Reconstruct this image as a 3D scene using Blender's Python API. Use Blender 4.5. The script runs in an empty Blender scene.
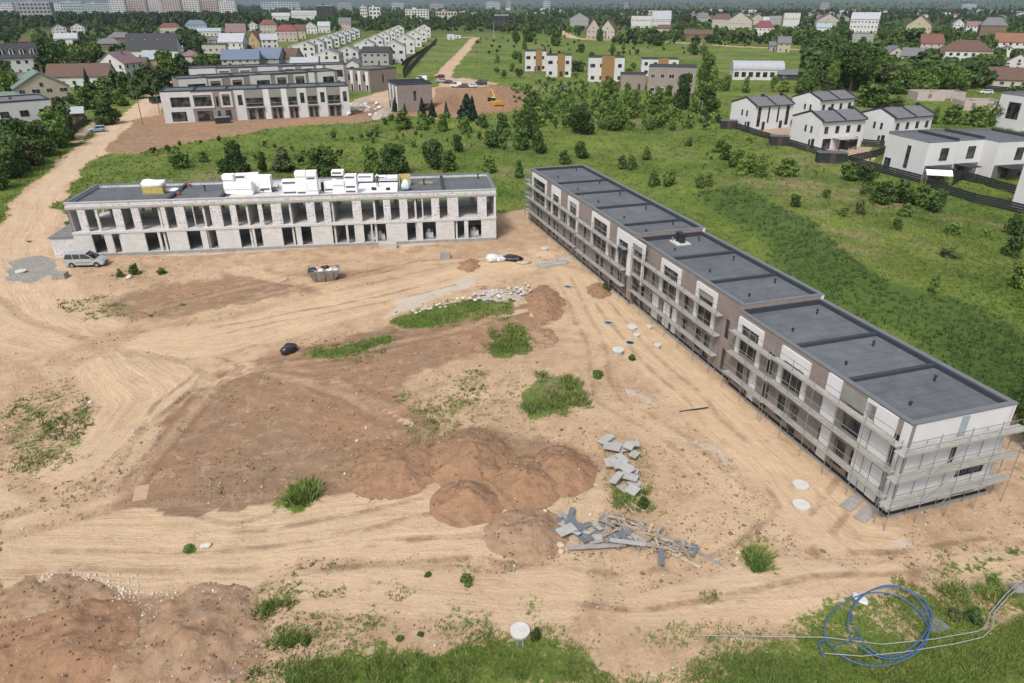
import bpy, bmesh, math, random
import numpy as np
from mathutils import Vector, Matrix
random.seed(7); RNG=np.random.RandomState(11)
S=bpy.context.scene; COL=S.collection
R=math.radians
# ------------------------------------------------------------------ camera
F=690.; CH=30.; TILT=math.atan((341.5-3)/F)
cd=bpy.data.cameras.new('camera'); cam=bpy.data.objects.new('camera',cd); COL.objects.link(cam)
cam.location=(0,0,CH); cam.rotation_euler=(math.pi/2-TILT,0,0)
cd.sensor_width=36; cd.lens=F/1024*36; cd.clip_start=.5; cd.clip_end=40000; S.camera=cam
cT,sT=math.cos(TILT),math.sin(TILT)
def P(px,py,z=0.):
    x=(px-512)/F; v=(py-341.5)/F; dy=cT-v*sT; dz=-sT-v*cT; t=(CH-z)/(-dz)
    return (x*t,dy*t)
def Q(x,y,z=0.):
    z-=CH; d=y*cT-z*sT; u=-y*sT-z*cT; return (512+F*x/d,341.5+F*u/d)
def mpp(px,py,z=0.):
    x,y=P(px,py,z); return (y*cT-(z-CH)*sT)/F
# ------------------------------------------------------------------ numpy noise
def vnoise(x,y,s,seed=0):
    x=np.asarray(x,float)/s; y=np.asarray(y,float)/s
    xi=np.floor(x).astype(np.int64); yi=np.floor(y).astype(np.int64); fx=x-xi; fy=y-yi
    fx=fx*fx*(3-2*fx); fy=fy*fy*(3-2*fy)
    def h(a,b):
        n=(a*374761393+b*668265263+seed*1442695041)&0x7fffffff
        n=((n^(n>>13))*1274126177)&0x7fffffff
        return ((n^(n>>16))&0xffff)/65535.
    return (h(xi,yi)*(1-fx)+h(xi+1,yi)*fx)*(1-fy)+(h(xi,yi+1)*(1-fx)+h(xi+1,yi+1)*fx)*fy
def fnoise(x,y,s,seed=0,o=3):
    a=0;w=0
    for i in range(o): a=a+vnoise(x,y,s/2**i,seed+i)*.5**i; w+=.5**i
    return a/w
def sst(a,b,x):
    t=np.clip((x-a)/(b-a),0,1); return t*t*(3-2*t)
# ------------------------------------------------------------------ terrain
def pline(pts,x,y):
    """nearest distance, signed side (+ = left of walking direction), arc length"""
    x=np.asarray(x,float); y=np.asarray(y,float)
    best=np.full(x.shape,1e9); sg=np.zeros(x.shape); al=np.zeros(x.shape); L=0
    for (ax,ay),(bx,by) in zip(pts[:-1],pts[1:]):
        dx,dy=bx-ax,by-ay; l=math.hypot(dx,dy)+1e-9
        t=np.clip(((x-ax)*dx+(y-ay)*dy)/l/l,0,1)
        d=np.hypot(x-ax-t*dx,y-ay-t*dy); c=(dx*(y-ay)-dy*(x-ax))
        m=d<best; best=np.where(m,d,best); sg=np.where(m,np.sign(c),sg); al=np.where(m,L+t*l,al); L+=l
    return best,sg,al,L
BH=2.8
CREST=[P(a,b,BH) for a,b in [(655,190),(700,184),(745,188),(775,205),(813,222),(838,250),(875,277),(925,292),(980,308),(1024,338),(1120,400)]]
def hz(x,y):
    d,s,al,L=pline(CREST,x,y)
    sd=d*s
    w=sst(0,18,al)*1.0
    up=BH*sst(-9,0.5,sd)*(1-.75*sst(3,34,sd))*w
    up=np.where((al<=0.01)|(al>=L-.01),up*np.clip(1-d/25,0,1),up)
    x=np.asarray(x,float); y=np.asarray(y,float)
    r=np.hypot(x,y)
    und=(fnoise(x,y,14,3)-.5)*.35*sst(100,140,y+.3*np.abs(x))*(1-sst(220,300,r))
    mic=((fnoise(x,y,5,9)-.5)*.34+(fnoise(x,y,1.6,19,2)-.5)*.12)*(1-sst(110,150,r))
    hill=sst(3800,8000,r)*(25+38*fnoise(x,y,2600,5,2))*sst(-6000,9000,x+.2*y)
    return up+und+mic+hill
def gz(x,y): return float(hz(np.array([x]),np.array([y]))[0])
def G(px,py):
    """pixel -> point on terrain"""
    z=0
    for _ in range(6): x,y=P(px,py,z); z=.5*z+.5*gz(x,y)
    x,y=P(px,py,z); return Vector((x,y,gz(x,y)))
# ------------------------------------------------------------------ materials
_m={}
def newmat(name):
    m=bpy.data.materials.new(name); m.use_nodes=True; nt=m.node_tree; b=nt.nodes['Principled BSDF']; return m,nt,b
def N(nt,t,**k):
    n=nt.nodes.new(t)
    for a,v in k.items():
        if a.startswith('i_'): n.inputs[a[2:].replace('_',' ')].default_value=v
        else: setattr(n,a,v)
    return n
def mat(name,col,rough=.8,var=.15,scale=1.5,bump=0.,spec=.3,metal=0.,dirt=None,local=True):
    """surface with two-scale procedural tone variation"""
    if name in _m: return _m[name]
    m,nt,b=newmat(name); L=nt.links.new
    tc=N(nt,'ShaderNodeTexCoord'); src=tc.outputs['Object'] if local else N(nt,'ShaderNodeNewGeometry').outputs['Position']
    n1=N(nt,'ShaderNodeTexNoise',i_Scale=scale,i_Detail=6.,i_Roughness=.65); L(src,n1.inputs['Vector'])
    mr=N(nt,'ShaderNodeMapRange'); mr.inputs['From Min'].default_value=.3; mr.inputs['From Max'].default_value=.7
    mr.inputs['To Min'].default_value=1-var; mr.inputs['To Max'].default_value=1+var; L(n1.outputs['Fac'],mr.inputs['Value'])
    mx=N(nt,'ShaderNodeMix',data_type='RGBA',blend_type='MULTIPLY'); mx.inputs['Factor'].default_value=1
    mx.inputs['A'].default_value=(*col,1); L(mr.outputs['Result'],mx.inputs['B']); out=mx.outputs['Result']
    if dirt:
        n2=N(nt,'ShaderNodeTexNoise',i_Scale=scale*.35,i_Detail=8.,i_Roughness=.7); L(src,n2.inputs['Vector'])
        m2=N(nt,'ShaderNodeMapRange'); m2.inputs['From Min'].default_value=.48; m2.inputs['From Max'].default_value=.68; m2.inputs['To Max'].default_value=.7
        L(n2.outputs['Fac'],m2.inputs['Value'])
        m3=N(nt,'ShaderNodeMix',data_type='RGBA'); L(m2.outputs['Result'],m3.inputs['Factor']); L(out,m3.inputs['A']); m3.inputs['B'].default_value=(*dirt,1); out=m3.outputs['Result']
    L(out,b.inputs['Base Color']); b.inputs['Roughness'].default_value=rough; b.inputs['Specular IOR Level'].default_value=spec; b.inputs['Metallic'].default_value=metal
    if bump:
        bp=N(nt,'ShaderNodeBump',i_Strength=.6,i_Distance=bump); L(n1.outputs['Fac'],bp.inputs['Height']); L(bp.outputs['Normal'],b.inputs['Normal'])
    _m[name]=m; return m
def brickmat(name,c1,c2,mortar,sx=.6,sz=.25,spots=0.,rough=.9):
    if name in _m: return _m[name]
    m,nt,b=newmat(name); L=nt.links.new
    tc=N(nt,'ShaderNodeTexCoord'); sep=N(nt,'ShaderNodeSeparateXYZ'); L(tc.outputs['Object'],sep.inputs[0])
    ad=N(nt,'ShaderNodeMath',operation='ADD'); L(sep.outputs['X'],ad.inputs[0]); L(sep.outputs['Y'],ad.inputs[1])
    cb=N(nt,'ShaderNodeCombineXYZ'); L(ad.outputs[0],cb.inputs['X']); L(sep.outputs['Z'],cb.inputs['Y'])
    bk=N(nt,'ShaderNodeTexBrick'); bk.inputs['Scale'].default_value=1; bk.inputs['Brick Width'].default_value=sx; bk.inputs['Row Height'].default_value=sz
    bk.inputs['Mortar Size'].default_value=.012; bk.inputs['Color1'].default_value=(*c1,1); bk.inputs['Color2'].default_value=(*c2,1); bk.inputs['Mortar'].default_value=(*mortar,1)
    L(cb.outputs[0],bk.inputs['Vector']); out=bk.outputs['Color']
    no=N(nt,'ShaderNodeTexNoise',i_Scale=.8,i_Detail=8.,i_Roughness=.7); L(tc.outputs['Object'],no.inputs['Vector'])
    mr=N(nt,'ShaderNodeMapRange'); mr.inputs['From Min'].default_value=.3; mr.inputs['From Max'].default_value=.7; mr.inputs['To Min'].default_value=.85; mr.inputs['To Max'].default_value=1.1
    L(no.outputs['Fac'],mr.inputs['Value'])
    mx=N(nt,'ShaderNodeMix',data_type='RGBA',blend_type='MULTIPLY'); mx.inputs['Factor'].default_value=1; L(out,mx.inputs['A']); L(mr.outputs['Result'],mx.inputs['B']); out=mx.outputs['Result']
    if spots:
        vo=N(nt,'ShaderNodeTexVoronoi',i_Scale=2.1,i_Randomness=.5); L(cb.outputs[0],vo.inputs['Vector'])
        m2=N(nt,'ShaderNodeMapRange'); m2.inputs['From Min'].default_value=.19; m2.inputs['From Max'].default_value=.30; m2.inputs['To Min'].default_value=spots; m2.inputs['To Max'].default_value=0
        L(vo.outputs['Distance'],m2.inputs['Value'])
        m3=N(nt,'ShaderNodeMix',data_type='RGBA'); L(m2.outputs['Result'],m3.inputs['Factor']); L(out,m3.inputs['A']); m3.inputs['B'].default_value=(.19,.18,.19,1); out=m3.outputs['Result']
    L(out,b.inputs['Base Color']); b.inputs['Roughness'].default_value=rough; b.inputs['Specular IOR Level'].default_value=.2
    _m[name]=m; return m
def glassmat():
    if 'window_glass' in _m: return _m['window_glass']
    m,nt,b=newmat('window_glass'); L=nt.links.new
    tc=N(nt,'ShaderNodeTexCoord'); n=N(nt,'ShaderNodeTexNoise',i_Scale=.7,i_Detail=2.); L(tc.outputs['Object'],n.inputs['Vector'])
    cr=N(nt,'ShaderNodeValToRGB'); cr.color_ramp.elements[0].color=(.012,.014,.017,1); cr.color_ramp.elements[1].color=(.10,.10,.10,1)
    cr.color_ramp.elements[0].position=.42; cr.color_ramp.elements[1].position=.72; L(n.outputs['Fac'],cr.inputs['Fac']); L(cr.outputs['Color'],b.inputs['Base Color'])
    b.inputs['Roughness'].default_value=.08; b.inputs['Specular IOR Level'].default_value=.6; _m['window_glass']=m; return m
WHITE=lambda:mat('white_render',(.60,.60,.61),.85,.05,.5,dirt=(.55,.54,.53))
GREYR=lambda:mat('grey_render',(.33,.33,.31),.9,.1,.8)
BROWNB=lambda:brickmat('taupe_brick',(.27,.225,.205),(.235,.20,.18),(.22,.19,.175),.25,.08)
def ROOFM():
    if 'bitumen_roof' in _m: return _m['bitumen_roof']
    m=mat('bitumen_roof',(.118,.128,.138),.75,.16,.4,spec=.2,dirt=(.155,.162,.168)); nt=m.node_tree; b=nt.nodes['Principled BSDF']; L=nt.links.new
    src=b.inputs['Base Color'].links[0].from_socket; tc=N(nt,'ShaderNodeTexCoord'); bk=N(nt,'ShaderNodeTexBrick'); bk.inputs['Scale'].default_value=1; bk.inputs['Brick Width'].default_value=7.3; bk.inputs['Row Height'].default_value=1.02; bk.inputs['Mortar Size'].default_value=.035; bk.inputs['Mortar Smooth'].default_value=.3
    sp=N(nt,'ShaderNodeSeparateXYZ'); L(tc.outputs['Object'],sp.inputs[0]); cb=N(nt,'ShaderNodeCombineXYZ'); L(sp.outputs['Y'],cb.inputs['X']); L(sp.outputs['X'],cb.inputs['Y']); L(cb.outputs[0],bk.inputs['Vector'])
    bk.inputs['Color1'].default_value=(1,1,1,1); bk.inputs['Color2'].default_value=(.93,.93,.94,1); bk.inputs['Mortar'].default_value=(.70,.71,.73,1)
    n=N(nt,'ShaderNodeTexNoise',i_Scale=.9,i_Detail=8.,i_Roughness=.75); L(tc.outputs['Object'],n.inputs['Vector']); r_=N(nt,'ShaderNodeMapRange'); L(n.outputs['Fac'],r_.inputs['Value'])
    for k,q in zip(('From Min','From Max','To Min','To Max'),(.35,.65,.86,1.12)): r_.inputs[k].default_value=q
    for s_ in (bk.outputs['Color'],r_.outputs['Result']):
        mx=N(nt,'ShaderNodeMix',data_type='RGBA',blend_type='MULTIPLY'); mx.inputs['Factor'].default_value=1; L(src,mx.inputs['A']); L(s_,mx.inputs['B']); src=mx.outputs['Result']
    L(src,b.inputs['Base Color']); return m

ROOFD=lambda:mat('dark_upstand',(.04,.047,.06),.7,.12,1.)
COPE=lambda:mat('metal_coping',(.14,.15,.16),.45,.08,1.,spec=.5)
GALV=lambda:mat('galvanised_steel',(.20,.215,.215),.55,.15,3.,spec=.4)
DECK=lambda:mat('scaffold_deck_boards',(.36,.36,.34),.85,.18,2.2,dirt=(.3,.28,.25))
CONC=lambda:mat('concrete',(.38,.375,.36),.9,.15,1.5,dirt=(.27,.26,.245))
DARK=lambda:mat('anthracite_panel',(.028,.03,.034),.6,.15,1.)
WOOD=lambda:mat('raw_timber',(.34,.25,.155),.85,.25,2.5)
FOAM=lambda:mat('white_foam',(.82,.83,.84),.8,.04,1.)
# ------------------------------------------------------------------ mesh builder
class MB:
    def __init__(s): s.v=[]; s.f=[]; s.m=[]
    def add(s,vs,fs,mi=0,M=None):
        o=len(s.v)
        if M is not None: vs=[tuple(M@Vector(v)) for v in vs]
        s.v+=[tuple(v) for v in vs]; s.f+=[tuple(o+i for i in f) for f in fs]; s.m+=[mi]*len(fs); return s
    def box(s,x0,y0,z0,x1,y1,z1,mi=0,M=None):
        return s.add([(x0,y0,z0),(x1,y0,z0),(x1,y1,z0),(x0,y1,z0),(x0,y0,z1),(x1,y0,z1),(x1,y1,z1),(x0,y1,z1)],
            [(0,3,2,1),(4,5,6,7),(0,1,5,4),(1,2,6,5),(2,3,7,6),(3,0,4,7)],mi,M)
    def prism(s,poly,z0,z1,mi=0,M=None):
        n=len(poly); return s.add([(x,y,z0) for x,y in poly]+[(x,y,z1) for x,y in poly],
            [tuple(range(n-1,-1,-1)),tuple(range(n,2*n))]+[(i,(i+1)%n,n+(i+1)%n,n+i) for i in range(n)],mi,M)
    def profx(s,poly,x0,x1,mi=0,M=None):   # (y,z) outline extruded along x
        n=len(poly); return s.add([(x0,y,z) for y,z in poly]+[(x1,y,z) for y,z in poly],
            [tuple(range(n)),tuple(range(2*n-1,n-1,-1))]+[(i,n+i,n+(i+1)%n,(i+1)%n) for i in range(n)],mi,M)
    def profy(s,poly,y0,y1,mi=0,M=None):   # (x,z) outline extruded along y
        n=len(poly); return s.add([(x,y0,z) for x,z in poly]+[(x,y1,z) for x,z in poly],
            [tuple(range(n-1,-1,-1)),tuple(range(n,2*n))]+[(i,(i+1)%n,n+(i+1)%n,n+i) for i in range(n)],mi,M)
    def tube(s,a,b,r,n=5,mi=0,r2=None):
        a=Vector(a); b=Vector(b); d=(b-a)
        if d.length<1e-6: return s
        d.normalize(); u=d.orthogonal().normalized(); w=d.cross(u); r2=r if r2 is None else r2
        vs=[];
        for p,rr in ((a,r),(b,r2)):
            for i in range(n):
                t=2*math.pi*i/n; vs.append(p+u*math.cos(t)*rr+w*math.sin(t)*rr)
        return s.add(vs,[(i,(i+1)%n,n+(i+1)%n,n+i) for i in range(n)]+[tuple(range(n-1,-1,-1)),tuple(range(n,2*n))],mi)
    def poly(s,pts,r,n=6,mi=0,closed=False):
        pts=[Vector(p) for p in pts]; m=len(pts); vs=[]
        for k,p in enumerate(pts):
            a=pts[k-1] if (k>0 or closed) else pts[k]; b=pts[(k+1)%m] if (k<m-1 or closed) else pts[k]
            d=(b-a).normalized(); u=Vector((0,0,1)).cross(d)
            if u.length<1e-3: u=Vector((1,0,0))
            u.normalize(); w=d.cross(u)
            for i in range(n):
                t=2*math.pi*i/n; vs.append(p+u*math.cos(t)*r+w*math.sin(t)*r)
        fs=[]
        for k in range(m if closed else m-1):
            for i in range(n): fs.append((k*n+i,k*n+(i+1)%n,((k+1)%m)*n+(i+1)%n,((k+1)%m)*n+i))
        return s.add(vs,fs,mi)
    def build(s,name,mats,parent=None,loc=None,rot=None,smooth=False):
        me=bpy.data.meshes.new(name); me.from_pydata(s.v,[],s.f)
        if not isinstance(mats,(list,tuple)): mats=[mats]
        for q in mats: me.materials.append(q)
        if len(mats)>1: me.polygons.foreach_set('material_index',s.m)
        bm=bmesh.new(); bm.from_mesh(me); bmesh.ops.recalc_face_normals(bm,faces=bm.faces); bm.to_mesh(me); bm.free()
        if smooth: me.shade_smooth()
        o=bpy.data.objects.new(name,me); COL.objects.link(o)
        if parent: o.parent=parent
        if loc is not None: o.location=loc
        if rot is not None: o.rotation_euler=rot if hasattr(rot,'__len__') else (0,0,rot)
        return o
def tag(o,label=None,cat=None,group=None,kind=None):
    if label: o['label']=label
    if cat: o['category']=cat
    if group: o['group']=group
    if kind: o['kind']=kind
    return o
def thing(name,label,cat,loc,rz=0,group=None):
    o=bpy.data.objects.new(name,None); COL.objects.link(o); o.location=loc; o.rotation_euler=(0,0,rz); o.empty_display_size=.3
    return tag(o,label,cat,group)
def copy_tree(o,parent=None):
    c=o.copy(); COL.objects.link(c)
    if parent is not None: c.parent=parent
    for ch in list(o.children): copy_tree(ch,c)
    return c
def wall_holes(mb,x0,x1,z0,z1,y0,y1,holes,mi=0,M=None):
    """wall slab in local x/z with rectangular openings (xa,xb,za,zb)"""
    hs=[(max(a,x0),min(b,x1),max(c,z0),min(d,z1)) for a,b,c,d in holes if b>x0 and a<x1 and d>z0 and c<z1]
    xs=sorted({round(v,3) for v in [x0,x1]+[h[0] for h in hs]+[h[1] for h in hs]}); zs=sorted({round(v,3) for v in [z0,z1]+[h[2] for h in hs]+[h[3] for h in hs]})
    nx,nz=len(xs)-1,len(zs)-1
    def solid(i,k):
        if i<0 or k<0 or i>=nx or k>=nz: return False
        cx=(xs[i]+xs[i+1])/2; cz=(zs[k]+zs[k+1])/2
        return not any(a<cx<b and c<cz<d for a,b,c,d in hs)
    for i in range(nx):
        for k in range(nz):
            if not solid(i,k): continue
            a,b,c,d=xs[i],xs[i+1],zs[k],zs[k+1]
            mb.add([(a,y0,c),(b,y0,c),(b,y0,d),(a,y0,d)],[(0,1,2,3)],mi,M); mb.add([(a,y1,c),(b,y1,c),(b,y1,d),(a,y1,d)],[(3,2,1,0)],mi,M)
            if not solid(i-1,k): mb.add([(a,y0,c),(a,y1,c),(a,y1,d),(a,y0,d)],[(3,2,1,0)],mi,M)
            if not solid(i+1,k): mb.add([(b,y0,c),(b,y1,c),(b,y1,d),(b,y0,d)],[(0,1,2,3)],mi,M)
            if not solid(i,k-1): mb.add([(a,y0,c),(b,y0,c),(b,y1,c),(a,y1,c)],[(3,2,1,0)],mi,M)
            if not solid(i,k+1): mb.add([(a,y0,d),(b,y0,d),(b,y1,d),(a,y1,d)],[(0,1,2,3)],mi,M)
def window(parent,x0,x1,z0,z1,y,nv=2,nh=1,fm=None,far=False,side=None,glass=None):
    """window in local wall plane y (front) - or on a side wall when side = x of the wall; reads as glass pane + frame"""
    fm=fm or mat('dark_window_frame',(.05,.05,.055),.5,.05,1.); gm=glass or glassmat()
    t=.05 if not far else .1
    def bx(mb,a,b,c,d,o0,o1,mi=0):
        if side is None: mb.box(a,y+o0,c,b,y+o1,d,mi)
        else:
            sg=1 if side[1]>0 else -1; X=side[0]; p,q=sorted((X-sg*o0,X-sg*o1)); mb.box(p,a,c,q,b,d,mi)
    g=MB(); bx(g,x0+t,x1-t,z0+t,z1-t,-.02,.03)
    f=MB(); 
    for a,b,c,d in [(x0,x1,z0,z0+t),(x0,x1,z1-t,z1),(x0,x0+t,z0+t,z1-t),(x1-t,x1,z0+t,z1-t)]: bx(f,a,b,c,d,-.06,.04)
    for i in range(1,nv):
        c=x0+(x1-x0)*i/nv; bx(f,c-.025,c+.025,z0+t,z1-t,-.05,-.021)
    for i in range(1,nh):
        c=z0+(z1-z0)*i/nh; bx(f,x0+t,x1-t,c-.025,c+.025,-.048,-.022)
    if far:
        g.add(f.v,f.f,1); return g.build('window',[gm,fm],parent)
    w=g.build('window',gm,parent); f.build('frame',fm,w); return w
# ------------------------------------------------------------------ ground masks (polygons measured on the site)
def poly_sd(pts,x,y):
    """signed distance to polygon, + inside"""
    ins=np.zeros(x.shape,bool); best=np.full(x.shape,1e9); n=len(pts)
    for i in range(n):
        ax,ay=pts[i]; bx,by=pts[(i+1)%n]; dx,dy=bx-ax,by-ay; l2=dx*dx+dy*dy+1e-9
        t=np.clip(((x-ax)*dx+(y-ay)*dy)/l2,0,1); best=np.minimum(best,np.hypot(x-ax-t*dx,y-ay-t*dy))
        c=((ay>y)!=(by>y))&(x<(bx-ax)*(y-ay)/(by-ay+1e-12)+ax); ins^=c
    return np.where(ins,best,-best)
def W(l): return [P(*p) for p in l]
SITE=W([(-700,900),(-500,420),(-60,330),(-8,246),(20,190),(78,148),(108,126),(146,96),(168,78),(182,72),(196,76),(186,88),(160,112),(142,124),(128,140),(112,152),(92,160),(78,172),(64,192),(60,204),(76,240),(300,236),(496,214),(531,208),(545,216),(640,300),(900,440),(1005,418),(1040,428),(1200,450),(1500,560),(1500,900)])
BROWNF=W([(104,153),(116,138),(134,120),(162,114),(250,112),(352,106),(366,100),(400,112),(432,100),(438,88),(520,88),(526,104),(500,112),(450,118),(400,116),(362,122),(310,124),(262,130),(200,141),(140,153)])
PALE2=W([(345,104),(366,96),(398,88),(402,104),(388,116),(350,118),(325,120)])
PALEROAD=W([(386,92),(436,88),(442,80),(462,79),(500,84),(486,90),(452,92),(440,100),(425,106)])
TRACKFAR=[P(*p) for p in [(448,82),(443,76),(450,66),(464,52),(473,40),(477,38),(466,37.6),(436,38)]]
ROADFAR=[P(*p) for p in [(560,31),(572,38),(590,40),(650,41),(735,47),(800,50)]]
BROWN=[W(p) for p in [
 [(108,520),(140,470),(152,430),(165,395),(225,372),(270,352),(330,338),(420,325),(500,308),(545,300),(548,322),(520,345),(470,358),(420,378),(402,398),(436,430),(445,462),(420,495),(350,505),(290,508),(230,522),(150,532)],
 [(-40,588),(60,582),(140,578),(225,578),(250,590),(258,625),(226,700),(-60,700)],
 [(430,440),(500,425),(590,445),(600,485),(560,520),(555,560),(500,560),(440,520)],
 [(100,296),(165,280),(260,268),(330,270),(400,262),(420,270),(330,292),(250,306),(160,322),(118,322)],
 [(780,395),(860,440),(900,540),(830,540),(760,480)],
 [(535,225),(560,250),(620,315),(700,395),(800,480),(875,535),(850,545),(770,480),(690,415),(600,330),(545,265)],
 [(80,254),(200,250),(340,244),(495,240),(500,250),(340,256),(200,262),(90,268)],
 [(600,590),(700,560),(760,545),(880,555),(1020,530),(1060,560),(900,575),(760,590),(650,612)]]]
BRW=[1.,.95,.9,.62,.42,.42,.45,.5]
GREEN=[(W(p),k) for p,k in [
 ([(228,690),(262,672),(330,655),(420,648),(470,632),(520,640),(560,628),(600,660),(650,690)],.78),
 ([(640,700),(668,662),(720,640),(790,634),(822,612),(880,586),(925,590),(948,606),(985,598),(1030,570),(1200,560),(1200,720),(640,720)],.62),
 ([(395,318),(420,308),(470,298),(520,296),(512,312),(470,322),(430,332),(405,332)],.95),
 ([(488,340),(515,322),(534,330),(530,350),(500,356)],1),
 ([(518,392),(545,374),(572,380),(590,400),(560,414),(528,418)],1),
 ([(300,350),(330,345),(362,342),(395,334),(400,342),(370,356),(330,362),(305,362)],.75),
 ([(400,395),(440,380),(500,362),(520,380),(505,420),(470,430),(440,470),(425,440)],.42),
 ([(0,405),(50,385),(95,395),(100,430),(88,460),(40,478),(0,470)],.5),
 ([(60,295),(110,292),(150,300),(200,305),(150,318),(110,328),(75,312)],.42),
 ([(285,500),(296,484),(322,482),(320,500),(300,508)],1),
 ([(200,520),(290,498),(350,500),(300,512),(230,530)],.42),
 ([(225,575),(300,568),(400,580),(480,570),(560,575),(580,640),(420,655),(320,660),(250,640)],.42),
 ([(560,600),(700,590),(820,570),(830,600),(700,640),(600,650)],.33),
 ([(600,440),(640,440),(650,520),(610,525),(590,480)],.45),
 ([(555,480),(640,490),(640,520),(560,515)],.4),
 ([(735,548),(775,548),(778,580),(740,575)],.5),
 ([(1000,545),(1040,540),(1040,600),(930,600),(950,570)],.5),
 ([(110,260),(170,262),(180,280),(120,282)],.42),
 ([(370,282),(420,276),(420,300),(380,300)],.35)]]
GREEN+=[(W([(660,700),(700,664),(860,650),(1000,640),(1100,600),(1200,720)]),.95),(W([(240,700),(300,676),(420,662),(480,646),(560,664),(620,690)]),1.)]
GRAVEL=W([(2,262),(30,258),(52,262),(60,272),(36,284),(8,280)])
LIME=[W(p) for p in [[(622,391),(632,389),(655,404),(648,408)],[(684,437),(700,441),(728,463),(722,466),(690,446)],[(905,556),(916,550),(932,556),(930,563),(912,562)],[(385,318),(400,296),(470,274),(478,280),(430,300)],[(150,252),(330,244),(338,248),(160,258)],[(375,243),(440,240),(440,244),(375,247)],[(150,620),(180,596),(200,594),(178,615),(155,635)]]]
YARDS=[W(p) for p in [[(752,134),(790,127),(800,135),(786,143)],[(60,140),(100,120),(104,124),(74,144)],[(800,150),(870,150),(870,170),(820,158)]]]
TRK=[([(172,74),(150,96),(118,126),(70,172),(34,212),(16,258),(50,312),(110,350),(150,395),(125,440),(70,500),(-40,560)],3.6,1.),
 ([(-60,300),(20,330),(110,348),(180,345),(250,330),(330,308),(430,282),(520,262),(600,262)],3.4,1.),
 ([(-60,545),(60,548),(160,552),(260,548),(380,535),(480,528),(560,505)],3.6,1.),
 ([(-40,520),(60,505),(115,470),(150,430)],2.6,.8),
 ([(160,420),(200,385),(250,350)],1.2,.6),
 ([(230,365),(300,378),(350,398),(400,425)],1.0,.8),
 ([(200,372),(260,395),(330,415),(380,428)],.9,.7),
 ([(520,315),(450,335),(380,352),(300,365),(240,372)],1.6,.7),
 ([(545,255),(600,300),(650,350),(720,410),(790,480),(850,545),(960,560),(1080,548)],3.,.8),
 ([(1100,530),(960,545),(850,575),(760,590),(650,600),(560,592),(480,590),(300,585)],2.2,.7),
 ([(560,400),(620,420),(690,450),(740,500),(700,560),(600,600)],1.8,.5),
 ([(240,270),(330,285),(450,262)],1.4,.5)]
TRK=[(W(p),w,k) for p,w,k in TRK]
RUTS=[(W(p),k) for p,k in [([(225,352),(262,372),(310,385),(350,398),(392,424)],1.),([(205,372),(240,362),(300,372),(360,392),(398,416)],.7),([(240,372),(300,362),(380,348),(450,332),(520,312),(545,300)],.8),([(110,515),(150,470),(185,420),(215,385),(262,352)],1.),([(100,505),(140,455),(172,400),(205,372)],.8),([(140,505),(190,500),(235,512),(300,500)],.5),
 ([(220,540),(300,535),(380,520),(450,505)],.8),([(300,560),(400,552),(480,548),(560,560)],.8),([(560,590),(640,600),(720,590),(800,560),(900,560),(1030,545)],.9),([(540,575),(620,585),(700,582),(760,545),(800,500)],.7),([(770,480),(800,520),(830,545)],.8),([(860,470),(820,520),(770,560)],.7),([(600,300),(640,350),(700,400),(740,450)],.6),([(560,275),(590,330),(610,400),(680,440),(740,500)],.5),
 ([(0,400),(40,420),(70,400)],.6),([(10,450),(40,425),(80,395)],.6),([(130,318),(200,300),(260,285),(340,262)],.6),([(200,335),(280,318),(380,300),(470,278)],.7),([(250,300),(330,280),(420,262),(520,258)],.6),([(430,330),(450,310),(500,315)],.5),([(395,475),(430,470)],.4),([(280,460),(330,470),(400,455)],.5),([(220,430),(270,450),(330,445)],.5),([(0,560),(120,565),(240,560),(350,545)],.6),([(900,600),(960,570),(1030,560)],.6)]]
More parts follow.
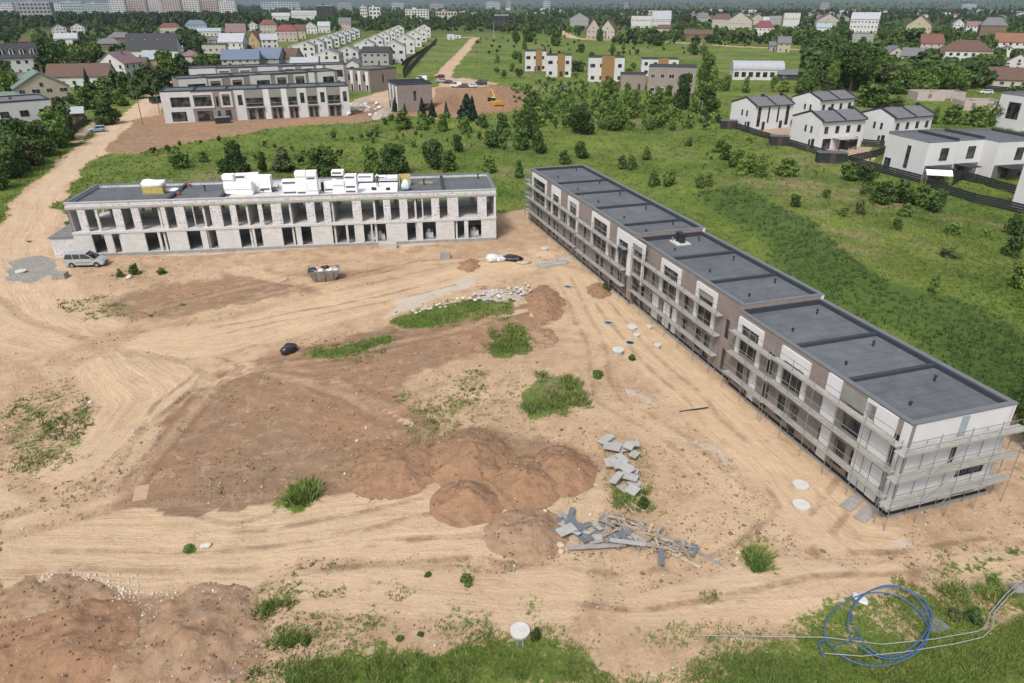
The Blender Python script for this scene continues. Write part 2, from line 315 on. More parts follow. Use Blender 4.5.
def masks(x,y):
    wx=x+(fnoise(x,y,7,21)-.5)*3.2+(fnoise(x,y,1.8,25,2)-.5)*1.3; wy=y+(fnoise(x,y,7,31)-.5)*3.2+(fnoise(x,y,1.8,35,2)-.5)*1.3
    sd=poly_sd(SITE,wx,wy); soil=sst(-1.2,1.2,sd)
    bf=poly_sd(BROWNF,wx,wy); b=sst(-1.5,1.5,bf)
    for q in (PALE2,PALEROAD): soil=np.maximum(soil,sst(-1.5,1.5,poly_sd(q,wx,wy)))
    soil=np.maximum(soil,b)
    for ln,w in ((TRACKFAR,3.2),(ROADFAR,5)):
        d,_,_,_=pline(ln,wx,wy); soil=np.maximum(soil,sst(w+1.5,w-1.,d))
    green=1-soil
    brown=b*1.
    for q,k in zip(BROWN,BRW): brown=np.maximum(brown,k*sst(-2.4,2.4,poly_sd(q,wx,wy)))
    for q,k in GREEN: green=np.maximum(green,k*sst(-1.3,1.3,poly_sd(q,wx,wy)))
    pale=sst(-.6,.6,poly_sd(GRAVEL,wx,wy))*.0
    for q in LIME: pale=np.maximum(pale,sst(-.7,.5,poly_sd(q,wx,wy)))
    for q in (PALE2,PALEROAD): pale=np.maximum(pale,.4*sst(-1,1,poly_sd(q,wx,wy)))
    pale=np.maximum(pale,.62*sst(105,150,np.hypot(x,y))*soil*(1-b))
    grav=sst(-1.,.8,poly_sd(GRAVEL,wx,wy))
    for q in YARDS: g2=sst(-.6,.6,poly_sd(q,wx,wy)); grav=np.maximum(grav,g2*.5); green=green*(1-g2)
    best=np.full(x.shape,1e9); best2=best.copy(); lat=np.zeros(x.shape); al=np.zeros(x.shape); trk=np.zeros(x.shape)
    for i,(ln,w,k) in enumerate(TRK):
        d,s,a,L=pline(ln,x+(vnoise(x,y,9,50)-.5)*1.5,y+(vnoise(x,y,9,51)-.5)*1.5); e=d/w
        m=e<best; best2=np.where(m,best,np.minimum(best2,e)); best=np.where(m,e,best); lat=np.where(m,d*s,lat); al=np.where(m,a,al); trk=np.where(m,k*sst(1.45,.7,e),trk)
    trk=trk*sst(.02,.5,best2-best)
    rb=np.full(x.shape,1e9); rm=np.zeros(x.shape); jx=x+(vnoise(x,y,6,60)-.5)*.8; jy=y+(vnoise(x,y,6,61)-.5)*.8
    for ln,k in RUTS:
        d,s_,a,L=pline(ln,jx,jy); m=d<rb; rb=np.where(m,d,rb); rm=np.where(m,k*sst(0,2,a)*sst(0,2,L-a)*sst(3.2,1.6,d),rm)
    # slope band of the bank
    d,s,a,L=pline(CREST,x,y); bank=sst(-8.5,-5,d*s)*sst(1.2,-.6,d*s)*sst(0,15,a)*((a>.01)&(a<L-.01))
    wood=sst(520,1300,np.hypot(x,y))*.9
    return dict(rlat=np.minimum(rb,9),rmask=rm,wood=wood,green=green,brown=brown*(1-.85*trk*(brown<.99)*(b<.5)),pale=pale,grav=grav,lat=lat,along=al,trk=trk*soil,bank=bank)
def graded(a,b,st,outer_lo,outer_hi,g=1.07,mid=None):
    v=list(np.arange(a,b+1e-6,st)); s=st
    while v[-1]<outer_hi:
        s=min(s*g,600) ; v.append(v[-1]+s)
    s=st; lo=[a]
    while lo[-1]>outer_lo:
        s=min(s*g,600); lo.append(lo[-1]-s)
    return np.array(lo[:0:-1]+v)
def grass_nodes(nt,pos):
    L=nt.links.new
    def noise(s,d=6.,r=.6):
        n=N(nt,'ShaderNodeTexNoise',i_Scale=s,i_Detail=d,i_Roughness=r); L(pos,n.inputs['Vector']); return n.outputs['Fac']
    def rng(v,a,b_,c=0.,d=1.):
        n=N(nt,'ShaderNodeMapRange'); L(v,n.inputs['Value'])
        for k,q in zip(('From Min','From Max','To Min','To Max'),(a,b_,c,d)): n.inputs[k].default_value=q
        return n.outputs['Result']
    def mix(f_,a,b_):
        n=N(nt,'ShaderNodeMix',data_type='RGBA')
        for s_,q in (('Factor',f_),('A',a),('B',b_)):
            if isinstance(q,tuple): n.inputs[s_].default_value=(*q,1)
            else: L(q,n.inputs[s_])
        return n.outputs['Result']
    ga=noise(.035,5.,.6); gb=noise(.13,5.,.6)
    g=mix(rng(ga,.36,.64),(.090,.138,.028),(.160,.205,.046)); g=mix(rng(gb,.45,.66,0,.6),g,(.060,.100,.026)); gd=noise(.30,5.,.65); g=mix(rng(gd,.5,.7,0,.6),g,(.175,.205,.06))
    nd=noise(.028,3.); mu=N(nt,'ShaderNodeMath',operation='MULTIPLY'); L(rng(gd,.42,.58),mu.inputs[0]); L(rng(nd,.53,.62,0,.85),mu.inputs[1]); g=mix(mu.outputs[0],g,(.235,.195,.115))
    return g,ga
def ground():
    xs=graded(-78,96,.5,-11000,11000,1.035); ys=graded(14,128,.5,-120,11500,1.022)
    ys=ys[(ys>-200)]
    X,Y=np.meshgrid(xs,ys); x=X.ravel(); y=Y.ravel(); z=hz(x,y); nx,ny=len(xs),len(ys)
    v=np.stack([x,y,z],1).astype(np.float32)
    i=np.arange((ny-1)*(nx-1)); r=i//(nx-1); c=i%(nx-1); a=r*nx+c
    f=np.stack([a,a+1,a+nx+1,a+nx],1).astype(np.int32)
    me=bpy.data.meshes.new('ground'); me.vertices.add(len(v)); me.vertices.foreach_set('co',v.ravel())
    me.loops.add(f.size); me.loops.foreach_set('vertex_index',f.ravel()); me.polygons.add(len(f))
    me.polygons.foreach_set('loop_start',np.arange(0,f.size,4,dtype=np.int32)); me.polygons.foreach_set('loop_total',np.full(len(f),4,np.int32))
    me.update(calc_edges=True); me.shade_smooth()
    M=masks(x,y)
    for k,vv in M.items():
        at=me.attributes.new(k,'FLOAT','POINT'); at.data.foreach_set('value',vv.astype(np.float32))
    o=bpy.data.objects.new('ground',me); COL.objects.link(o); o['kind']='structure'
    m,nt,b=newmat('site_ground'); L=nt.links.new; me.materials.append(m)
    pos=N(nt,'ShaderNodeNewGeometry').outputs['Position']
    def at(n): a_=N(nt,'ShaderNodeAttribute'); a_.attribute_name=n; return a_.outputs['Fac']
    def noise(s,d=6.,r=.6,vec=None,dist=0.):
        n=N(nt,'ShaderNodeTexNoise',i_Scale=s,i_Detail=d,i_Roughness=r,i_Distortion=dist); L(vec or pos,n.inputs['Vector']); return n.outputs['Fac']
    def rng(v,a,b_,c=0.,d=1.):
        n=N(nt,'ShaderNodeMapRange'); L(v,n.inputs['Value']); 
        for k,q in zip(('From Min','From Max','To Min','To Max'),(a,b_,c,d)): n.inputs[k].default_value=q
        return n.outputs['Result']
    def mth(op,a,b_):
        n=N(nt,'ShaderNodeMath',operation=op)
        for i_,q in enumerate((a,b_)):
            if isinstance(q,(int,float)): n.inputs[i_].default_value=q
            else: L(q,n.inputs[i_])
        return n.outputs[0]
    def mix(f_,a,b_,bt='MIX'):
        n=N(nt,'ShaderNodeMix',data_type='RGBA',blend_type=bt)
        for s_,q in (('Factor',f_),('A',a),('B',b_)):
            if isinstance(q,tuple): n.inputs[s_].default_value=(*q,1)
            elif isinstance(q,(int,float)): n.inputs[s_].default_value=q
            else: L(q,n.inputs[s_])
        return n.outputs['Result']
    nb=noise(.09,5.,.6); nm=noise(.5,8.,.68); nf=noise(3.2,8.,.72); nff=noise(11.,5.,.7)
    # sand
    sand=mix(rng(nb,.35,.65),(.42,.288,.182),(.53,.385,.252))
    sand=mix(rng(nm,.45,.68,0,.75),sand,(.315,.205,.13))
    sand=mix(rng(noise(.23,7.,.7,None,.8),.5,.66,0,.65),sand,(.33,.215,.14)); sand=mix(rng(nf,.52,.72,0,.5),sand,(.58,.46,.32))
    # wheel-track streaks
    cb=N(nt,'ShaderNodeCombineXYZ'); L(mth('MULTIPLY',at('lat'),1.),cb.inputs['X']); L(mth('MULTIPLY',at('along'),.09),cb.inputs['Y'])
    st=noise(1.5,8.,.66,cb.outputs[0],.7); st2=noise(5.5,4.,.6,cb.outputs[0])
    tcol=mix(rng(st,.38,.62),(.53,.375,.235),(.66,.50,.335)); tcol=mix(rng(st2,.5,.68,0,.45),tcol,(.34,.235,.155))
    st3=noise(.55,5.,.6,cb.outputs[0],.5); tcol=mix(rng(st3,.50,.66,0,.7),tcol,(.40,.275,.175))
    trk=at('trk'); tcol=mix(rng(noise(.35,6.,.65),.42,.62,0,.8),tcol,(.55,.41,.275)); sand=mix(rng(mth('ADD',trk,mth('MULTIPLY',mth('SUBTRACT',nm,.5),.8)),.25,.75,0,.75),sand,tcol)
    # brown soil
    br=mix(rng(nm,.35,.65),(.26,.150,.088),(.35,.218,.132)); br=mix(rng(nb,.4,.62,0,.7),br,(.225,.155,.105)); br=mix(rng(nf,.55,.7,0,.35),br,(.16,.10,.065))
    br=mix(rng(st,.5,.66,0,.35),br,(.38,.27,.18)); nst=noise(.55,8.,.7,None,1.2); br=mix(rng(nst,.54,.66,0,.6),br,(.40,.28,.19)); br=mix(rng(nst,.30,.42,.5,0.),br,(.17,.115,.085))
    bm_=rng(mth('ADD',at('brown'),mth('MULTIPLY',mth('SUBTRACT',nm,.5),.9)),.38,.62)
    col=mix(bm_,sand,br)
    gr=mix(rng(nff,.4,.6),(.17,.17,.165),(.33,.33,.32)); col=mix(rng(mth('ADD',at('grav'),mth('MULTIPLY',mth('SUBTRACT',nf,.5),.9)),.45,.6,0,.9),col,gr)
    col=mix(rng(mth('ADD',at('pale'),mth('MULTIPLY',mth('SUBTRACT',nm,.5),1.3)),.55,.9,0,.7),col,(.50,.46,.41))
    # tyre ruts: two darker grooves with a pale ridge between them
    rl=at('rlat'); g1=rng(mth('ABSOLUTE',mth('SUBTRACT',rl,.85),0),.12,.34,1.,0.); g2=rng(rl,.1,.55,.8,0.); rmk=mth('MULTIPLY',at('rmask'),rng(nm,.38,.56))
    col=mix(mth('MULTIPLY',mth('MULTIPLY',g1,rmk),.8),col,(.21,.135,.085)); col=mix(mth('MULTIPLY',mth('MULTIPLY',g2,rmk),.65),col,(.52,.39,.26))
    # pebbles and dark crumbs
    vo=N(nt,'ShaderNodeTexVoronoi',i_Scale=3.2); L(pos,vo.inputs['Vector']); sp=rng(vo.outputs['Distance'],.05,.12,.55,0.)
    sp=mth('MULTIPLY',sp,rng(nm,.5,.6)); col=mix(sp,col,(.15,.10,.07)); nw=noise(.8,6.,.75); col=mix(mth('MULTIPLY',rng(nw,.56,.68),.45),col,(.56,.47,.36)); col=mix(mth('MULTIPLY',rng(nw,.32,.44,1.,0.),.35),col,(.24,.16,.105))
    vo2=N(nt,'ShaderNodeTexVoronoi',i_Scale=1.9); L(pos,vo2.inputs['Vector']); sp2=mth('MULTIPLY',rng(vo2.outputs['Distance'],.03,.08,.8,0.),rng(noise(.3,4.),.52,.6)); col=mix(sp2,col,(.55,.50,.43))
    # grass
    gc=noise(1.3,8.,.7); g,ga=grass_nodes(nt,pos); g=mix(rng(gc,.50,.74,0,.45),g,(.05,.085,.022))
    g=mix(mth('MULTIPLY',at('bank'),rng(gc,.3,.7,.55,.9)),g,(.045,.085,.024))
    g=mix(mth('MULTIPLY',at('wood'),rng(ga,.3,.6,.55,1.)),g,(.030,.052,.020))
    gm=rng(mth('ADD',at('green'),mth('MULTIPLY',mth('SUBTRACT',mth('ADD',mth('MULTIPLY',nf,.5),mth('MULTIPLY',nm,.5)),.5),2.1)),.5,.62)
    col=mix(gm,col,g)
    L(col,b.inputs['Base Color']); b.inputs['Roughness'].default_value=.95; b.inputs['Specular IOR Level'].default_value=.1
    hgt=mth('ADD',mth('MULTIPLY',nm,.35),mth('ADD',mth('MULTIPLY',nf,.14),mth('MULTIPLY',mth('MULTIPLY',st,trk),.25)))
    bp=N(nt,'ShaderNodeBump',i_Strength=.75,i_Distance=.9); L(hgt,bp.inputs['Height']); L(bp.outputs['Normal'],b.inputs['Normal'])
    return o
ground()
# ------------------------------------------------------------------ sky, sun, air
SUN_EL,SUN_AZ=R(52),R(205)          # azimuth clockwise from +Y (sun behind and left of the camera)
w=bpy.data.worlds.new('World'); S.world=w; w.use_nodes=True; nt=w.node_tree
sk=nt.nodes.new('ShaderNodeTexSky'); sk.sky_type='NISHITA'; sk.sun_disc=False; sk.sun_elevation=SUN_EL; sk.sun_rotation=SUN_AZ; sk.air_density=1.; sk.dust_density=4.; sk.ozone_density=1.
hs=nt.nodes.new('ShaderNodeHueSaturation'); hs.inputs['Saturation'].default_value=.6; nt.links.new(sk.outputs[0],hs.inputs['Color'])
bg=nt.nodes['Background']; bg.inputs['Strength'].default_value=.135; nt.links.new(hs.outputs[0],bg.inputs['Color'])
sl=bpy.data.lights.new('sun','SUN'); sl.energy=1.9; sl.angle=R(10); sl.color=(1,.96,.90)
so=bpy.data.objects.new('sun',sl); COL.objects.link(so)
sd_=Vector((math.sin(SUN_AZ)*math.cos(SUN_EL),math.cos(SUN_AZ)*math.cos(SUN_EL),math.sin(SUN_EL)))
so.rotation_euler=(-sd_).to_track_quat('-Z','Y').to_euler(); so.location=(0,0,200)
S.view_settings.view_transform='Standard'; S.view_settings.look='None'; S.view_settings.gamma=1; S.view_settings.exposure=0.33; S.render.engine='CYCLES'
hb=MB().box(-10900,-110,-3,10900,11200,95)
hm,nt,b=newmat('haze'); nt.nodes.remove(b); pv=nt.nodes.new('ShaderNodeVolumePrincipled'); pv.inputs['Color'].default_value=(.72,.86,1,1); pv.inputs['Density'].default_value=.000052; pv.inputs['Anisotropy'].default_value=.2
nt.links.new(pv.outputs[0],nt.nodes['Material Output'].inputs['Volume'])
ho=hb.build('haze',hm); ho['kind']='stuff'
# ------------------------------------------------------------------ facade helper
class Facade:
    """vertical plane through p0->p1 (world xy), z up; converts measured pixels to (s,z)"""
    def __init__(s,p0,p1):
        s.p0=Vector(p0); d=Vector(p1)-s.p0; s.L=d.length; s.u=d.normalized(); s.rz=math.atan2(s.u.y,s.u.x)
        s.n=Vector((-s.u.y,s.u.x))
    def s_at(s,px,z,py=None):
        # pixel column + height -> s : solve on the plane
        lo,hi=-40.,s.L+40.
        f=lambda t:Q(s.p0.x+s.u.x*t,s.p0.y+s.u.y*t,z)[0]-px
        a,b=f(lo),f(hi)
        for _ in range(60):
            m=(lo+hi)/2; c=f(m)
            if (c>0)==(a>0): lo=m
            else: hi=m
        return (lo+hi)/2
# ================================================================== unfinished block building (left)
HB=7.2
fa=Facade(P(63.7,203,HB),P(495.8,189,HB)); LB=fa.L; DB=10.2
BLK=brickmat('aerated_block',(.62,.62,.63),(.54,.54,.55),(.34,.34,.34),.6,.25,.62)
BLK2=brickmat('plain_block',(.57,.57,.56),(.52,.52,.515),(.40,.40,.39),.6,.25,.08)
CNC=CONC(); CNC2=mat('wet_concrete',(.26,.26,.25),.9,.2,1.5)
sh=thing('unfinished_block_building','long two-storey shell of bare pale blocks with open window holes','building',(fa.p0.x,fa.p0.y,0),fa.rz)
zu=lambda a,b:(fa.s_at(a,4.9),fa.s_at(b,4.9)); zl=lambda a,b:(fa.s_at(a,1.6),fa.s_at(b,1.6))
U=[(70.6,77.4),(88.5,95),(100.8,113.2),(124.5,131.1),(142,160.2),(168.2,173.9),(187,192),(196,209.3),(223.5,229),(238.4,257),(264.5,270),(283.4,289),(293,305),(316.5,322),(332,351),(363,382),(392,398),(409,420.5),(424.5,430),(440.8,446),(459.7,476),(488,492.6)]
Lw=[(95,104.5),(115,121),(147.6,157.7),(163,167),(189.5,200.3),(209,216),(241.5,252),(256.8,261),(284,295),(303,310.5),(334,345),(349.7,353.5),(365.3,370),(374,385),(408.4,416),(424,434.7),(455.6,463),(469.4,480)]
hu=[(zu(a,b)[0]-.2,zu(a,b)[1]+.2,3.34,6.22) for a,b in U]; hl=[(zl(a,b)[0]-.15,zl(a,b)[1]+.2,.37,2.93) for a,b in Lw]
m=MB(); wall_holes(m,0,LB,3.3,6.35,0,.3,hu); m.build('upper_front_wall',BLK,sh)
m=MB(); wall_holes(m,0,LB,.35,3.0,0.,.3,hl); m.build('lower_front_wall',BLK2,sh)
RB=6.7
m=MB(); hb=[(LB*i/20+.3,LB*(i+1)/20-.3,3.75 if i%3 else 3.4,6.3) for i in range(20)]; wall_holes(m,0,LB,3.3,6.35,RB-.3,RB,hb); m.build('upper_rear_wall',BLK,sh)
m=MB(); hb=[(s-1.6,s+1.6,.1,2.95) for s in np.arange(2,LB-2,4.0)]; wall_holes(m,0,LB,.0,3.0,RB-.3,RB,hb); m.build('lower_rear_wall',BLK2,sh)
for i in range(11):
    a=min(max(LB*i/10-.15,0),LB-.3); MB().box(a,DB-.4,-.4,a+.3,DB-.1,6.34).build('rear_column',CNC,sh)
m=MB().box(-.06,-.08,3.0,LB+.06,DB+.05,3.3); m.build('floor_slab',mat('pale_slab',(.50,.49,.47),.9,.12,1.),sh)
m=MB().box(-.08,-.10,6.35,LB+.08,DB+.05,6.62); m.build('ring_beam',CNC,sh)
m=MB().box(-.02,-.16,-.6,LB+.02,DB,.35); m.build('plinth',CNC2,sh)
units=[0]+[fa.s_at(x,6.9) for x in (189,256.5,321,414,448)]+[LB]     # cross walls between the dwellings
units=[0]+[LB*i/10 for i in range(1,10)]+[LB]
for i,s in enumerate(units):
    t=.25; a=min(max(s-t/2,.0),LB-t)
    m=MB().box(a,.31,.36,a+t,RB-.31,2.99); m.box(a,.31,3.31,a+t,RB-.31,6.34); m.build('party_wall',BLK2,sh)
# parapet
m=MB(); pz=7.14
m.box(-.02,-.02,6.62,LB+.02,.24,pz); m.box(-.02,DB-.22,6.62,LB+.02,DB+.02,pz); m.box(-.02,.24,6.62,.22,DB-.22,pz); m.box(LB-.22,.24,6.62,LB+.02,DB-.22,pz); m.build('parapet',BLK,sh)
cp=MB(); cp.box(-.1,-.1,pz,LB+.1,.32,pz+.07); cp.build('front_coping',mat('pale_coping',(.42,.43,.44),.6,.1,1.),sh)
cp=MB(); cp.box(-.1,DB-.3,pz,LB+.1,DB+.1,pz+.07); cp.box(-.1,.32,pz,.3,DB-.3,pz+.07); cp.box(LB-.3,.32,pz,LB+.1,DB-.3,pz+.07); cp.build('coping',COPE(),sh)
rf=MB(); rf.box(.22,.24,6.6,LB-.22,DB-.22,6.72); rfo=rf.build('roof',ROOFM(),sh)
fs=lambda x:fa.s_at(x,6.8)
for s in (fs(165),fs(226)-1.0,fs(444)):
    MB().box(s-.2,.33,6.72,s+.2,DB-.31,7.05).build('roof_upstand',ROOFD(),rfo)
m=MB(); m.box(fs(356),.45,6.72,fs(397),7.3,6.86); m.build('white_insulation_layer',FOAM(),sh)
m=MB(); m.box(fs(225),.45,6.72,fs(352),DB-.5,6.80); m.build('grey_insulation_layer',mat('pale_roof_underlay',(.55,.54,.52),.9,.2,1.,dirt=(.35,.33,.3)),sh)
# small side annex
an=MB(); an.box(-3.2,.5,-.5,-.05,6.5,2.5); an.build('annex_wall',BLK,sh); MB().box(-3.35,.35,2.5,-.05,6.6,2.62).build('annex_roof',mat('annex_felt',(.17,.175,.18),.8,.2,1.),sh)
for i,(a,b) in enumerate([(365.3,385),(424,434),(470,480)]):   # boards stored inside
    s0,s1=zl(a,b); MB().box(s0+.2,1.2,.36,s1-.1,2.6,1.1).box(s0+.5,1.4,1.1,s1-.5,2.3,1.5).build('stored_boards',[mat('stored_board',(.5,.5,.5),.8,.3,2.)],sh)
# ---- loose things on its roof
def roofpt(px,py,z=6.82): x,y=P(px,py,z); return (x,y,z)
def onroof(px,py): 
    x,y=P(px,py,6.86); d=(Vector((x,y))-fa.p0); s=min(max(d.dot(fa.u),1.),LB-1.2); t=min(max(d.dot(fa.n),1.1),DB-1.3)
    q=fa.p0+fa.u*s+fa.n*t; return q.x,q.y
def foam_stack(px0,px1,pyb,h,label,n=3,grp='white foam board stacks on the shell roof'):
    x,y=onroof((px0+px1)/2,pyb); sc=mpp((px0+px1)/2,pyb,7); w=(px1-px0)*sc
    t=thing('foam_board_stack',label,'foam stack',(x,y,6.86),fa.rz+random.uniform(-.08,.08),grp); zz=0
    rr=random.Random(int(px0))
    h*=.8; rows=max(2,int(h/.62)); 
    for k in range(rows):
        hh=h/rows; nb=max(1,int(round(w/1.6)))
        for c in range(nb):
            if k>0 and rr.random()<.16 and k>rows-3: continue
            a=-w/2+w*c/nb+rr.uniform(0,.06); b=-w/2+w*(c+1)/nb-.03
            yy=rr.uniform(-.1,.1); MB().box(a,yy-.6,k*hh+.005,b,yy+.65,(k+1)*hh-.01).build('foam_pack',FOAM(),t)
            if rr.random()<.35: MB().box(a+.1,yy-.612,k*hh+hh*.35,b-.2,yy-.602,k*hh+hh*.75).build('dark_print',mat('pack_print',(.12,.12,.13),.7,.2,6.),t)
    return t
foam_stack(226,237,193,3.2,'tall narrow white foam stack at the left end of the pale roof strip')
foam_stack(237,254,194,2.1,'low white foam stack with a pinkish top behind the roof edge')
foam_stack(240,262,181,1.9,'white foam stack at the rear parapet behind the pinkish one')
foam_stack(250,273,191,2.7,'wide white foam stack beside the dark scrap heap on the roof')
foam_stack(284,299,194,2.4,'shorter white foam stack leaning on the tallest roof stack')
foam_stack(298,319,194,3.9,'tallest white foam stack with dark printed bands on the roof')
foam_stack(334,358,193,3.9,'big white foam stack beside the flat white roof sheet')
foam_stack(325,336,191,1.6,'small pale foam pack by the pink pallets on the roof')
foam_stack(359,374,179,1.1,'low white foam stack at the back of the white roof sheet')
foam_stack(376,398,178,.8,'flat white foam boards lying at the rear parapet')
def bagmesh(n,rx,ry,h,seed):
    rr=random.Random(seed); bm=bmesh.new(); bmesh.ops.create_icosphere(bm,subdivisions=3,radius=1)
    for v in bm.verts:
        c=v.co; k=1+.16*math.sin(3*c.x+seed)*math.cos(4*c.y)+.07*math.sin(9*c.z+7*c.x)
        sx=math.copysign(abs(c.x)**.7,c.x); sy=math.copysign(abs(c.y)**.7,c.y); sz=math.copysign(abs(c.z)**.75,c.z)
        v.co=(sx*rx*k,sy*ry*k,(sz*.5+.5)*h*(1+.12*math.sin(4*c.x+2*c.y+seed)))
    me=bpy.data.meshes.new(n); bm.to_mesh(me); bm.free(); me.shade_smooth(); return me
def blob(name,label,cat,loc,rx,ry,h,m_,seed=1,rz=0,grp=None):
    me=bagmesh(name,rx,ry,h,seed); me.materials.append(m_); o=bpy.data.objects.new(name,me); COL.objects.link(o); o.location=loc; o.rotation_euler=(0,0,rz)
    return tag(o,label,cat,grp)
x,y=onroof(155,192); t=thing('wrapped_insulation_bale','yellow insulation bale under torn white foil on the left roof half','bale',(x,y,6.72),fa.rz)
MB().box(-1.4,-.8,0,1.4,.8,.18).build('pallet',WOOD(),t)
MB().box(-1.3,-.75,.18,1.3,.75,1.0).build('insulation',mat('yellow_wool',(.42,.36,.10),.95,.25,3.),t)
me=bagmesh('foil',1.5,.95,1.0,3); me.materials.append(FOAM()); o=bpy.data.objects.new('foil',me); COL.objects.link(o); o.parent=t; o.location=(0,.1,.8)
x,y=onroof(171,190); blob('crumpled_foil','crumpled white foil sheet lying beside the yellow insulation bale','foil',(x,y,6.72),1.3,.6,.35,FOAM(),5)
x,y=onroof(270,191); t=thing('scrap_heap','dark tangled heap of offcuts between two white foam stacks on the roof','scrap heap',(x,y,6.8),fa.rz)
rr=random.Random(4)
for k in range(26):
    a=Vector((rr.uniform(-1,1),rr.uniform(-.6,.6),rr.uniform(.02,.5))); b=a+Vector((rr.uniform(-1,1),rr.uniform(-.5,.5),rr.uniform(-.1,.6))); b.z=max(b.z,.05)
    MB().tube(a,b,.06,4).build('offcut',mat('dark_offcut',(.06,.06,.065),.8,.3,3.),t)
x,y=onroof(323,190); t=thing('gas_bottle_trolley','dark upright roofing gas bottle standing between foam stacks','gas bottle',(x,y,6.8),0)
MB().tube((0,0,0),(0,0,1.1),.22,12).build('bottle',mat('dark_blue_steel',(.03,.045,.06),.4,.1,2.),t); MB().tube((0,0,1.1),(0,0,1.3),.08,8).build('valve',GALV(),t); MB().box(.3,-.2,0,.9,.3,.5).build('burner_box',DARK(),t)
x,y=onroof(331,188); t=thing('pallet_stack','pinkish wooden pallets stacked beside the big foam stack','pallet stack',(x,y,6.8),fa.rz)
for k in range(4): MB().box(-.6,-.5,k*.16,.6,.5,k*.16+.05).box(-.6,-.5,k*.16+.05,-.5,.5,k*.16+.14).box(.5,-.5,k*.16+.05,.6,.5,k*.16+.14).build('pallet',mat('pinkish_wood',(.42,.30,.26),.9,.15,3.),t)
x,y=onroof(405,184); t=thing('timber_crate','open yellow plywood crate standing upright at the rear parapet','crate',(x,y,6.8),fa.rz)
MB().box(-.8,0,0,.8,.12,1.5).build('back_board',mat('plywood',(.48,.38,.16),.8,.2,2.),t); [MB().box(q_,-.6,0,q_+.1,0,1.3).build('side_board',mat('plywood',(.48,.38,.16)),t) for q_ in (-.8,.7)]
x,y=onroof(406,189); blob('big_bag','pale blue-white bulk bag beside the yellow crate on the roof','bulk bag',(x,y,6.75),.6,.55,1.3,mat('blue_white_bag',(.55,.63,.68),.8,.1,2.),8)
x,y=onroof(426,182); t=thing('board_bundle','small bundle of pale boards lying on the dark roof','board bundle',(x,y,6.73),fa.rz)
for k in range(5): MB().box(-1.1+.1*k,-.5+k*.22,0,.9+.1*(k%3),-.34+k*.22,.1+.04*(k%2)).build('board',WOOD(),t)
for nm,lb,px,py in [('red_bucket','small rust-red tub standing at the rear parapet',194,182),('red_toolbox','small rust-red box near the front parapet',178.5,194)]:
    x,y=onroof(px,py); t=thing(nm,lb,'tub',(x,y,6.72),.3); MB().prism([(.3*math.cos(a*.785),.3*math.sin(a*.785)) for a in range(8)],0,.4).build('tub_body',mat('rust_red',(.28,.09,.06),.7,.2,3.),t); MB().poly([(-.3,0,.4),(-.2,0,.6),(.2,0,.6),(.3,0,.4)],.02).build('handle',GALV(),t)
for lb,px,py in [('dark roof vent pipe on the left half of the shell roof',205,190),('dark roof vent pipe near the board bundle',424,184),('short dark vent pipe on the right end of the shell roof',478,178)]:
    x,y=onroof(px,py); t=thing('roof_vent',lb,'vent',(x,y,6.72)); MB().tube((0,0,0),(0,0,.7),.09,8).build('pipe',DARK(),t); MB().tube((0,0,.7),(0,0,.82),.16,8).build('cap',DARK(),t)
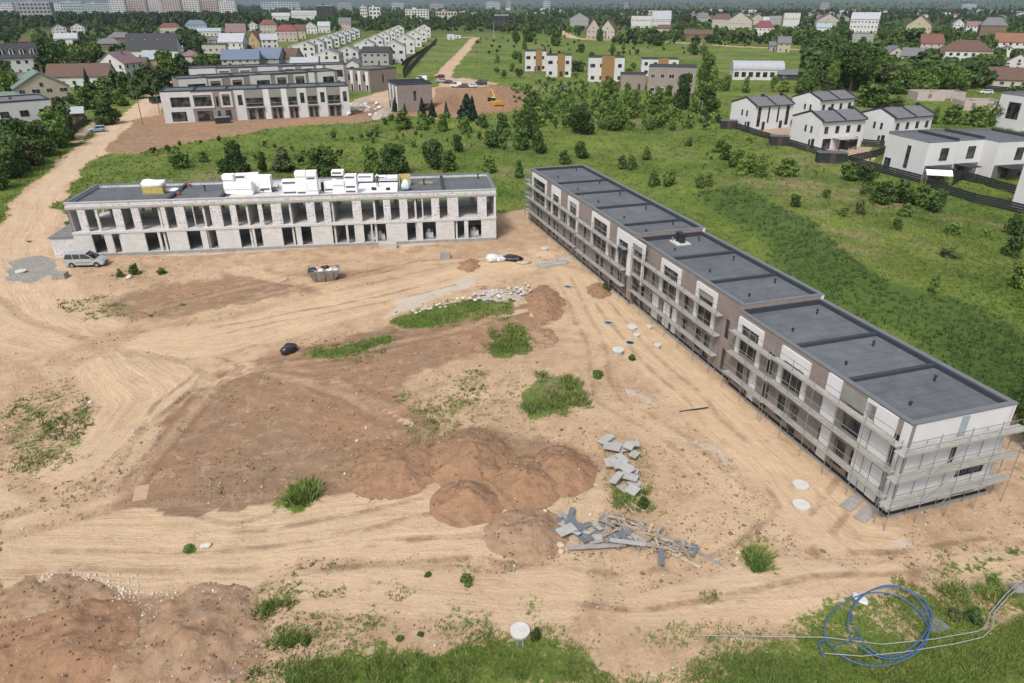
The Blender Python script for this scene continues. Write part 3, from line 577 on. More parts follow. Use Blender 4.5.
def person(x,y,z,rz,top,trs,label,bend=0.):
    """one skinned body + clothes-coloured children"""
    t=thing('person',label,'person',(x,y,z),rz)
    J={'pel':(0,0,.95),'ch':(0,.02-bend*.2,1.35),'nk':(0,-.02-bend*.3,1.52),'hd':(0,-.04-bend*.34,1.66),
       'hl':(-.1,0,.9),'kl':(-.12,-.05,.5),'al':(-.13,0,.08),'tl':(-.13,-.16,.04),'hr':(.1,0,.9),'kr':(.12,.03,.5),'ar':(.13,.08,.08),'tr':(.13,-.08,.04),
       'sl':(-.2,0-bend*.2,1.42),'el':(-.27,-.05-bend*.3,1.14),'wl':(-.24,-.25-bend*.3,.98),'sr':(.2,0-bend*.2,1.42),'er':(.28,-.02-bend*.3,1.14),'wr':(.26,-.2-bend*.3,.95)}
    rad={'pel':.14,'ch':.15,'nk':.06,'hd':.1,'hl':.1,'kl':.07,'al':.05,'tl':.045,'hr':.1,'kr':.07,'ar':.05,'tr':.045,'sl':.07,'el':.05,'wl':.035,'sr':.07,'er':.05,'wr':.035}
    E_=[('pel','ch'),('ch','nk'),('nk','hd'),('pel','hl'),('hl','kl'),('kl','al'),('al','tl'),('pel','hr'),('hr','kr'),('kr','ar'),('ar','tr'),('ch','sl'),('sl','el'),('el','wl'),('ch','sr'),('sr','er'),('er','wr')]
    ks=list(J); me=bpy.data.meshes.new('body'); me.from_pydata([J[k] for k in ks],[(ks.index(a),ks.index(b)) for a,b in E_],[])
    o=bpy.data.objects.new('body',me); COL.objects.link(o); o.parent=t; o.modifiers.new('skin','SKIN'); o.modifiers.new('sub','SUBSURF').levels=1
    for i,k in enumerate(ks): me.skin_vertices[0].data[i].radius=(rad[k],rad[k])
    me.skin_vertices[0].data[0].use_root=True
    mm,nt,b=newmat('clothes_'+label[:8]); tc=N(nt,'ShaderNodeTexCoord'); sp=N(nt,'ShaderNodeSeparateXYZ'); nt.links.new(tc.outputs['Object'],sp.inputs[0]); cr=N(nt,'ShaderNodeValToRGB'); cr.color_ramp.interpolation='CONSTANT'
    mu=N(nt,'ShaderNodeMath',operation='MULTIPLY'); mu.inputs[1].default_value=.5; nt.links.new(sp.outputs['Z'],mu.inputs[0]); nt.links.new(mu.outputs[0],cr.inputs[0])
    cr.color_ramp.elements[0].color=(*trs,1); e=cr.color_ramp.elements[1]; e.position=.49; e.color=(*top,1); e=cr.color_ramp.elements.new(.765); e.color=(.45,.28,.2,1); nt.links.new(cr.outputs[0],b.inputs['Base Color']); me.materials.append(mm)
    bm=bmesh.new(); bmesh.ops.create_uvsphere(bm,u_segments=12,v_segments=8,radius=.125); bmesh.ops.delete(bm,geom=[v for v in bm.verts if v.co.z<-.03],context='VERTS'); me=bpy.data.meshes.new('helmet'); bm.to_mesh(me); bm.free(); me.materials.append(mat('helmet_white',(.7,.7,.68),.4,.05,1.)); h=bpy.data.objects.new('helmet',me); COL.objects.link(h); h.parent=t; h.location=(0,-.04-bend*.34,1.7)
    return t
x,y=onroof(378,187); person(x,y,6.87,.4,(.05,.05,.06),(.06,.06,.07),'person in dark work clothes standing on the white roof sheet')
x,y=onroof(374,190); blob('tool_bag','dark tool bag on the white sheet beside the person','tool bag',(x,y,6.86),.35,.25,.4,DARK(),9)
x,y=onroof(388,190); blob('tool_sack','small dark sack at the front edge of the white roof sheet','sack',(x,y,6.86),.3,.25,.35,DARK(),12)
# ================================================================== finished row with scaffolding (right)
HR=7.1
A0=Vector((24.25,35.2)); A1=Vector((2.95,103.4)); fr=Facade(A1,A0)      # local x runs from the far end (0) to the near corner (L); +y = into the block (to the right)
LR=fr.L; WR=8.3
rb=thing('long_flat_roofed_building','long three-part apartment row with grey flat roofs, taupe brick and white framed windows','building',(A1.x,A1.y,0),fr.rz)
sR=lambda px,z=HR:fr.s_at(px,z)
br1,br2=sR(636),sR(740)
secs=[(0,br1,7.35,0.0),(br1,br2,6.95,.25),(br2,LR,6.6,-.15)]
secs=[(0,br1,HR+.85,-.15),(br1,br2,HR+.42,.3),(br2,LR,HR,.0)]
hS=lambda s:next((h-HR for a,b,h,_ in secs if a<=s<b),0)
divs=[sR(x) for x in (553.7,570.4,592.3,618.7)]+[sR(665),sR(701.5)]+[sR(791),sR(843)]
FR=[(534,548,'b'),(553.5,562,'p'),(570,580,'w'),(594,611,'b'),(619.5,632.5,'p'),(633,647,'w'),(660,679,'b'),(695,715,'w'),(741,765,'b'),(784,812,'p'),(830,843,'n'),(844,878,'g'),(878.6,898.4,'n')]
FRS=[(fr.s_at(a,6.7),fr.s_at(b,6.7),k) for a,b,k in FR]
FRS=[(max(a,.6),b,k) for a,b,k in FRS]
holes=[]; wins=[]
def addw(a,b,c,d,nv=2,nh=1): holes.append((a,b,c,d)); wins.append((a,b,c,d,nv,nh))
for i,(a,b,k) in enumerate(FRS):
    if k in('b','p','w','g'):
        addw(a+.45,b-.45,3.65,(6.1 if k!='p' else 5.7)+hS(a),3 if b-a>3.4 else 2,1)
        if k in 'bw' : pass
        c=(a+b)/2; addw(c-1.15,c-.1,.75,2.75,1); addw(c+.35,c+1.25,.45,2.75,1)
    nx=FRS[i+1][0] if i+1<len(FRS) else LR
    if nx-b>2.0:
        c=(b+nx)/2; addw(c-.4,c+.4,3.65,5.5,1); addw(c-.35,c+.45,.6,2.7,1)
for c in ((FRS[-3][0]+FRS[-3][1])/2,(FRS[-1][0]+FRS[-1][1])/2): addw(c-.55,c+.55,.6,2.6,1)
addw(LR-1.55,LR-.65,3.65,5.9,1); addw(LR-2.0,LR-.9,.5,1.7,2)
TP=BROWNB(); WH=WHITE(); GG=brickmat('sage_grey_cladding',(.26,.265,.235),(.24,.245,.22),(.2,.2,.18),.4,.2)
for i,(a,b,h,off) in enumerate(secs):
    m=MB(); hh=[q for q in holes if q[0]>=a and q[1]<=b]; z0=-.4
    wall_holes(m,a,b,z0,h,off,off+.3,hh); sw=m.build('facade_wall',TP,rb)
    MB().box(a,WR-.3,-.4,b,WR,h).build('rear_wall',WH,rb)
    if i==0: MB().box(0,.3,-.4,.3,WR-.3,h).build('end_wall',TP,rb)
    # step walls showing above the lower neighbour
    MB().box(b-.3,off+.3,3.0,b-.002,WR-.3,h).build('step_wall' if i<2 else 'inner_wall',TP,rb) if i<2 else None
    rfb=MB().box(a+(.3 if i==0 else 0),off+.3,h-.62,b-.3,WR-.3,h-.32).build('roof',ROOFM(),rb)
    # copings
    c=MB(); c.box(a-.05,off-.06,h,b+(.05 if i==2 else -.002),off+.34,h+.06); c.box(a-.05,WR-.34,h,b+(.05 if i==2 else -.002),WR+.08,h+.06)
    c.box(b-.36,off+.34,h,b+.05 if i==2 else b-.002,WR-.34,h+.06)
    if i==0: c.box(-.05,off+.34,h,.36,WR-.34,h+.06)
    c.build('coping',COPE(),rfb)
    u=MB(); u.box(a+.01,WR-.5,h-.32,b-.31,WR-.31,h-.01)
    for dv in divs:
        if a+.5<dv<b-.5: u.box(dv-.16,off+.31,h-.32,dv+.16,WR-.51,h-.08)
    if i==0: u.box(.31,off+.31,h-.32,.5,WR-.51,h-.01)
    else: u.box(a+.01,off+.31,h-.32,a+.2,WR-.51,h+.12 if i==1 else h+.1)
    u.build('roof_upstand',ROOFD(),rfb)
    ed=[a]+[d for d in divs if a+.5<d<b-.5]+[b]
    for p,q in zip(ed[:-1],ed[1:]):
        for (fx,fy,hh_) in ((.28,.78,.38),(.62,.22,.22)):
            xx,yy=p+(q-p)*fx,off+.5+(WR-1)*fy
            MB().tube((xx,yy,h-.33),(xx,yy,h-.33+hh_),.07,7).tube((xx,yy,h-.33+hh_),(xx,yy,h-.25+hh_),.12,7).build('vent_pipe',DARK(),rfb)
    MB().box(a+.05,off-.035,.05,b-.02,off-.003,.42).build('black_plinth_strip',mat('black_membrane',(.02,.02,.022),.7,.1,1.),rb)
    MB().box(a+.02,off-.10,-.5,b-.02,off-.036,.18).build('plinth',CNC2,rb)
def offs(s): return next((o for a,b,_,o in secs if a<=s<b),0)
for a,b,c,d,nv,nh in wins:
    o=offs(a); window(rb,a,b,c,d,o+.16,nv,nh)
for a,b,k in FRS:
    o=offs(a); f=MB(); dz=hS(a); zt=(6.75 if k!='n' else 7.0)+dz
    if k in 'bwp':
        w_=.42; zb=3.15
        f.box(a,o-.16,zb,a+w_,o-.003,zt); f.box(b-w_,o-.16,zb,b,o-.003,zt); f.box(a+w_,o-.16,(6.25 if k!='p' else 5.75)+dz,b-w_,o-.003,zt)
        f.build('white_frame',WH,rb)
        if k=='w' : MB().box(a+w_,o-.06,5.62+dz,b-w_,o-.004,6.24+dz).build('grey_panel',GG,rb)
    elif k=='n': f.box(a,o-.16,3.2,b,o-.003,zt); f.build('white_panel',WH,rb)
    else: f.box(a+.02,o-.05,5.7,b-.02,o-.003,zt); f.build('grey_panel',GG,rb)
for (a,b) in ((650,656),(661,667)):
    s0,s1=fr.s_at(a,1.6),fr.s_at(b,1.6); MB().box(s0,offs(s0)-.12,.45,s1,offs(s0)-.003,3.0).build('white_panel',WH,rb)
for i in range(0,len(FRS),2):
    a,b,k=FRS[i]; s0,s1=b-.9,b; MB().box(s0,offs(s0)-.1,.45,s1,offs(s0)-.003,3.0).build('white_panel',WH,rb) if i>5 else None
MB().box(LR-3.6,-.05,.45,LR-2.3,-.003,7.0).box(LR-.6,-.05,.45,LR,-.003,7.0).box(LR-2.29,-.05,.45,LR-2.05,-.003,3.4).build('white_corner_panel',WH,rb)
# near end wall, built in a frame of its own: x from the near corner to the right
ee=thing('end_wall','', '',(0,0,0)); 
for k in ('label','category'): 
    if k in ee: del ee[k]
ee.parent=rb; ee.location=(LR,0,0); ee.rotation_euler=(0,0,math.pi/2)
he=[(3.85,4.35,3.3,5.3),(4.9,7.3,2.05,3.3),(5.2,7.2,.5,1.15)]
m=MB(); wall_holes(m,.0,WR,-.4,HR,-.0,.3,he); m.build('white_end_wall',WH,ee)
for (a,b,c,d),nv in zip(he,(1,4,3)): window(ee,a,b,c,d,.12,nv)
MB().box(3.9,-.03,5.3,4.5,-.003,HR-.12).build('grey_strip',mat('blue_grey_strip',(.30,.35,.37),.5,.1,1.),ee)
MB().box(4.75,-.03,2.0,5.6,-.003,3.35).build('timber_board',mat('tan_board',(.36,.28,.14),.7,.1,1.),ee) if False else None
MB().box(0,-.04,.1,WR,-.003,.42).build('black_plinth_strip',mat('black_membrane',(.02,.02,.022)),ee)
MB().box(0,-.12,-.5,WR,-.041,.2).build('plinth',CNC2,ee)
# rooftop air unit
p=P(680,243,HR+.1); t=thing('rooftop_ventilation_unit','dark twin ventilation unit on a pale base, alone on the middle roof','ventilation unit',(p[0],p[1],HR+.105),fr.rz)
MB().box(-.9,-.8,0,.9,.8,.12).build('base_plate',mat('pale_base',(.5,.5,.47),.9,.15,2.),t)
for dx in (-.32,.32): MB().box(dx-.24,-.25,.12,dx+.24,.25,1.0).box(dx-.3,-.3,1.0,dx+.3,.3,1.1).build('duct',DARK(),t)
MB().box(-.75,-.6,.12,-.6,-.5,.5).build('bracket',GALV(),t)
# ---- scaffolding
def scaffold(label,s0,s1,off,levels=(1.75,3.7,5.65),base=None,bay=2.57,reach=.68,ztop=6.8,gap=.2,root=None,par=None):
    base=base or rb
    t=thing('scaffold',label,'scaffolding',(0,0,0),0,'scaffolds around the long building'); t.matrix_world=base.matrix_world.copy() if False else Matrix.Identity(4)
    t.location=base_loc(base); t.rotation_euler=(0,0,base_rz(base))
    n=max(1,int(round((s1-s0)/bay))); y0=off-gap-reach; y1=off-gap
    for k in range(n+1):
        s=s0+(s1-s0)*k/n
        for yy in (y0,y1):
            MB().tube((s,yy,-.25),(s,yy,ztop if yy==y0 else ztop-.9),.028,5).build('pole',GALV(),t)
            MB().box(s-.09,yy-.09,-.27,s+.09,yy+.09,-.22).build('base_foot',GALV(),t) if False else None
    for z in levels:
        d=MB(); d.box(s0-.15,y0+.03,z-.05,s1+.15,y1-.03,z); d.build('deck',DECK(),t)
        d=MB(); d.box(s0-.1,y0-.03,z+.005,s1+.1,y0-.005,z+.15); d.build('toe_board',mat('toe_board',(.33,.31,.27),.9,.2,2.),t)
        g=MB(); g.tube((s0,y0,z+.5),(s1,y0,z+.5),.022,4); g.tube((s0,y0,z+1.),(s1,y0,z+1.),.022,4); g.build('guard_rail',GALV(),t)
        g=MB()
        for k in range(n+1):
            s=s0+(s1-s0)*k/n; g.tube((s,y0,z-.08),(s,y1,z-.08),.025,4)
        g.build('ledger',GALV(),t)
    for k in range(1,n,5):
        a=s0+(s1-s0)*k/n; b=s0+(s1-s0)*(k+1)/n; g=MB()
        for z in (-.2,)+tuple(levels[:-1]): g.tube((a,y0-.03,z),(b,y0-.03,z+2.0),.02,4)
        g.build('brace',GALV(),t)
    return t
def base_loc(b): 
    return b.location.copy() if b is not ee else Vector((A0.x,A0.y,0))
def base_rz(b): return fr.rz if b is rb else fr.rz+math.pi/2
scaffold('scaffold along the farthest third of the taupe long building',-.6,br1*.545,0)
scaffold('scaffold before the fifth roof bay, left of the dark doorway gap',br1*.57,br1-1.5,0,levels=(1.7,3.6,5.6))
scaffold('scaffold along the middle part under the rooftop ventilation unit',br1+.2,br2-2.5,.35,levels=(1.8,3.75,5.7))
scaffold('scaffold at the joint before the nearest building part',br2+.2,br2+(LR-br2)*.30,0,levels=(1.65,3.6,5.5))
scaffold('scaffold along the nearest building part up to the white corner',br2+(LR-br2)*.32,LR-.2,0,levels=(1.75,3.7,5.65))
scaffold('scaffold across the white end wall nearest the camera',-1.1,WR+.3,0,base=ee,levels=(1.75,3.7,5.65),ztop=6.8,reach=.8)
t=scaffold('scaffold tower sticking out at the far left end of the long building',-3.0,-1.0,.9,levels=(1.75,3.7,5.65))
x,y=P(628,262,4.9)
q=A1.xy+fr.u*(sR(630)+0.)-fr.n*(.75)
t=thing('material_bundle','dark bundle of materials piled on the scaffold deck at the joint','bundle',(q.x,q.y,5.6),fr.rz)
MB().box(-.7,-.3,0,.5,.3,.5).build('dark_box',DARK(),t); MB().box(-.9,-.25,.5,.7,.2,.62).build('grey_board',GALV(),t)
# ================================================================== houses
WC={'w':('white_plaster',(.53,.53,.52)),'c':('cream_plaster',(.42,.395,.34)),'b':('beige_plaster',(.40,.35,.27)),'g':('grey_plaster',(.30,.30,.30)),'br':('brown_brick_wall',(.17,.115,.08)),
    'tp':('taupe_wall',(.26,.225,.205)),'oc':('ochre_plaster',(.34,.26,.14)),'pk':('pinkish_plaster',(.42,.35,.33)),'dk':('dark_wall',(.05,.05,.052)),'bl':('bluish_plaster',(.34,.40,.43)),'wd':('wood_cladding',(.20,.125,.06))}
RC={'g':('grey_tile_roof',(.145,.15,.16)),'lg':('light_metal_roof',(.36,.38,.41)),'br':('brown_tile_roof',(.12,.075,.058)),'rd':('red_tile_roof',(.16,.075,.06)),'or':('orange_tile_roof',(.22,.11,.075)),'cr':('crimson_metal_roof',(.20,.06,.075)),
    'gn':('green_grey_roof',(.14,.20,.17)),'bl':('blue_grey_roof',(.13,.17,.24)),'dk':('charcoal_roof',(.045,.048,.055)),'mv':('mauve_roof',(.20,.13,.14)),'pb':('pale_blue_roof',(.28,.35,.39)),'mr':('maroon_roof',(.17,.06,.065))}
def tilemat(key):
    n,c=RC[key]
    if n in _m: return _m[n]
    m=mat(n,c,.7,.14,.9,spec=.3); nt=m.node_tree; b=nt.nodes['Principled BSDF']
    tc=N(nt,'ShaderNodeTexCoord'); wv=N(nt,'ShaderNodeTexWave',wave_type='BANDS',bands_direction='Z'); wv.inputs['Scale'].default_value=1.6; wv.inputs['Distortion'].default_value=.4
    nt.links.new(tc.outputs['Object'],wv.inputs['Vector']); bp=N(nt,'ShaderNodeBump',i_Strength=.5,i_Distance=.05); nt.links.new(wv.outputs['Fac'],bp.inputs['Height']); nt.links.new(bp.outputs['Normal'],b.inputs['Normal']); return m
def wm(k): n,c=WC[k]; return mat(n,c,.88,.07,.35,dirt=tuple(q*.82 for q in c))
def gable_geo(mb,x0,x1,y0,y1,ze,zr,ov,style,th=.22,asym=.5):
    """roof shell; ridge along x ('x'), along y ('y'), 'hip'"""
    X0,X1,Y0,Y1=x0-ov,x1+ov,y0-ov,y1+ov
    if style=='x':
        ym=y0+(y1-y0)*asym; k=(zr-ze)/(ym-y0) if ym>y0 else 0; k2=(zr-ze)/(y1-ym) if y1>ym else 0
        mb.profx([(Y0,ze-k*ov),(Y0,ze-k*ov+th),(ym,zr+th),(Y1,ze-k2*ov+th),(Y1,ze-k2*ov),(ym,zr)],X0,X1)
    elif style=='y':
        xm=x0+(x1-x0)*asym; k=(zr-ze)/(xm-x0); k2=(zr-ze)/(x1-xm)
        mb.profy([(X0,ze-k*ov),(X0,ze-k*ov+th),(xm,zr+th),(X1,ze-k2*ov+th),(X1,ze-k2*ov),(xm,zr)],Y0,Y1)
    else:
        w,d=X1-X0,Y1-Y0; ym=(Y0+Y1)/2; xm=(X0+X1)/2
        if w>=d: a,b=(X0+d/2*.9,ym),(X1-d/2*.9,ym)
        else: a,b=(xm,Y0+w/2*.9),(xm,Y1-w/2*.9)
        z=ze-.1; v=[(X0,Y0,z),(X1,Y0,z),(X1,Y1,z),(X0,Y1,z),(X0,Y0,z+.15),(X1,Y0,z+.15),(X1,Y1,z+.15),(X0,Y1,z+.15),(a[0],a[1],zr+.15),(b[0],b[1],zr+.15)]
        f=[(0,3,2,1),(0,1,5,4),(1,2,6,5),(2,3,7,6),(3,0,4,7)]
        f+=[(4,5,9,8),(5,6,9),(6,7,8,9),(7,4,8)] if w>=d else [(4,5,8),(5,6,9,8),(6,7,9),(7,4,8,9)]
        mb.add(v,f)
def house_at(x,y,w,d,h,label,wall='w',roof='g',style='x',rz=0.,rr=.38,storeys=2,group='houses of the settlement',name='house',chim=1,ov=.45,z=None,asym=.5,band=None,cat='house',dorm=0,sky=0,trim=None,wing=False,ww=1.15,base='wall'):
    """front face centre at (x,y)"""
    z=gz(x,y) if z is None else z
    t=thing(name,label,cat,(x,y,z),rz,group); rnd=random.Random(int(abs(x*13+y*7)))
    flat=style=='flat'; ze=h if flat else h*(1-rr); ztop=h
    mbw=MB(); 
    if style=='x':
        ym=d*asym; mbw.profx([(0,-1.5),(d,-1.5),(d,ze),(ym,ztop),(0,ze)],-w/2,w/2)
    elif style=='y':
        xm=-w/2+w*asym; mbw.profy([(-w/2,-1.5),(w/2,-1.5),(w/2,ze),(xm,ztop),(-w/2,ze)],0,d)
    else: mbw.box(-w/2,0,-1.5,w/2,d,ze-.01)
    mbw.build('wall',wm(wall),t)
    rb_=MB()
    if flat:
        rb_.box(-w/2+.25,.25,ze,w/2-.25,d-.25,ze+.04); r_=rb_.build('roof',tilemat(roof),t)
        p=MB(); 
        for a in ((-w/2-.06,-.06,w/2+.06,.25),(-w/2-.06,d-.25,w/2+.06,d+.06),(-w/2-.06,.25,-w/2+.25,d-.25),(w/2-.25,.25,w/2+.06,d-.25)): p.box(a[0],a[1],ze-.02,a[2],a[3],ze+.32)
        p.build('parapet',trim and wm(trim) or ROOFD(),t)
    else:
        gable_geo(rb_,-w/2,w/2,0,d,ze,ztop,ov,style,asym=asym); r_=rb_.build('roof',tilemat(roof),t)
    for i in range(chim):
        cx=rnd.uniform(-.25,.25)*w; cy=d*(.5 if style!='y' else rnd.uniform(.3,.7)); cx=cx if style!='y' else rnd.choice((-.12,.12))*w
        MB().box(cx-.35,cy-.3,ztop*.8,cx+.35,cy+.3,ztop+.9).box(cx-.42,cy-.37,ztop+.9,cx+.42,cy+.37,ztop+1.0).build('chimney',mat('chimney_brick',(.16,.10,.085),.9,.15,2.),r_)
    if band:
        MB().box(-w/2-.03,-.04,-.6,w/2+.03,-.003,ze*.42).build('lower_cladding',wm(band),t)
    sh_=ze/storeys; n=max(1,int(w/3.3)); fy=-.045 if band else 0
    for s in range(storeys):
        for k in range(n):
            cx=-w/2+w*(k+.5)/n+rnd.uniform(-.15,.15); wd=ww*(1.35 if rnd.random()<.3 else 1)
            if s==0 and k==n//2: 
                MB().box(cx-.5,fy-.08,.02,cx+.5,fy-.003,2.15).build('door',mat('dark_door',(.07,.05,.04),.6,.1,2.),t); continue
            window(t,cx-wd/2,cx+wd/2,s*sh_+.95,min(s*sh_+2.35,ze-.25),fy,2,1,far=True,fm=mat('white_window_frame',(.5,.5,.5),.5,.05,1.) if wall not in('w',) else None)
        ns=max(1,int(d/4))
        for sx in (-1,1):
            for k in range(ns):
                cy=d*(k+.5)/ns; window(t,cy-.5,cy+.5,s*sh_+.95,min(s*sh_+2.3,ze-.25),0,1,1,far=True,side=(sx*w/2,sx))
    if style=='y' and h*rr>2: window(t,-w/2+w*asym-.5,-w/2+w*asym+.5,ze+.2,ze+1.4,0,2,1,far=True)
    for k in range(dorm):
        cx=-w/2+w*(k+.5)/dorm; m=MB(); dh=(ztop-ze)*.62; m.profy([(cx-.9,ze+.2),(cx+.9,ze+.2),(cx+.9,ze+dh),(cx,ze+dh+.6),(cx-.9,ze+dh)],d*.08,d*.34); dm=m.build('dormer',wm(wall),t)
        MB().profy([(cx-1.15,ze+dh-.15),(cx-1.15,ze+dh),(cx,ze+dh+.8),(cx+1.15,ze+dh),(cx+1.15,ze+dh-.15),(cx,ze+dh+.62)],d*.05,d*.36).build('dormer_roof',tilemat(roof),dm)
        window(dm,cx-.45,cx+.45,ze+.5,ze+dh-.1,d*.08,1,1,far=True)
    for k in range(sky):
        cx=-w/2+w*(k+.5)/sky; f=.3; zz=ze+(ztop-ze)*f/ .5*1+.24; MB().box(cx-.4,d*f-.5,zz-.12,cx+.4,d*f+.3,zz+.06).build('skylight',mat('skylight',(.5,.53,.56),.3,.05,1.),r_)
    return t
def house(x0,x1,yt,yb,label,wall='w',roof='g',style='x',d=9.,rot=0.,**k):
    cx=(x0+x1)/2; sc=mpp(cx,yb); x,y=P(cx,yb); dist=math.hypot(x,y); dep=math.atan2(CH,dist); w=(x1-x0)*sc
    r=R(rot)+math.atan2(-x,y)*.6
    w=max(4.5,.93*(w-abs(math.sin(r+math.atan2(x,y)))*d*.9)/max(.5,abs(math.cos(r+math.atan2(x,y))))); h=max(3.,.9*((yb-yt)*sc-(d*.5)*math.sin(dep))/math.cos(dep))
    return house_at(x,y,w,d,h,label,wall,roof,style,rz=r,**k)
RECT=[]
_h=house
def house(x0,x1,yt,yb,*a,**k): RECT.append((x0,x1,yt,yb)); return _h(x0,x1,yt,yb,*a,**k)
H=house; UL='houses left of the sand road'; FR_='houses beyond the field'; RV='houses of the right-hand village'
H(-6,41,43,75,'white terrace with dark grey roof and row of dormers at the left edge','w','dk','x',9,14,dorm=5,rr=.42,group=UL)
H(20,47,37,48,'low house with a pinkish-brown roof behind the white dormered terrace','br','br','hip',9,5,storeys=1,group=UL)
H(53,67,24,34,'small white gabled house half hidden at the forest edge','w','g','y',9,10,group=UL)
H(71,86,23,33,'pair-gabled white house at the forest edge, right of a similar smaller one','w','dk','y',9,-5,group=UL)
H(56,79,33,46,'long white low house with pale roof among the left trees','w','lg','x',8,0,storeys=1,group=UL)
H(96,122,38,50,'low dark brown house with a flat hipped grey roof','br','g','hip',10,0,storeys=1,group=UL,rr=.45)
H(109,136,32,49,'taller dark brown house with a grey hipped roof','br','g','hip',10,0,group=UL,rr=.3)
H(128,181,33,62,'white house with long steep grey roof carrying four small skylights','w','dk','x',11,-4,sky=4,rr=.55,storeys=1,group=UL,chim=2)
H(94,134,51,78,'white house with a brownish-pink gable roof turned to the road','w','mv','y',12,-28,rr=.42,group=UL)
H(130,149,57,72,'small house with a faded brown roof right of the pink-roofed gable','c','br','x',8,-10,storeys=1,group=UL)
H(48,113,63,87,'long low house with weathered grey-brown roof and two chimneys','w','br','x',10,-6,rr=.5,storeys=1,chim=2,group=UL)
H(20,74,69,105,'cream house with a sage green gable roof and wide dark windows','b','gn','y',15,18,rr=.45,group=UL,ww=1.8)
H(18,33,72,88,'small grey-roofed annex left of the green gabled house','g','g','x',7,0,storeys=1,group=UL)
H(-14,60,97,140,'modern white house with dark horizontal eaves bands, lower left village','w','g','flat',13,20,group=UL,ww=1.8,trim=None)
H(-12,34,91,112,'house with a green-grey hipped roof right behind the banded white house','c','gn','hip',10,10,rr=.5,group=UL,storeys=1)
H(57,85,107,124,'long dark red shed with a pale arched roof by the white house','mr_' if False else 'br','lg','x',5,6,storeys=1,chim=0,rr=.3,group=UL,cat='shed',name='shed')
H(144,166,50,71,'ochre house with a pale blue metal roof','oc','pb','x',9,0,group=UL)
H(154,184,46,58,'low white house with a pale metal roof behind the ochre one','w','lg','x',9,0,storeys=1,group=UL,chim=0)
H(181,201,50,64,'small house with a mauve pink hipped roof by a dark spruce','c','mv','hip',9,0,storeys=1,group=UL)
H(202,229,44,61,'square cream house with a flat grey roof right of the spruce','c','g','flat',10,0,group=UL)
H(217,247,33,54,'large white house with a light metal roof among the left houses','w','lg','x',12,-12,rr=.4,group=UL)
H(186,208,20,32,'pale blue house with a blue-grey hipped roof at the wood','bl','bl','hip',10,0,group=UL)
H(160,181,23,33,'cream house with a dull red roof at the wood edge','c','mr','hip',9,0,storeys=1,group=UL)
H(198,222,28,36,'low house with a pale blue metal roof behind the white one','w','pb','x',8,0,storeys=1,group=UL)
H(226,247,24,37,'house with a tall plum-brown roof behind the light metal roof','c','mv','x',10,0,rr=.6,storeys=1,group=UL)
H(244,264,31,48,'yellow-gabled house with a dark brown steep roof','oc','br','y',10,-30,rr=.6,storeys=1,group=UL)
H(248,258,22,31,'tiny white gabled house right of the plum-brown roof','w','lg','y',8,0,group=UL)
H(208,226,37,44,'low house with a dark grey hipped roof, among the pale metal roofs','g','g','hip',8,0,storeys=1,group=UL)
H(260,278,20,33,'pinkish red roofed house left of the crimson one','c','rd','hip',9,0,group=FR_)
H(276,299,25,42,'house with a bright crimson hipped roof and red walls','pk','cr','hip',10,0,group=FR_,rr=.35)
H(295,307,25,39,'small brown house against the crimson roofed one','b','br','x',8,0,group=FR_)
H(262,279,34,49,'small white house with a pale roof below the crimson one','w','lg','x',8,10,group=FR_)
H(304,318,22,34,'white house half hidden in trees right of the brown one','w','g','y',8,0,group=FR_)
H(318,331,22,33,'white low house with light roof in the trees before the glass block','w','lg','x',8,0,storeys=1,group=FR_)
H(339,352,18,30,'narrow pinkish house beside the trees under the office block','pk','g','x',8,0,group=FR_)
H(272,291,13,21,'pale metal roofed house far left of the dark glass block','w','lg','x',12,0,group=FR_,storeys=1)
H(291,318,11,20,'long white hall far behind the crimson roof','w','lg','x',14,0,group=FR_,chim=0,rr=.2)
H(447,455,34,40,'tiny white hut at the end of the sand track','w','lg','flat',6,0,storeys=1,chim=0,group=FR_,cat='hut')
H(455,461,35,39,'smaller white hut right of the one at the track end','w','g','flat',5,0,storeys=1,chim=0,group=FR_,cat='hut')
H(569,589,13,27,'grey gabled house behind the far field, left of the brown pair','g','g','y',10,0,group=FR_)
H(586,600,19,39,'left one of two dark brown steep gabled houses','pk','br','y',11,0,rr=.5,group=FR_)
H(598,616,20,39,'right one of two brown gabled houses, with cream gable','c','br','y',11,-20,rr=.5,group=FR_)
H(604,618,32,39,'low dark garage in front of the two brown gables','br','dk','flat',7,0,storeys=1,chim=0,group=FR_,cat='garage')
H(630,652,16,28,'wide white house with flat grey roof beyond the field','w','g','flat',10,0,group=FR_)
H(651,671,11,27,'tall white house with steep pale grey roof beyond the field','w','lg','x',10,0,rr=.5,group=FR_)
H(657,671,25,34,'low brown-roofed house below the tall white one','b','br','x',8,0,storeys=1,group=FR_)
H(683,713,30,39,'long low dark brown bungalow beyond the field','br','br','x',9,0,storeys=1,group=FR_,rr=.5,chim=0)
H(697,707,13,24,'small grey roofed house behind the long brown bungalow','g','g','x',8,0,group=FR_)
H(711,732,14,28,'cream house with a grey hipped roof, left of the tallest gable','c','br','hip',10,0,group=FR_)
H(725,752,12,30,'large cream house with several brown steep gables','c','br','y',13,-12,rr=.5,group=FR_,chim=2)
H(751,763,14,25,'small cream gabled house right of the large cream one','c','br','y',8,0,group=FR_)
H(762,769,17,26,'tiny pale house squeezed left of the maroon roof','c','lg','x',8,0,group=FR_)
H(753,774,21,36,'white house with a maroon red hipped roof','w','mr','hip',11,0,rr=.45,group=FR_)
H(768,779,42,52,'small house with a grey metal roof over the hedge','g','g','x',8,0,storeys=1,group=RV)
H(776,790,37,53,'grey-brown house right of the small grey metal roof','b','g','x',8,0,group=RV)
H(782,799,13,28,'grey-white flat house at the left of the right-hand village','w','lg','flat',10,0,group=RV)
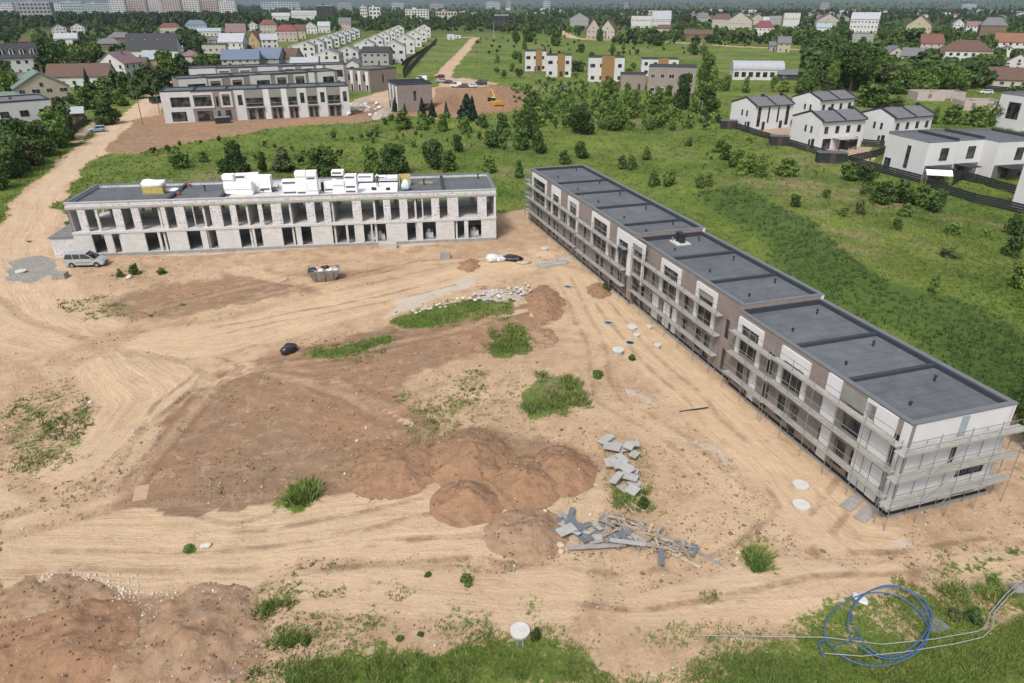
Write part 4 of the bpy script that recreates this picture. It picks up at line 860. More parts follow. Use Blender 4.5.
H(768,781,16,26,'wide pale house on the skyline left of the flat grey-white one','g','lg','flat',8,0,group=RV)
H(815,839,14,27,'cream house with a small red pointed gable','c','mr','y',10,10,rr=.5,group=RV)
H(815,831,24,34,'pale blue roofed cottage below the red pointed gable','w','pb','x',8,0,storeys=1,group=RV)
H(848,876,13,34,'big white three-storey house with a light grey gable roof','w','lg','x',11,-15,storeys=3,rr=.3,group=RV)
H(851,873,34,43,'pale grey garage block below the big three-storey house','g','lg','flat',7,0,storeys=1,chim=0,group=RV,cat='garage')
H(904,929,16,37,'tall beige house with a grey-brown gable roof','b','br','y',12,-20,rr=.45,group=RV)
H(918,941,35,54,'house with a dull red roof and pale pink walls','pk','rd','x',10,0,rr=.45,group=RV)
H(937,989,41,66,'wide white house under a big brown hipped roof with skylights','w','br','hip',16,-6,rr=.42,group=RV,sky=0)
H(978,1004,18,38,'brown house with a grey pyramid roof on the right slope','br','g','hip',11,0,rr=.4,group=RV)
H(952,963,20,31,'small white gabled house left of the grey pyramid roof','w','lg','y',8,0,group=RV)
H(965,979,22,33,'small house with a pinkish roof left of the pyramid roof','w','mv','x',8,0,group=RV)
H(993,1030,34,53,'white house with a bright orange tiled roof at the right edge','w','or','x',11,-12,rr=.45,group=RV,chim=2)
H(999,1014,47,58,'small white dormered cottage below the orange roof','w','g','y',8,0,storeys=1,group=RV)
H(1000,1032,54,73,'pale house with a dark grey gable at the right edge','w','dk','y',12,-25,rr=.5,group=RV)
H(985,1036,69,90,'wide bungalow with a dark brown roof behind its fence, right edge','c','br','x',11,-4,rr=.55,storeys=1,group=RV)
H(880,908,47,65,'cream house with grey roof, left one of two below the tall beige house','c','g','y',10,14,rr=.45,group=RV)
H(900,924,49,66,'cream house with slate roof, right one of two below the tall beige house','c','g','x',10,-10,rr=.45,group=RV)
H(867,886,69,85,'small dark-roofed shed right of the great round tree','g','dk','y',8,0,rr=.5,storeys=1,chim=0,group=RV,cat='shed')
H(928,936,74,81,'tiny white shed on the lawn below the brown hipped roof','w','lg','flat',5,0,storeys=1,chim=0,group=RV,cat='shed')
H(979,988,75,81,'tiny white shed beside the dark bungalow','w','lg','x',5,0,storeys=1,chim=0,group=RV,cat='shed')
H(777,800,71,82,'low dark shed at the right end of the arched white barn','dk','g','x',7,0,storeys=1,chim=0,group=FR_,cat='shed')
# villas in the middle
VG='modern villas in the middle field'
def villa(x0,x1,yt,yb,label,wall='w',d=9,rot=0,wood=None,**k):
    t=house(x0,x1,yt,yb,label,wall,'dk','flat',d,rot,group=VG,chim=0,ww=1.5,name='villa',cat='villa',**k)
    if wood:
        sc=mpp((x0+x1)/2,yb); m=MB(); a,b=((x0+(x1-x0)*wood[0])-(x0+x1)/2)*sc,((x0+(x1-x0)*wood[1])-(x0+x1)/2)*sc; h=(yb-yt)*sc*.93
        m.box(a,-.12,.1,b,-.07,h); m.build('timber_cladding',mat('warm_timber',(.26,.155,.065),.7,.2,1.5),t)
        window(t,(a+b)/2-.7,(a+b)/2+.7,.3,2.4,-.13,2,1,far=True)
    return t
villa(524,547,51,72,'left cube of the white pair with timber middle',wood=(.5,.78))
villa(545,572,55,78,'right cube of the white pair with timber middle',wood=(.45,.72))
villa(586,625,57,83,'single white villa with a broad brown timber centre',wood=(.38,.70))
villa(639,679,59,77,'white villa standing behind the large taupe villa',wood=(.45,.7))
villa(645,695,66,96,'large taupe villa with ribbon window','tp',d=10,rot=-6)
villa(619,646,74,91,'low taupe wing with a dark gateway, left of the taupe villa','tp',d=8,storeys=1)
# arched barn
x,y=P(757,81); sc=mpp(757,81); w_=48*sc; t=thing('arched_barn','long white barn with a pale arched metal roof beyond the meadow','barn',(x,y,gz(x,y)),R(-8))
MB().box(-w_/2,0,-1,w_/2,10,4.2).build('wall',wm('w'),t); m=MB(); m.profx([(5+5.3*math.cos(a),4.2+3.2*math.sin(a)) for a in np.linspace(0,math.pi,13)],-w_/2-.3,w_/2+.3); m.build('arched_roof',tilemat('lg'),t)
for k in range(7): cx=-w_/2+w_*(k+.5)/7; window(t,cx-.9,cx+.9,1.2,3.2,0,2,1,far=True)
# ------------------------------------------------------------------ white semi-detached houses on the right
def frame3(B,C,A):
    """axes from measured base corners: B near corner, C right end, A left-back end"""
    b=G(*B).xy; c=G(*C).xy; a=G(*A).xy; return b,c,a
def semi(B,C,w,d,h,label,ang,tall=False,terrace=False,ridge=.42):
    b=G(*B); rz=R(ang); t=thing('semi_detached_house',label,'house',b,rz,'white semi-detached houses with grey roofs')
    ze=h*.80; ym=d*ridge; FR=WHITE()
    # x along the eave front (0..w), y into the house; gable on x=0
    MB().profx([(0,-1.5),(d,-1.5),(d,ze*.96),(ym,h),(0,ze)],0,w).build('wall',FR,t)
    for k in range(2):
        a,b_=(0.12,w/2-.1) if k==0 else (w/2+.1,w-.12)
        m=MB(); m.profx([(-.45,ze-.18),(-.45,ze+.02),(ym,h+.2),(d+.1,ze*.96+.2),(d+.1,ze*.96),(ym,h)],a,b_); r_=m.build('roof',tilemat('g'),t)
        MB().box(b_-1.,ym-.2,h,b_-.4,ym+.4,h+.8).build('chimney',DARK(),r_)
        m=MB(); 
        m.box(a,-.55,ze-.16,b_,-.43,ze+.0); m.build('gutter',DARK(),r_)
    for X in (0.0,w/2,w):
        m=MB(); m.profx([(-.5,ze-.1),(-.5,ze+.3),(ym,h+.5),(d+.15,ze*.96+.4),(d+.15,ze*.96+.1),(ym,h+.12)],X-.1,X+.1); m.build('fire_wall',ROOFD(),t)
    for k in range(4):
        cx=w*(k+.5)/4
        if tall:
            window(t,cx-.5 if k in(0,3) else cx-.25,cx+.5 if k in (0,3) else cx+.25,1.0 if k in(0,3) else 1.8,ze-.35,0,1,2,far=True)
        else:
            window(t,cx-.5,cx+.5,3.4,4.9,0,1,1,far=True); 
    if tall:
        for cx in (w*.27,w*.73): MB().box(cx-.45,-.06,.05,cx+.45,-.003,2.1).build('door',DARK(),t)
    else:
        for cx in (w*.18,w*.8): window(t,cx-1.1,cx+1.1,.1,2.3,0,3,1,far=True)
        MB().box(w*.3,-2.6,2.35,w*.72,-.0,2.5).build('porch_roof',CONC(),t); 
        for q in (w*.31,w*.7): MB().box(q-.06,-2.5,0,q+.06,-2.38,2.35).build('porch_post',DARK(),t)
        MB().box(w*.5-.06,-2.6,-.2,w*.5+.06,-.01,1.9).build('garden_divider',DARK(),t)
    for (a,c,e) in ((.3,3.3,4.7),(.5,3.3,4.7)): window(t,d*a-.3,d*a+.3,c,e,0,1,1,far=True,side=(0,-1))
    window(t,d*.3-.3,d*.3+.3,.6,1.9,0,1,1,far=True,side=(0,-1)); MB().box(-.06,d*.14,.05,-.003,d*.14+.9,2.1).build('side_door',DARK(),t)
    return t
def ang(B,C): b=G(*B);c=G(*C); return math.degrees(math.atan2(c.y-b.y,c.x-b.x)),(c-b).xy.length
SEM=[((752,131),(794,127),'white house pair with tall narrow windows facing the paved yard',True),
 ((816,124),(858,120),'white house pair farthest back behind the porch one',False),
 ((817,150),(866,146),'white house pair with a porch roof between its two gardens',False),
 ((888,146),(937,141),'white house pair behind the flat-roofed white houses',False)]
for i,(b,c,l,tl) in enumerate(SEM):
    a,L_=ang(b,c); a=max(4,min(a,30)); L_=mpp(*b)*(c[0]-b[0])/max(.6,math.cos(R(a)))*1.02; dd=9.5
    semi(b,c,L_,dd,7.6,l,a if i!=2 else a,tall=tl)
# white flat-roofed terrace at the right edge
def cube(B,rz,w,d,h,label,step=0,grp='white flat-roofed houses by the dark fence',face=True):
    b=G(*B) if len(B)==2 else Vector(B); t=thing('flat_roofed_house',label,'house',b,rz,grp)
    MB().box(0,0,-1.5,w,d,h).build('wall',WHITE(),t)
    MB().box(.2,.2,h,w-.2,d-.2,h+.05).build('roof',ROOFM(),t)
    for a in ((0,0,w,.2,.12),(0,d-.2,w,d,.5),(0,.2,.2,d-.2,.12)): MB().box(a[0]-.02,a[1]-.02,h,a[2]+.02,a[3]+.02,h+a[4]).build('coping',COPE(),t)
    for q in (.45,): MB().box(w-.22,.2,h,w+.02,d-.2,h+.55).build('fire_wall',ROOFD(),t)
    if face:
        window(t,w*.45,w*.45+1.7,h*.50,h*.84,0,2,1,far=True)
        MB().box(.25,-.05,.0,w-.25,-.003,2.5).build('grey_cladding',mat('grey_lower_cladding',(.14,.13,.14),.8,.15,1.),t)
        window(t,w*.25,w*.25+1.4,.1,2.2,-.055,2,1,far=True); window(t,w*.65,w*.65+.9,.1,2.2,-.055,1,1,far=True)
        window(t,d*.38,d*.38+.9,1.3,h-1.2,0,1,3,far=True,side=(0,-1)); window(t,d*.80,d*.80+1.6,.0,2.3,0,2,1,far=True,side=(0,-1))
        MB().box(w*.1,-3.2,2.3,w*.6,-.01,2.42).build('canopy_roof',DARK(),t)
    return t
b=G(920,179.7); a_=G(881,168); dv=(a_-b).xy; rz=math.atan2(dv.y,dv.x)-math.pi/2; dl=dv.length
ux=Vector((math.cos(rz),math.sin(rz),0)); uy=Vector((-ux.y,ux.x,0))
cube((920,179.7),rz,6.6,dl,6.6,'white flat-roofed house with a tall strip window, first by the tent')
cube(b+ux*6.65+uy*.5,rz,6.1,dl*.95,6.6,'white flat-roofed house second from the tent, set back')
cube(b+ux*12.8-uy*2.6,rz,9.5,dl*1.1,6.6,'white flat-roofed house third from the tent at the right edge')
b2=G(1010,208)-Vector((-math.sin(rz+.1),math.cos(rz+.1),0))*10; cube(b2,rz+.1,9,10,6.8,'white house wall cut by the right edge beyond the dark fence',face=False)
b3=G(1022,132); t=cube(b3,rz,9,9,8.2,'tall white modern house with a big dark corner window, right edge',face=False); window(t,2.5,6.,2.6,6.6,0,2,2,far=True,side=(0,-1)); window(t,1.,3.2,.8,7.,0,1,3,far=True)
# roofless pink block walls
for (p0,p1,yb,l) in (((916,961),9,103,'low unfinished pinkish block walls without roof, left part'),((962,998),9,113,'unfinished pink-grey block walls without roof, right part')):
    x,y=P(p0[0],yb); sc=mpp(p0[0],yb); w_=(p0[1]-p0[0])*sc; t=thing('unfinished_walls',l,'unfinished house',(x,y,gz(x,y)),R(-6),'roofless block walls')
    m=MB(); wall_holes(m,0,w_,-.5,2.9,0,.3,[(w_*.2,w_*.3,.8,2.2),(w_*.6,w_*.72,0,2.2)]); m.build('front_wall',wm('pk'),t)
    MB().box(0,.31,-.5,.3,8,2.7).build('left_wall',wm('pk'),t); MB().box(w_-.3,.31,-.5,w_,8,2.9).build('right_wall',wm('pk'),t); MB().box(.31,7.7,-.5,w_-.31,8,2.8).build('rear_wall',wm('pk'),t); MB().box(w_*.45,.31,-.5,w_*.45+.2,7.6,2.6).build('inner_wall',wm('pk'),t)
# ------------------------------------------------------------------ terraces on the upper left
def segrow(p0,p1,h,d,segs,label,pxref,loc=None,off=0.,dep=None):
    f=Facade(p0,p1); t=thing('terraced_building',label,'building',(f.p0.x,f.p0.y,gz(*f.p0)),f.rz,'modern terraces on the upper left'); L_=f.L
    MB().box(0,0,-1.5,L_,d,h).build('wall',BROWNB(),t)
    MB().box(.25,.25,h,L_-.25,d-.25,h+.05).build('roof',ROOFM(),t)
    c=MB(); c.box(-.1,-.1,h,L_+.1,.25,h+.35); c.box(-.1,d-.25,h,L_+.1,d+.1,h+.35); c.box(-.1,.25,h,.25,d-.25,h+.35); c.box(L_-.25,.25,h,L_+.1,d-.25,h+.35); c.build('coping',ROOFD(),t)
    for k in range(1,6):
        s=L_*k/6; MB().box(s-.15,.26,h+.05,s+.15,d-.26,h+.4).build('roof_upstand',ROOFD(),t)
    for a,b,kk in segs:
        a,b=a*L_,b*L_; w_=b-a
        if kk=='w':
            m=MB(); wall_holes(m,a,b,0,h-.02,-.12,-.003,[(a+w_*.3,b-w_*.06,4.1,6.7),(a+w_*.25,a+w_*.75,.3,2.9)]); m.build('white_panel',wm('w'),t); window(t,a+w_*.3,b-w_*.06,4.1,6.7,-.02,3,1,far=True); window(t,a+w_*.25,a+w_*.75,.3,2.9,-.02,3,1,far=True)
        elif kk=='f':
            m=MB(); wall_holes(m,a,b,3.6,h-.4,-.2,-.003,[(a+.5,b-.5,4.1,h-1.)]); m.build('white_frame',wm('w'),t); window(t,a+.7,b-.7,4.2,6.6,-.02,2,1,far=True); window(t,a+.8,b-.8,.2,2.9,-.02,2,1,far=True)
        elif kk=='n':
            m=MB(); wall_holes(m,a,b,0,h-.02,-.12,-.003,[(a+w_*.3,a+w_*.75,4.0,6.8)]); m.build('white_panel',wm('w'),t); window(t,a+w_*.3,a+w_*.75,4.,6.8,-.02,1,1,far=True)
        elif kk=='0': MB().box(a,-.12,0,b,-.003,h-.02).build('white_panel',WHITE(),t)
        elif kk=='g':
            MB().box(a,-.06,5.9,b,-.003,h-.02).build('grey_panel',GG,t); window(t,a+.2,b-.2,3.7,5.85,-.02,4,1,far=True); window(t,a+w_*.1,a+w_*.42,.1,2.8,-.02,1,1,far=True); window(t,a+w_*.6,a+w_*.9,.1,2.8,-.02,1,1,far=True)
            m=MB(); m.box(a,-.9,3.3,b,-.01,3.5); m.tube((a,-.88,4.5),(b,-.88,4.5),.04,4); bl=m.build('balcony',CONC(),t)
        elif kk=='b': window(t,a+w_*.3,a+w_*.7,4.,6.6,0,1,1,far=True); window(t,a+w_*.3,a+w_*.7,.3,2.8,0,1,1,far=True)
    return f,t
def fr_(l): return [((a-163.5)/187,(b-163.5)/187,k) for a,b,k in l]
S1=fr_([(163.5,192,'w'),(192,213,'f'),(213,219.5,'b'),(219.5,231,'f'),(233.5,243.5,'n'),(243.8,261.8,'g'),(262,268,'0'),(268.2,280,'g'),(280.2,286,'0'),(286.2,296,'g'),(296.2,306,'n'),(306.2,317,'g'),(317.2,327,'n'),(327.2,341,'g'),(341.2,350.3,'n')])
p0,p1=Vector(P(166,123.5)),Vector(P(351,115.5)); 
f1,_t=segrow(p0,p1,8.1,10.5,S1,'front terrace with white panels and taupe brick facing the brown soil',None)
S2=[(.0,.16,'w'),(.17,.25,'f'),(.30,.38,'f'),(.42,.55,'w'),(.58,.66,'f'),(.70,.78,'f'),(.80,.84,'0'),(.86,.98,'w')]
q0,q1=Vector(P(178,79.5,8.3)),Vector(P(337,71,8.3)); segrow(q0,q1,8.3,10.,S2,'second terrace showing above the front one',None)
q0,q1=Vector(P(188.5,69,8.5)),Vector(P(346,64.5,8.5)); segrow(q0,q1,8.5,10.,S2,'third terrace, rearmost of the parallel taupe terraces',None)
# row houses stepping away
def rowhouses(B0,B1,n,w,dpt,h,asym,wall,labelf,roof='g',rz=R(6),lab2=None):
    b0,b1=Vector(P(*B0)),Vector(P(*B1))
    for k in range(n):
        f=(k/(n-1)) if n>1 else 0; p=b0.lerp(b1,f)
        t=house_at(p.x,p.y,w,dpt,h,labelf(k,n),wall,roof,'y',rz=rz,rr=.28,asym=asym,group='white row houses receding behind the terraces',name='row_house',chim=0,ov=.15,ww=1.4)
        MB().profy([(-w/2-.2,h*.72),(-w/2-.2,h*.72+.35),(-w/2+w*asym,h+.5),(w/2+.2,h*.72+.35),(w/2+.2,h*.72),(-w/2+w*asym,h+.1)],-.2,.12).build('verge',wm('w'),t)
ORD=['nearest','second','third','fourth','fifth','sixth','seventh','farthest']
rowhouses((303,58),(352,38),8,15,14,8.3,.62,'w',lambda k,n:f'white row house, {ORD[k if k<n-1 else 7]} of the eight in the long left row')
rowhouses((365,57),(398,36),6,12.5,16,9.2,.6,'w',lambda k,n:f'white row house, {ORD[k if k<n-1 else 7]} of the six in the middle row')
rowhouses((394,64),(424,38),5,13,18,11,.55,'w',lambda k,n:f'tall white row house, {ORD[k if k<n-1 else 7]} of the five by the dark fences')
rowhouses((328,68),(348,64),2,12,20,8,.5,'w',lambda k,n:['long grey-roofed house behind the terraces, left of two','long grey-roofed house behind the terraces, right of two'][k])
house(345,362,58,82,'tall white gable end between the terraces and the taupe cube','w','g','y',14,0,chim=0,group='white row houses receding behind the terraces',rr=.2,band='dk',name='row_house')
house(360,392,47,66,'unrendered grey row with open window grid behind the taupe cube','g','dk','x',10,-10,group='white row houses receding behind the terraces',ww=1.8,rr=.25,chim=3,name='row_house')
house(290,320,57,72,'house with a broad pale grey roof just behind the third terrace','w','lg','x',11,0,group='white row houses receding behind the terraces',rr=.4,chim=0,name='row_house')
house(221,262,49,70,'house with pale left gable and blue-grey roof above the terraces','c','bl','x',14,0,rr=.45,group='houses with blue-grey and slate roofs',chim=1)
house(252,284,47,68,'row house with a blue slate roof, left of the brownish one','g','bl','x',13,-14,rr=.5,group='houses with blue-grey and slate roofs')
house(275,300,48,67,'row house with a brownish slate roof, right of the blue one','g','br','x',13,-14,rr=.5,group='houses with blue-grey and slate roofs')
def cube3(A,B,C,h,label,steps=1):
    b=G(*B); c=G(*C); rz=math.atan2(c.y-b.y,c.x-b.x); w_=(c-b).xy.length; a=G(*A); d=min((a-b).xy.length,13)
    t=thing('taupe_cube_house',label,'house',b,rz,'taupe cube houses by the heap of soil')
    m=MB().box(0,0,-1.5,w_,d,h); m.build('wall',BROWNB(),t)
    for k in range(steps):
        y0,y1=d*k/steps,d*(k+1)/steps; r_=MB().box(.2,y0+.2,h+.001,w_-.2,y1-.15,h+.05).build('roof',ROOFM(),t)
        m=MB(); m.box(-.08,y0-.04,h,w_+.08,y0+.2,h+.4+.25*k); m.box(-.08,y0+.2,h,.2,y1,h+.4+.2*k); m.box(w_-.2,y0+.2,h,w_+.08,y1,h+.4+.2*k); m.build('coping',ROOFD(),t)
    window(t,w_*.45,w_*.45+.8,h*.42,h*.78,0,1,2,far=True); window(t,w_*.72,w_*.72+2.2,.2,2.4,0,3,1,far=True)
    for k in range(3):
        cy=d*(k+.5)/3; MB().box(-.14,cy-1.4,.3,-.003,cy+.2,h-.5).build('white_panel',WHITE(),t); window(t,cy+.4,cy+1.5,3.8,6.2,0,1,1,far=True,side=(0,-1)); window(t,cy-1.1,cy-.1,.4,2.6,0,1,1,far=True,side=(-.14,-1))
    return t
cube3((362,84),(371,93),(397.5,89),7.8,'taupe cube house farther back, beside the white rubble')
cube3((387,103),(399,113),(433,110.5),7.9,'nearest taupe cube house with a triple stepped roof',steps=3)
# ------------------------------------------------------------------ far city blocks
def block(x0,x1,yt,dist,label,wall='w',d=16,floors=9,base=None,roof='lg'):
    yt=yt+2.2 if yt<3 else yt; cx=(x0+x1)/2; X=(cx-512)/F*(dist*cT+CH*sT); sc=(dist*cT+CH*sT)/F; w_=(x1-x0)*sc
    z_top=CH-dist*math.tan(TILT-math.atan((341.5-yt)/F)); h=max(9,z_top)
    t=thing('apartment_block',label,'apartment block',(X,dist,0),math.atan2(-X,dist)*.5,'far apartment and office blocks')
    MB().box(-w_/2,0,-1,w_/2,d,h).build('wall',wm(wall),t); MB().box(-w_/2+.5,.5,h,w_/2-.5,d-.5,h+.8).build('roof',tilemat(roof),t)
    MB().box(-w_*.2,d*.3,h+.8,-w_*.05,d*.6,h+3).build('lift_house',wm(wall),t)
    nf=floors
    nc=max(3,min(14,int(w_/5)))
    if nf*nc<90:
        for k in range(nf):
            z0=h*(k+.3)/nf; z1=h*(k+.78)/nf
            for c in range(nc):
                a=-w_/2+w_*(c+.22)/nc; b=-w_/2+w_*(c+.78)/nc; MB().box(a,-.12,z0,b,-.003,z1).build('window',glassmat(),t)
    return t
block(25,53,0.5,1150,'grey stepped apartment tower above the left wood','g',20,6)
block(55,64,2,2100,'pale office block right of the grey tower','w',20,6)
block(-8,14,3,1900,'pale tall block at the left edge of the skyline','w',20,6)
block(14,25,1,2000,'bluish block left of the grey apartment tower','bl',20,6)
block(64,84,0,1900,'dark bluish glass block above the wood','bl',25,5)
block(86,111,1.5,1850,'dark bluish glass block right of its twin','bl',25,6)
for i,(a,b,y_,c,l) in enumerate([(113,127,-3,'w','white apartment slab, leftmost of the long row'),(129,148,-2,'pk','pinkish apartment slab beside the leftmost white one'),(150,163,-3,'w','white apartment slab above the middle of the wood'),(165,182,-2,'pk','pinkish apartment slab right of the middle white one'),(184,201,-3,'w','white apartment slab above the blue-grey hipped roof'),(203,219,-2,'pk','pinkish apartment slab above the pale metal roofs'),(221,237,-1,'w','white apartment slab, rightmost of the long row')]):
    block(a,b,y_,1750+40*(i%3),l,c,16,9)
block(318,335,6,1300,'dark glass office block beyond the row houses','dk',18,5)
block(361,368,7,1300,'narrow white block with a dark stripe','w',14,5)
block(370,381,7.5,1250,'white block right of the narrow striped one','w',14,4)
block(406,429,9.5,1350,'wide white apartment block beyond the trees','w',14,5)
block(436,457,11.5,1350,'beige hall with a red roof right of the wide white block','c',14,2,roof='rd')
block(494,509,15.5,900,'dark open-framed hall at the end of the wood','dk',14,2)
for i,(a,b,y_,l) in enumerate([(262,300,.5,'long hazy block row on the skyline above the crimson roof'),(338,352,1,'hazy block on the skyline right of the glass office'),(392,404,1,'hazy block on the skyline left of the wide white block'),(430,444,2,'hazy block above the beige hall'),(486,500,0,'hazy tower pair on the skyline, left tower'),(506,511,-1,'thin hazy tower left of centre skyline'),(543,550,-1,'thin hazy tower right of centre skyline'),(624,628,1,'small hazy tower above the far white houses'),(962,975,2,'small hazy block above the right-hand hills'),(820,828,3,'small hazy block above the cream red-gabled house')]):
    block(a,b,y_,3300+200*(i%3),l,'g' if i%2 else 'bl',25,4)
for i in range(84):   # small far houses showing between the trees toward the horizon
    r_=random.Random(900+i); px=r_.uniform(440,1030) if i<62 else r_.uniform(60,440); pyb=r_.uniform(11,22) if px>600 else r_.uniform(10,17); w_=r_.uniform(5,9)
    sc=mpp(px,pyb); x,y=P(px,pyb)
    house_at(x,y,min(w_*sc,24),11,min(8.5,5*sc),'tiny pale house among the hazy trees below the skyline',r_.choice('wwwcg'),r_.choice(['lg','g','rd','br','lg']),r_.choice(['x','y']),rz=r_.uniform(-.4,.4),group='tiny far houses below the skyline',chim=0,storeys=1)
# ------------------------------------------------------------------ fences
def fence(pts,label,h=1.6,mt=None,post=2.6,group='dark fences of the right-hand houses',name='fence',panel=True,gap=0.):
    pts=[G(*p) if len(p)==2 else Vector(p) for p in pts]; t=thing(name,label,'fence',pts[0],0,group); o=pts[0]; mt=mt or DARK(); cnt=0
    for a,b in zip(pts[:-1],pts[1:]):
        L_=(b-a).length; n=max(1,int(L_/post))
        for k in range(n):
            p=a.lerp(b,k/n); q=a.lerp(b,(k+1)/n); d=(q-p); u=d.normalized(); nn=Vector((-u.y,u.x,0))*.03
            p0,q0=p-o,q-o
            m=MB()
            if panel:
                for j in range(4):
                    z0=.1+j*(h-.1)/4; z1=z0+(h-.1)/4-.05; a0,b0=p0+u*.06,q0-u*.06
                    m.add([a0-nn+Vector((0,0,z0)),b0-nn+Vector((0,0,z0)),b0+nn+Vector((0,0,z0)),a0+nn+Vector((0,0,z0)),a0-nn+Vector((0,0,z1)),b0-nn+Vector((0,0,z1)),b0+nn+Vector((0,0,z1)),a0+nn+Vector((0,0,z1))],[(0,3,2,1),(4,5,6,7),(0,1,5,4),(1,2,6,5),(2,3,7,6),(3,0,4,7)])
                m.build('panel',mt,t)
            else: m.tube(p0+Vector((0,0,h*.9)),q0+Vector((0,0,h*.9)),.03,4).build('rail',mt,t)
            MB().box(p0.x-.05,p0.y-.05,p0.z-.3,p0.x+.05,p0.y+.05,p0.z+h+.05).build('post',mt,t); cnt+=1
    return t
fence([(700,117),(755,135.5),(788,146),(821,156)],'dark slatted fence in front of the tall-windowed house pair')
fence([(821,156),(845,163),(873,171),(920,183.5)],'dark slatted fence in front of the porch house pair')
fence([(926,186),(945,194),(973,203),(997,208),(1024,215)],'dark slatted fence from the white tent to the right edge')
fence([(848,163),(872,158),(884,154)],'dark fence dividing the gardens behind the porch house')
fence([(862,146),(884,148)],'short dark fence between two white house pairs')
fence([(945,176),(975,183),(1005,192),(1024,197)],'dark garden fence close to the flat-roofed white houses')
fence([(952,186),(962,180)],'short dark dividing fence beside the white tent')
for i,(a,b) in enumerate([((402,66),(436,44)),((403,74),(410,60)),((412,68),(437,40)),((404,78),(420,58)),((408,72),(430,48))]):
    fence([a,b],['dark garden fence, leftmost beside the tall row houses','short dark garden fence at the foot of the nearest tall row house','dark garden fence, rightmost beside the tall row houses','dark garden fence nearest the taupe cube','middle dark garden fence beside the tall row houses'][i],h=2.2,group='dark fences beside the tall row houses',post=5)
fence([(0,186),(30,166),(62,147)],'thin grey rail fence below the hedge at the left edge',h=1.1,mt=GALV(),group='rail fences on the left',panel=False,post=3)
fence([(68,137),(78,130),(88,122)],'dark mesh fence beside the shed by the sand road',h=1.8,group='rail fences on the left')
fence([(560,62),(586,66)],'dark fence between the white villa pair and the timber villa',h=1.6,group='fences in the middle field')
fence([(985,91),(1024,94)],'dark fence in front of the brown-roofed bungalow',h=2.0,group='fences in the right-hand village')
for (b,l,s) in (((730,130),'dark garden shed at the corner of the fence, left one',4.),((781,147),'dark garden shed beside the paved yard, middle one',4.),((834,165),'dark garden shed in front of the porch house, right one',5.5)):
    q=G(*b); t=thing('garden_shed',l,'shed',(q.x,q.y+1.2,q.z),R(-10),'dark garden sheds behind the fence'); MB().box(-s/2,0,-.3,s/2,2.4,2.0).build('wall',DARK(),t); MB().box(-s/2-.15,-.15,2.0,s/2+.15,2.55,2.12).build('roof',mat('shed_roof',(.09,.10,.11),.5,.1,1.),t); MB().box(-.5,-.05,0,.5,-.003,1.9).build('door',mat('dark_door',(.07,.05,.04)),t)
# white tent
q=G(926,186); t=thing('garden_tent','small white canopy tent just behind the dark fence','tent',(q.x,q.y+.6,q.z),R(-16)); MB().profx([(0,1.9),(1.3,2.6),(2.6,1.9),(2.6,1.8),(1.3,2.45),(0,1.8)],0,4.2).build('canopy',FOAM(),t)
for a in ((.1,.1),(4.,.1),(.1,2.5),(4.,2.5)): MB().tube((a[0],a[1],-.1),(a[0],a[1],1.9),.04,6).build('pole',GALV(),t)
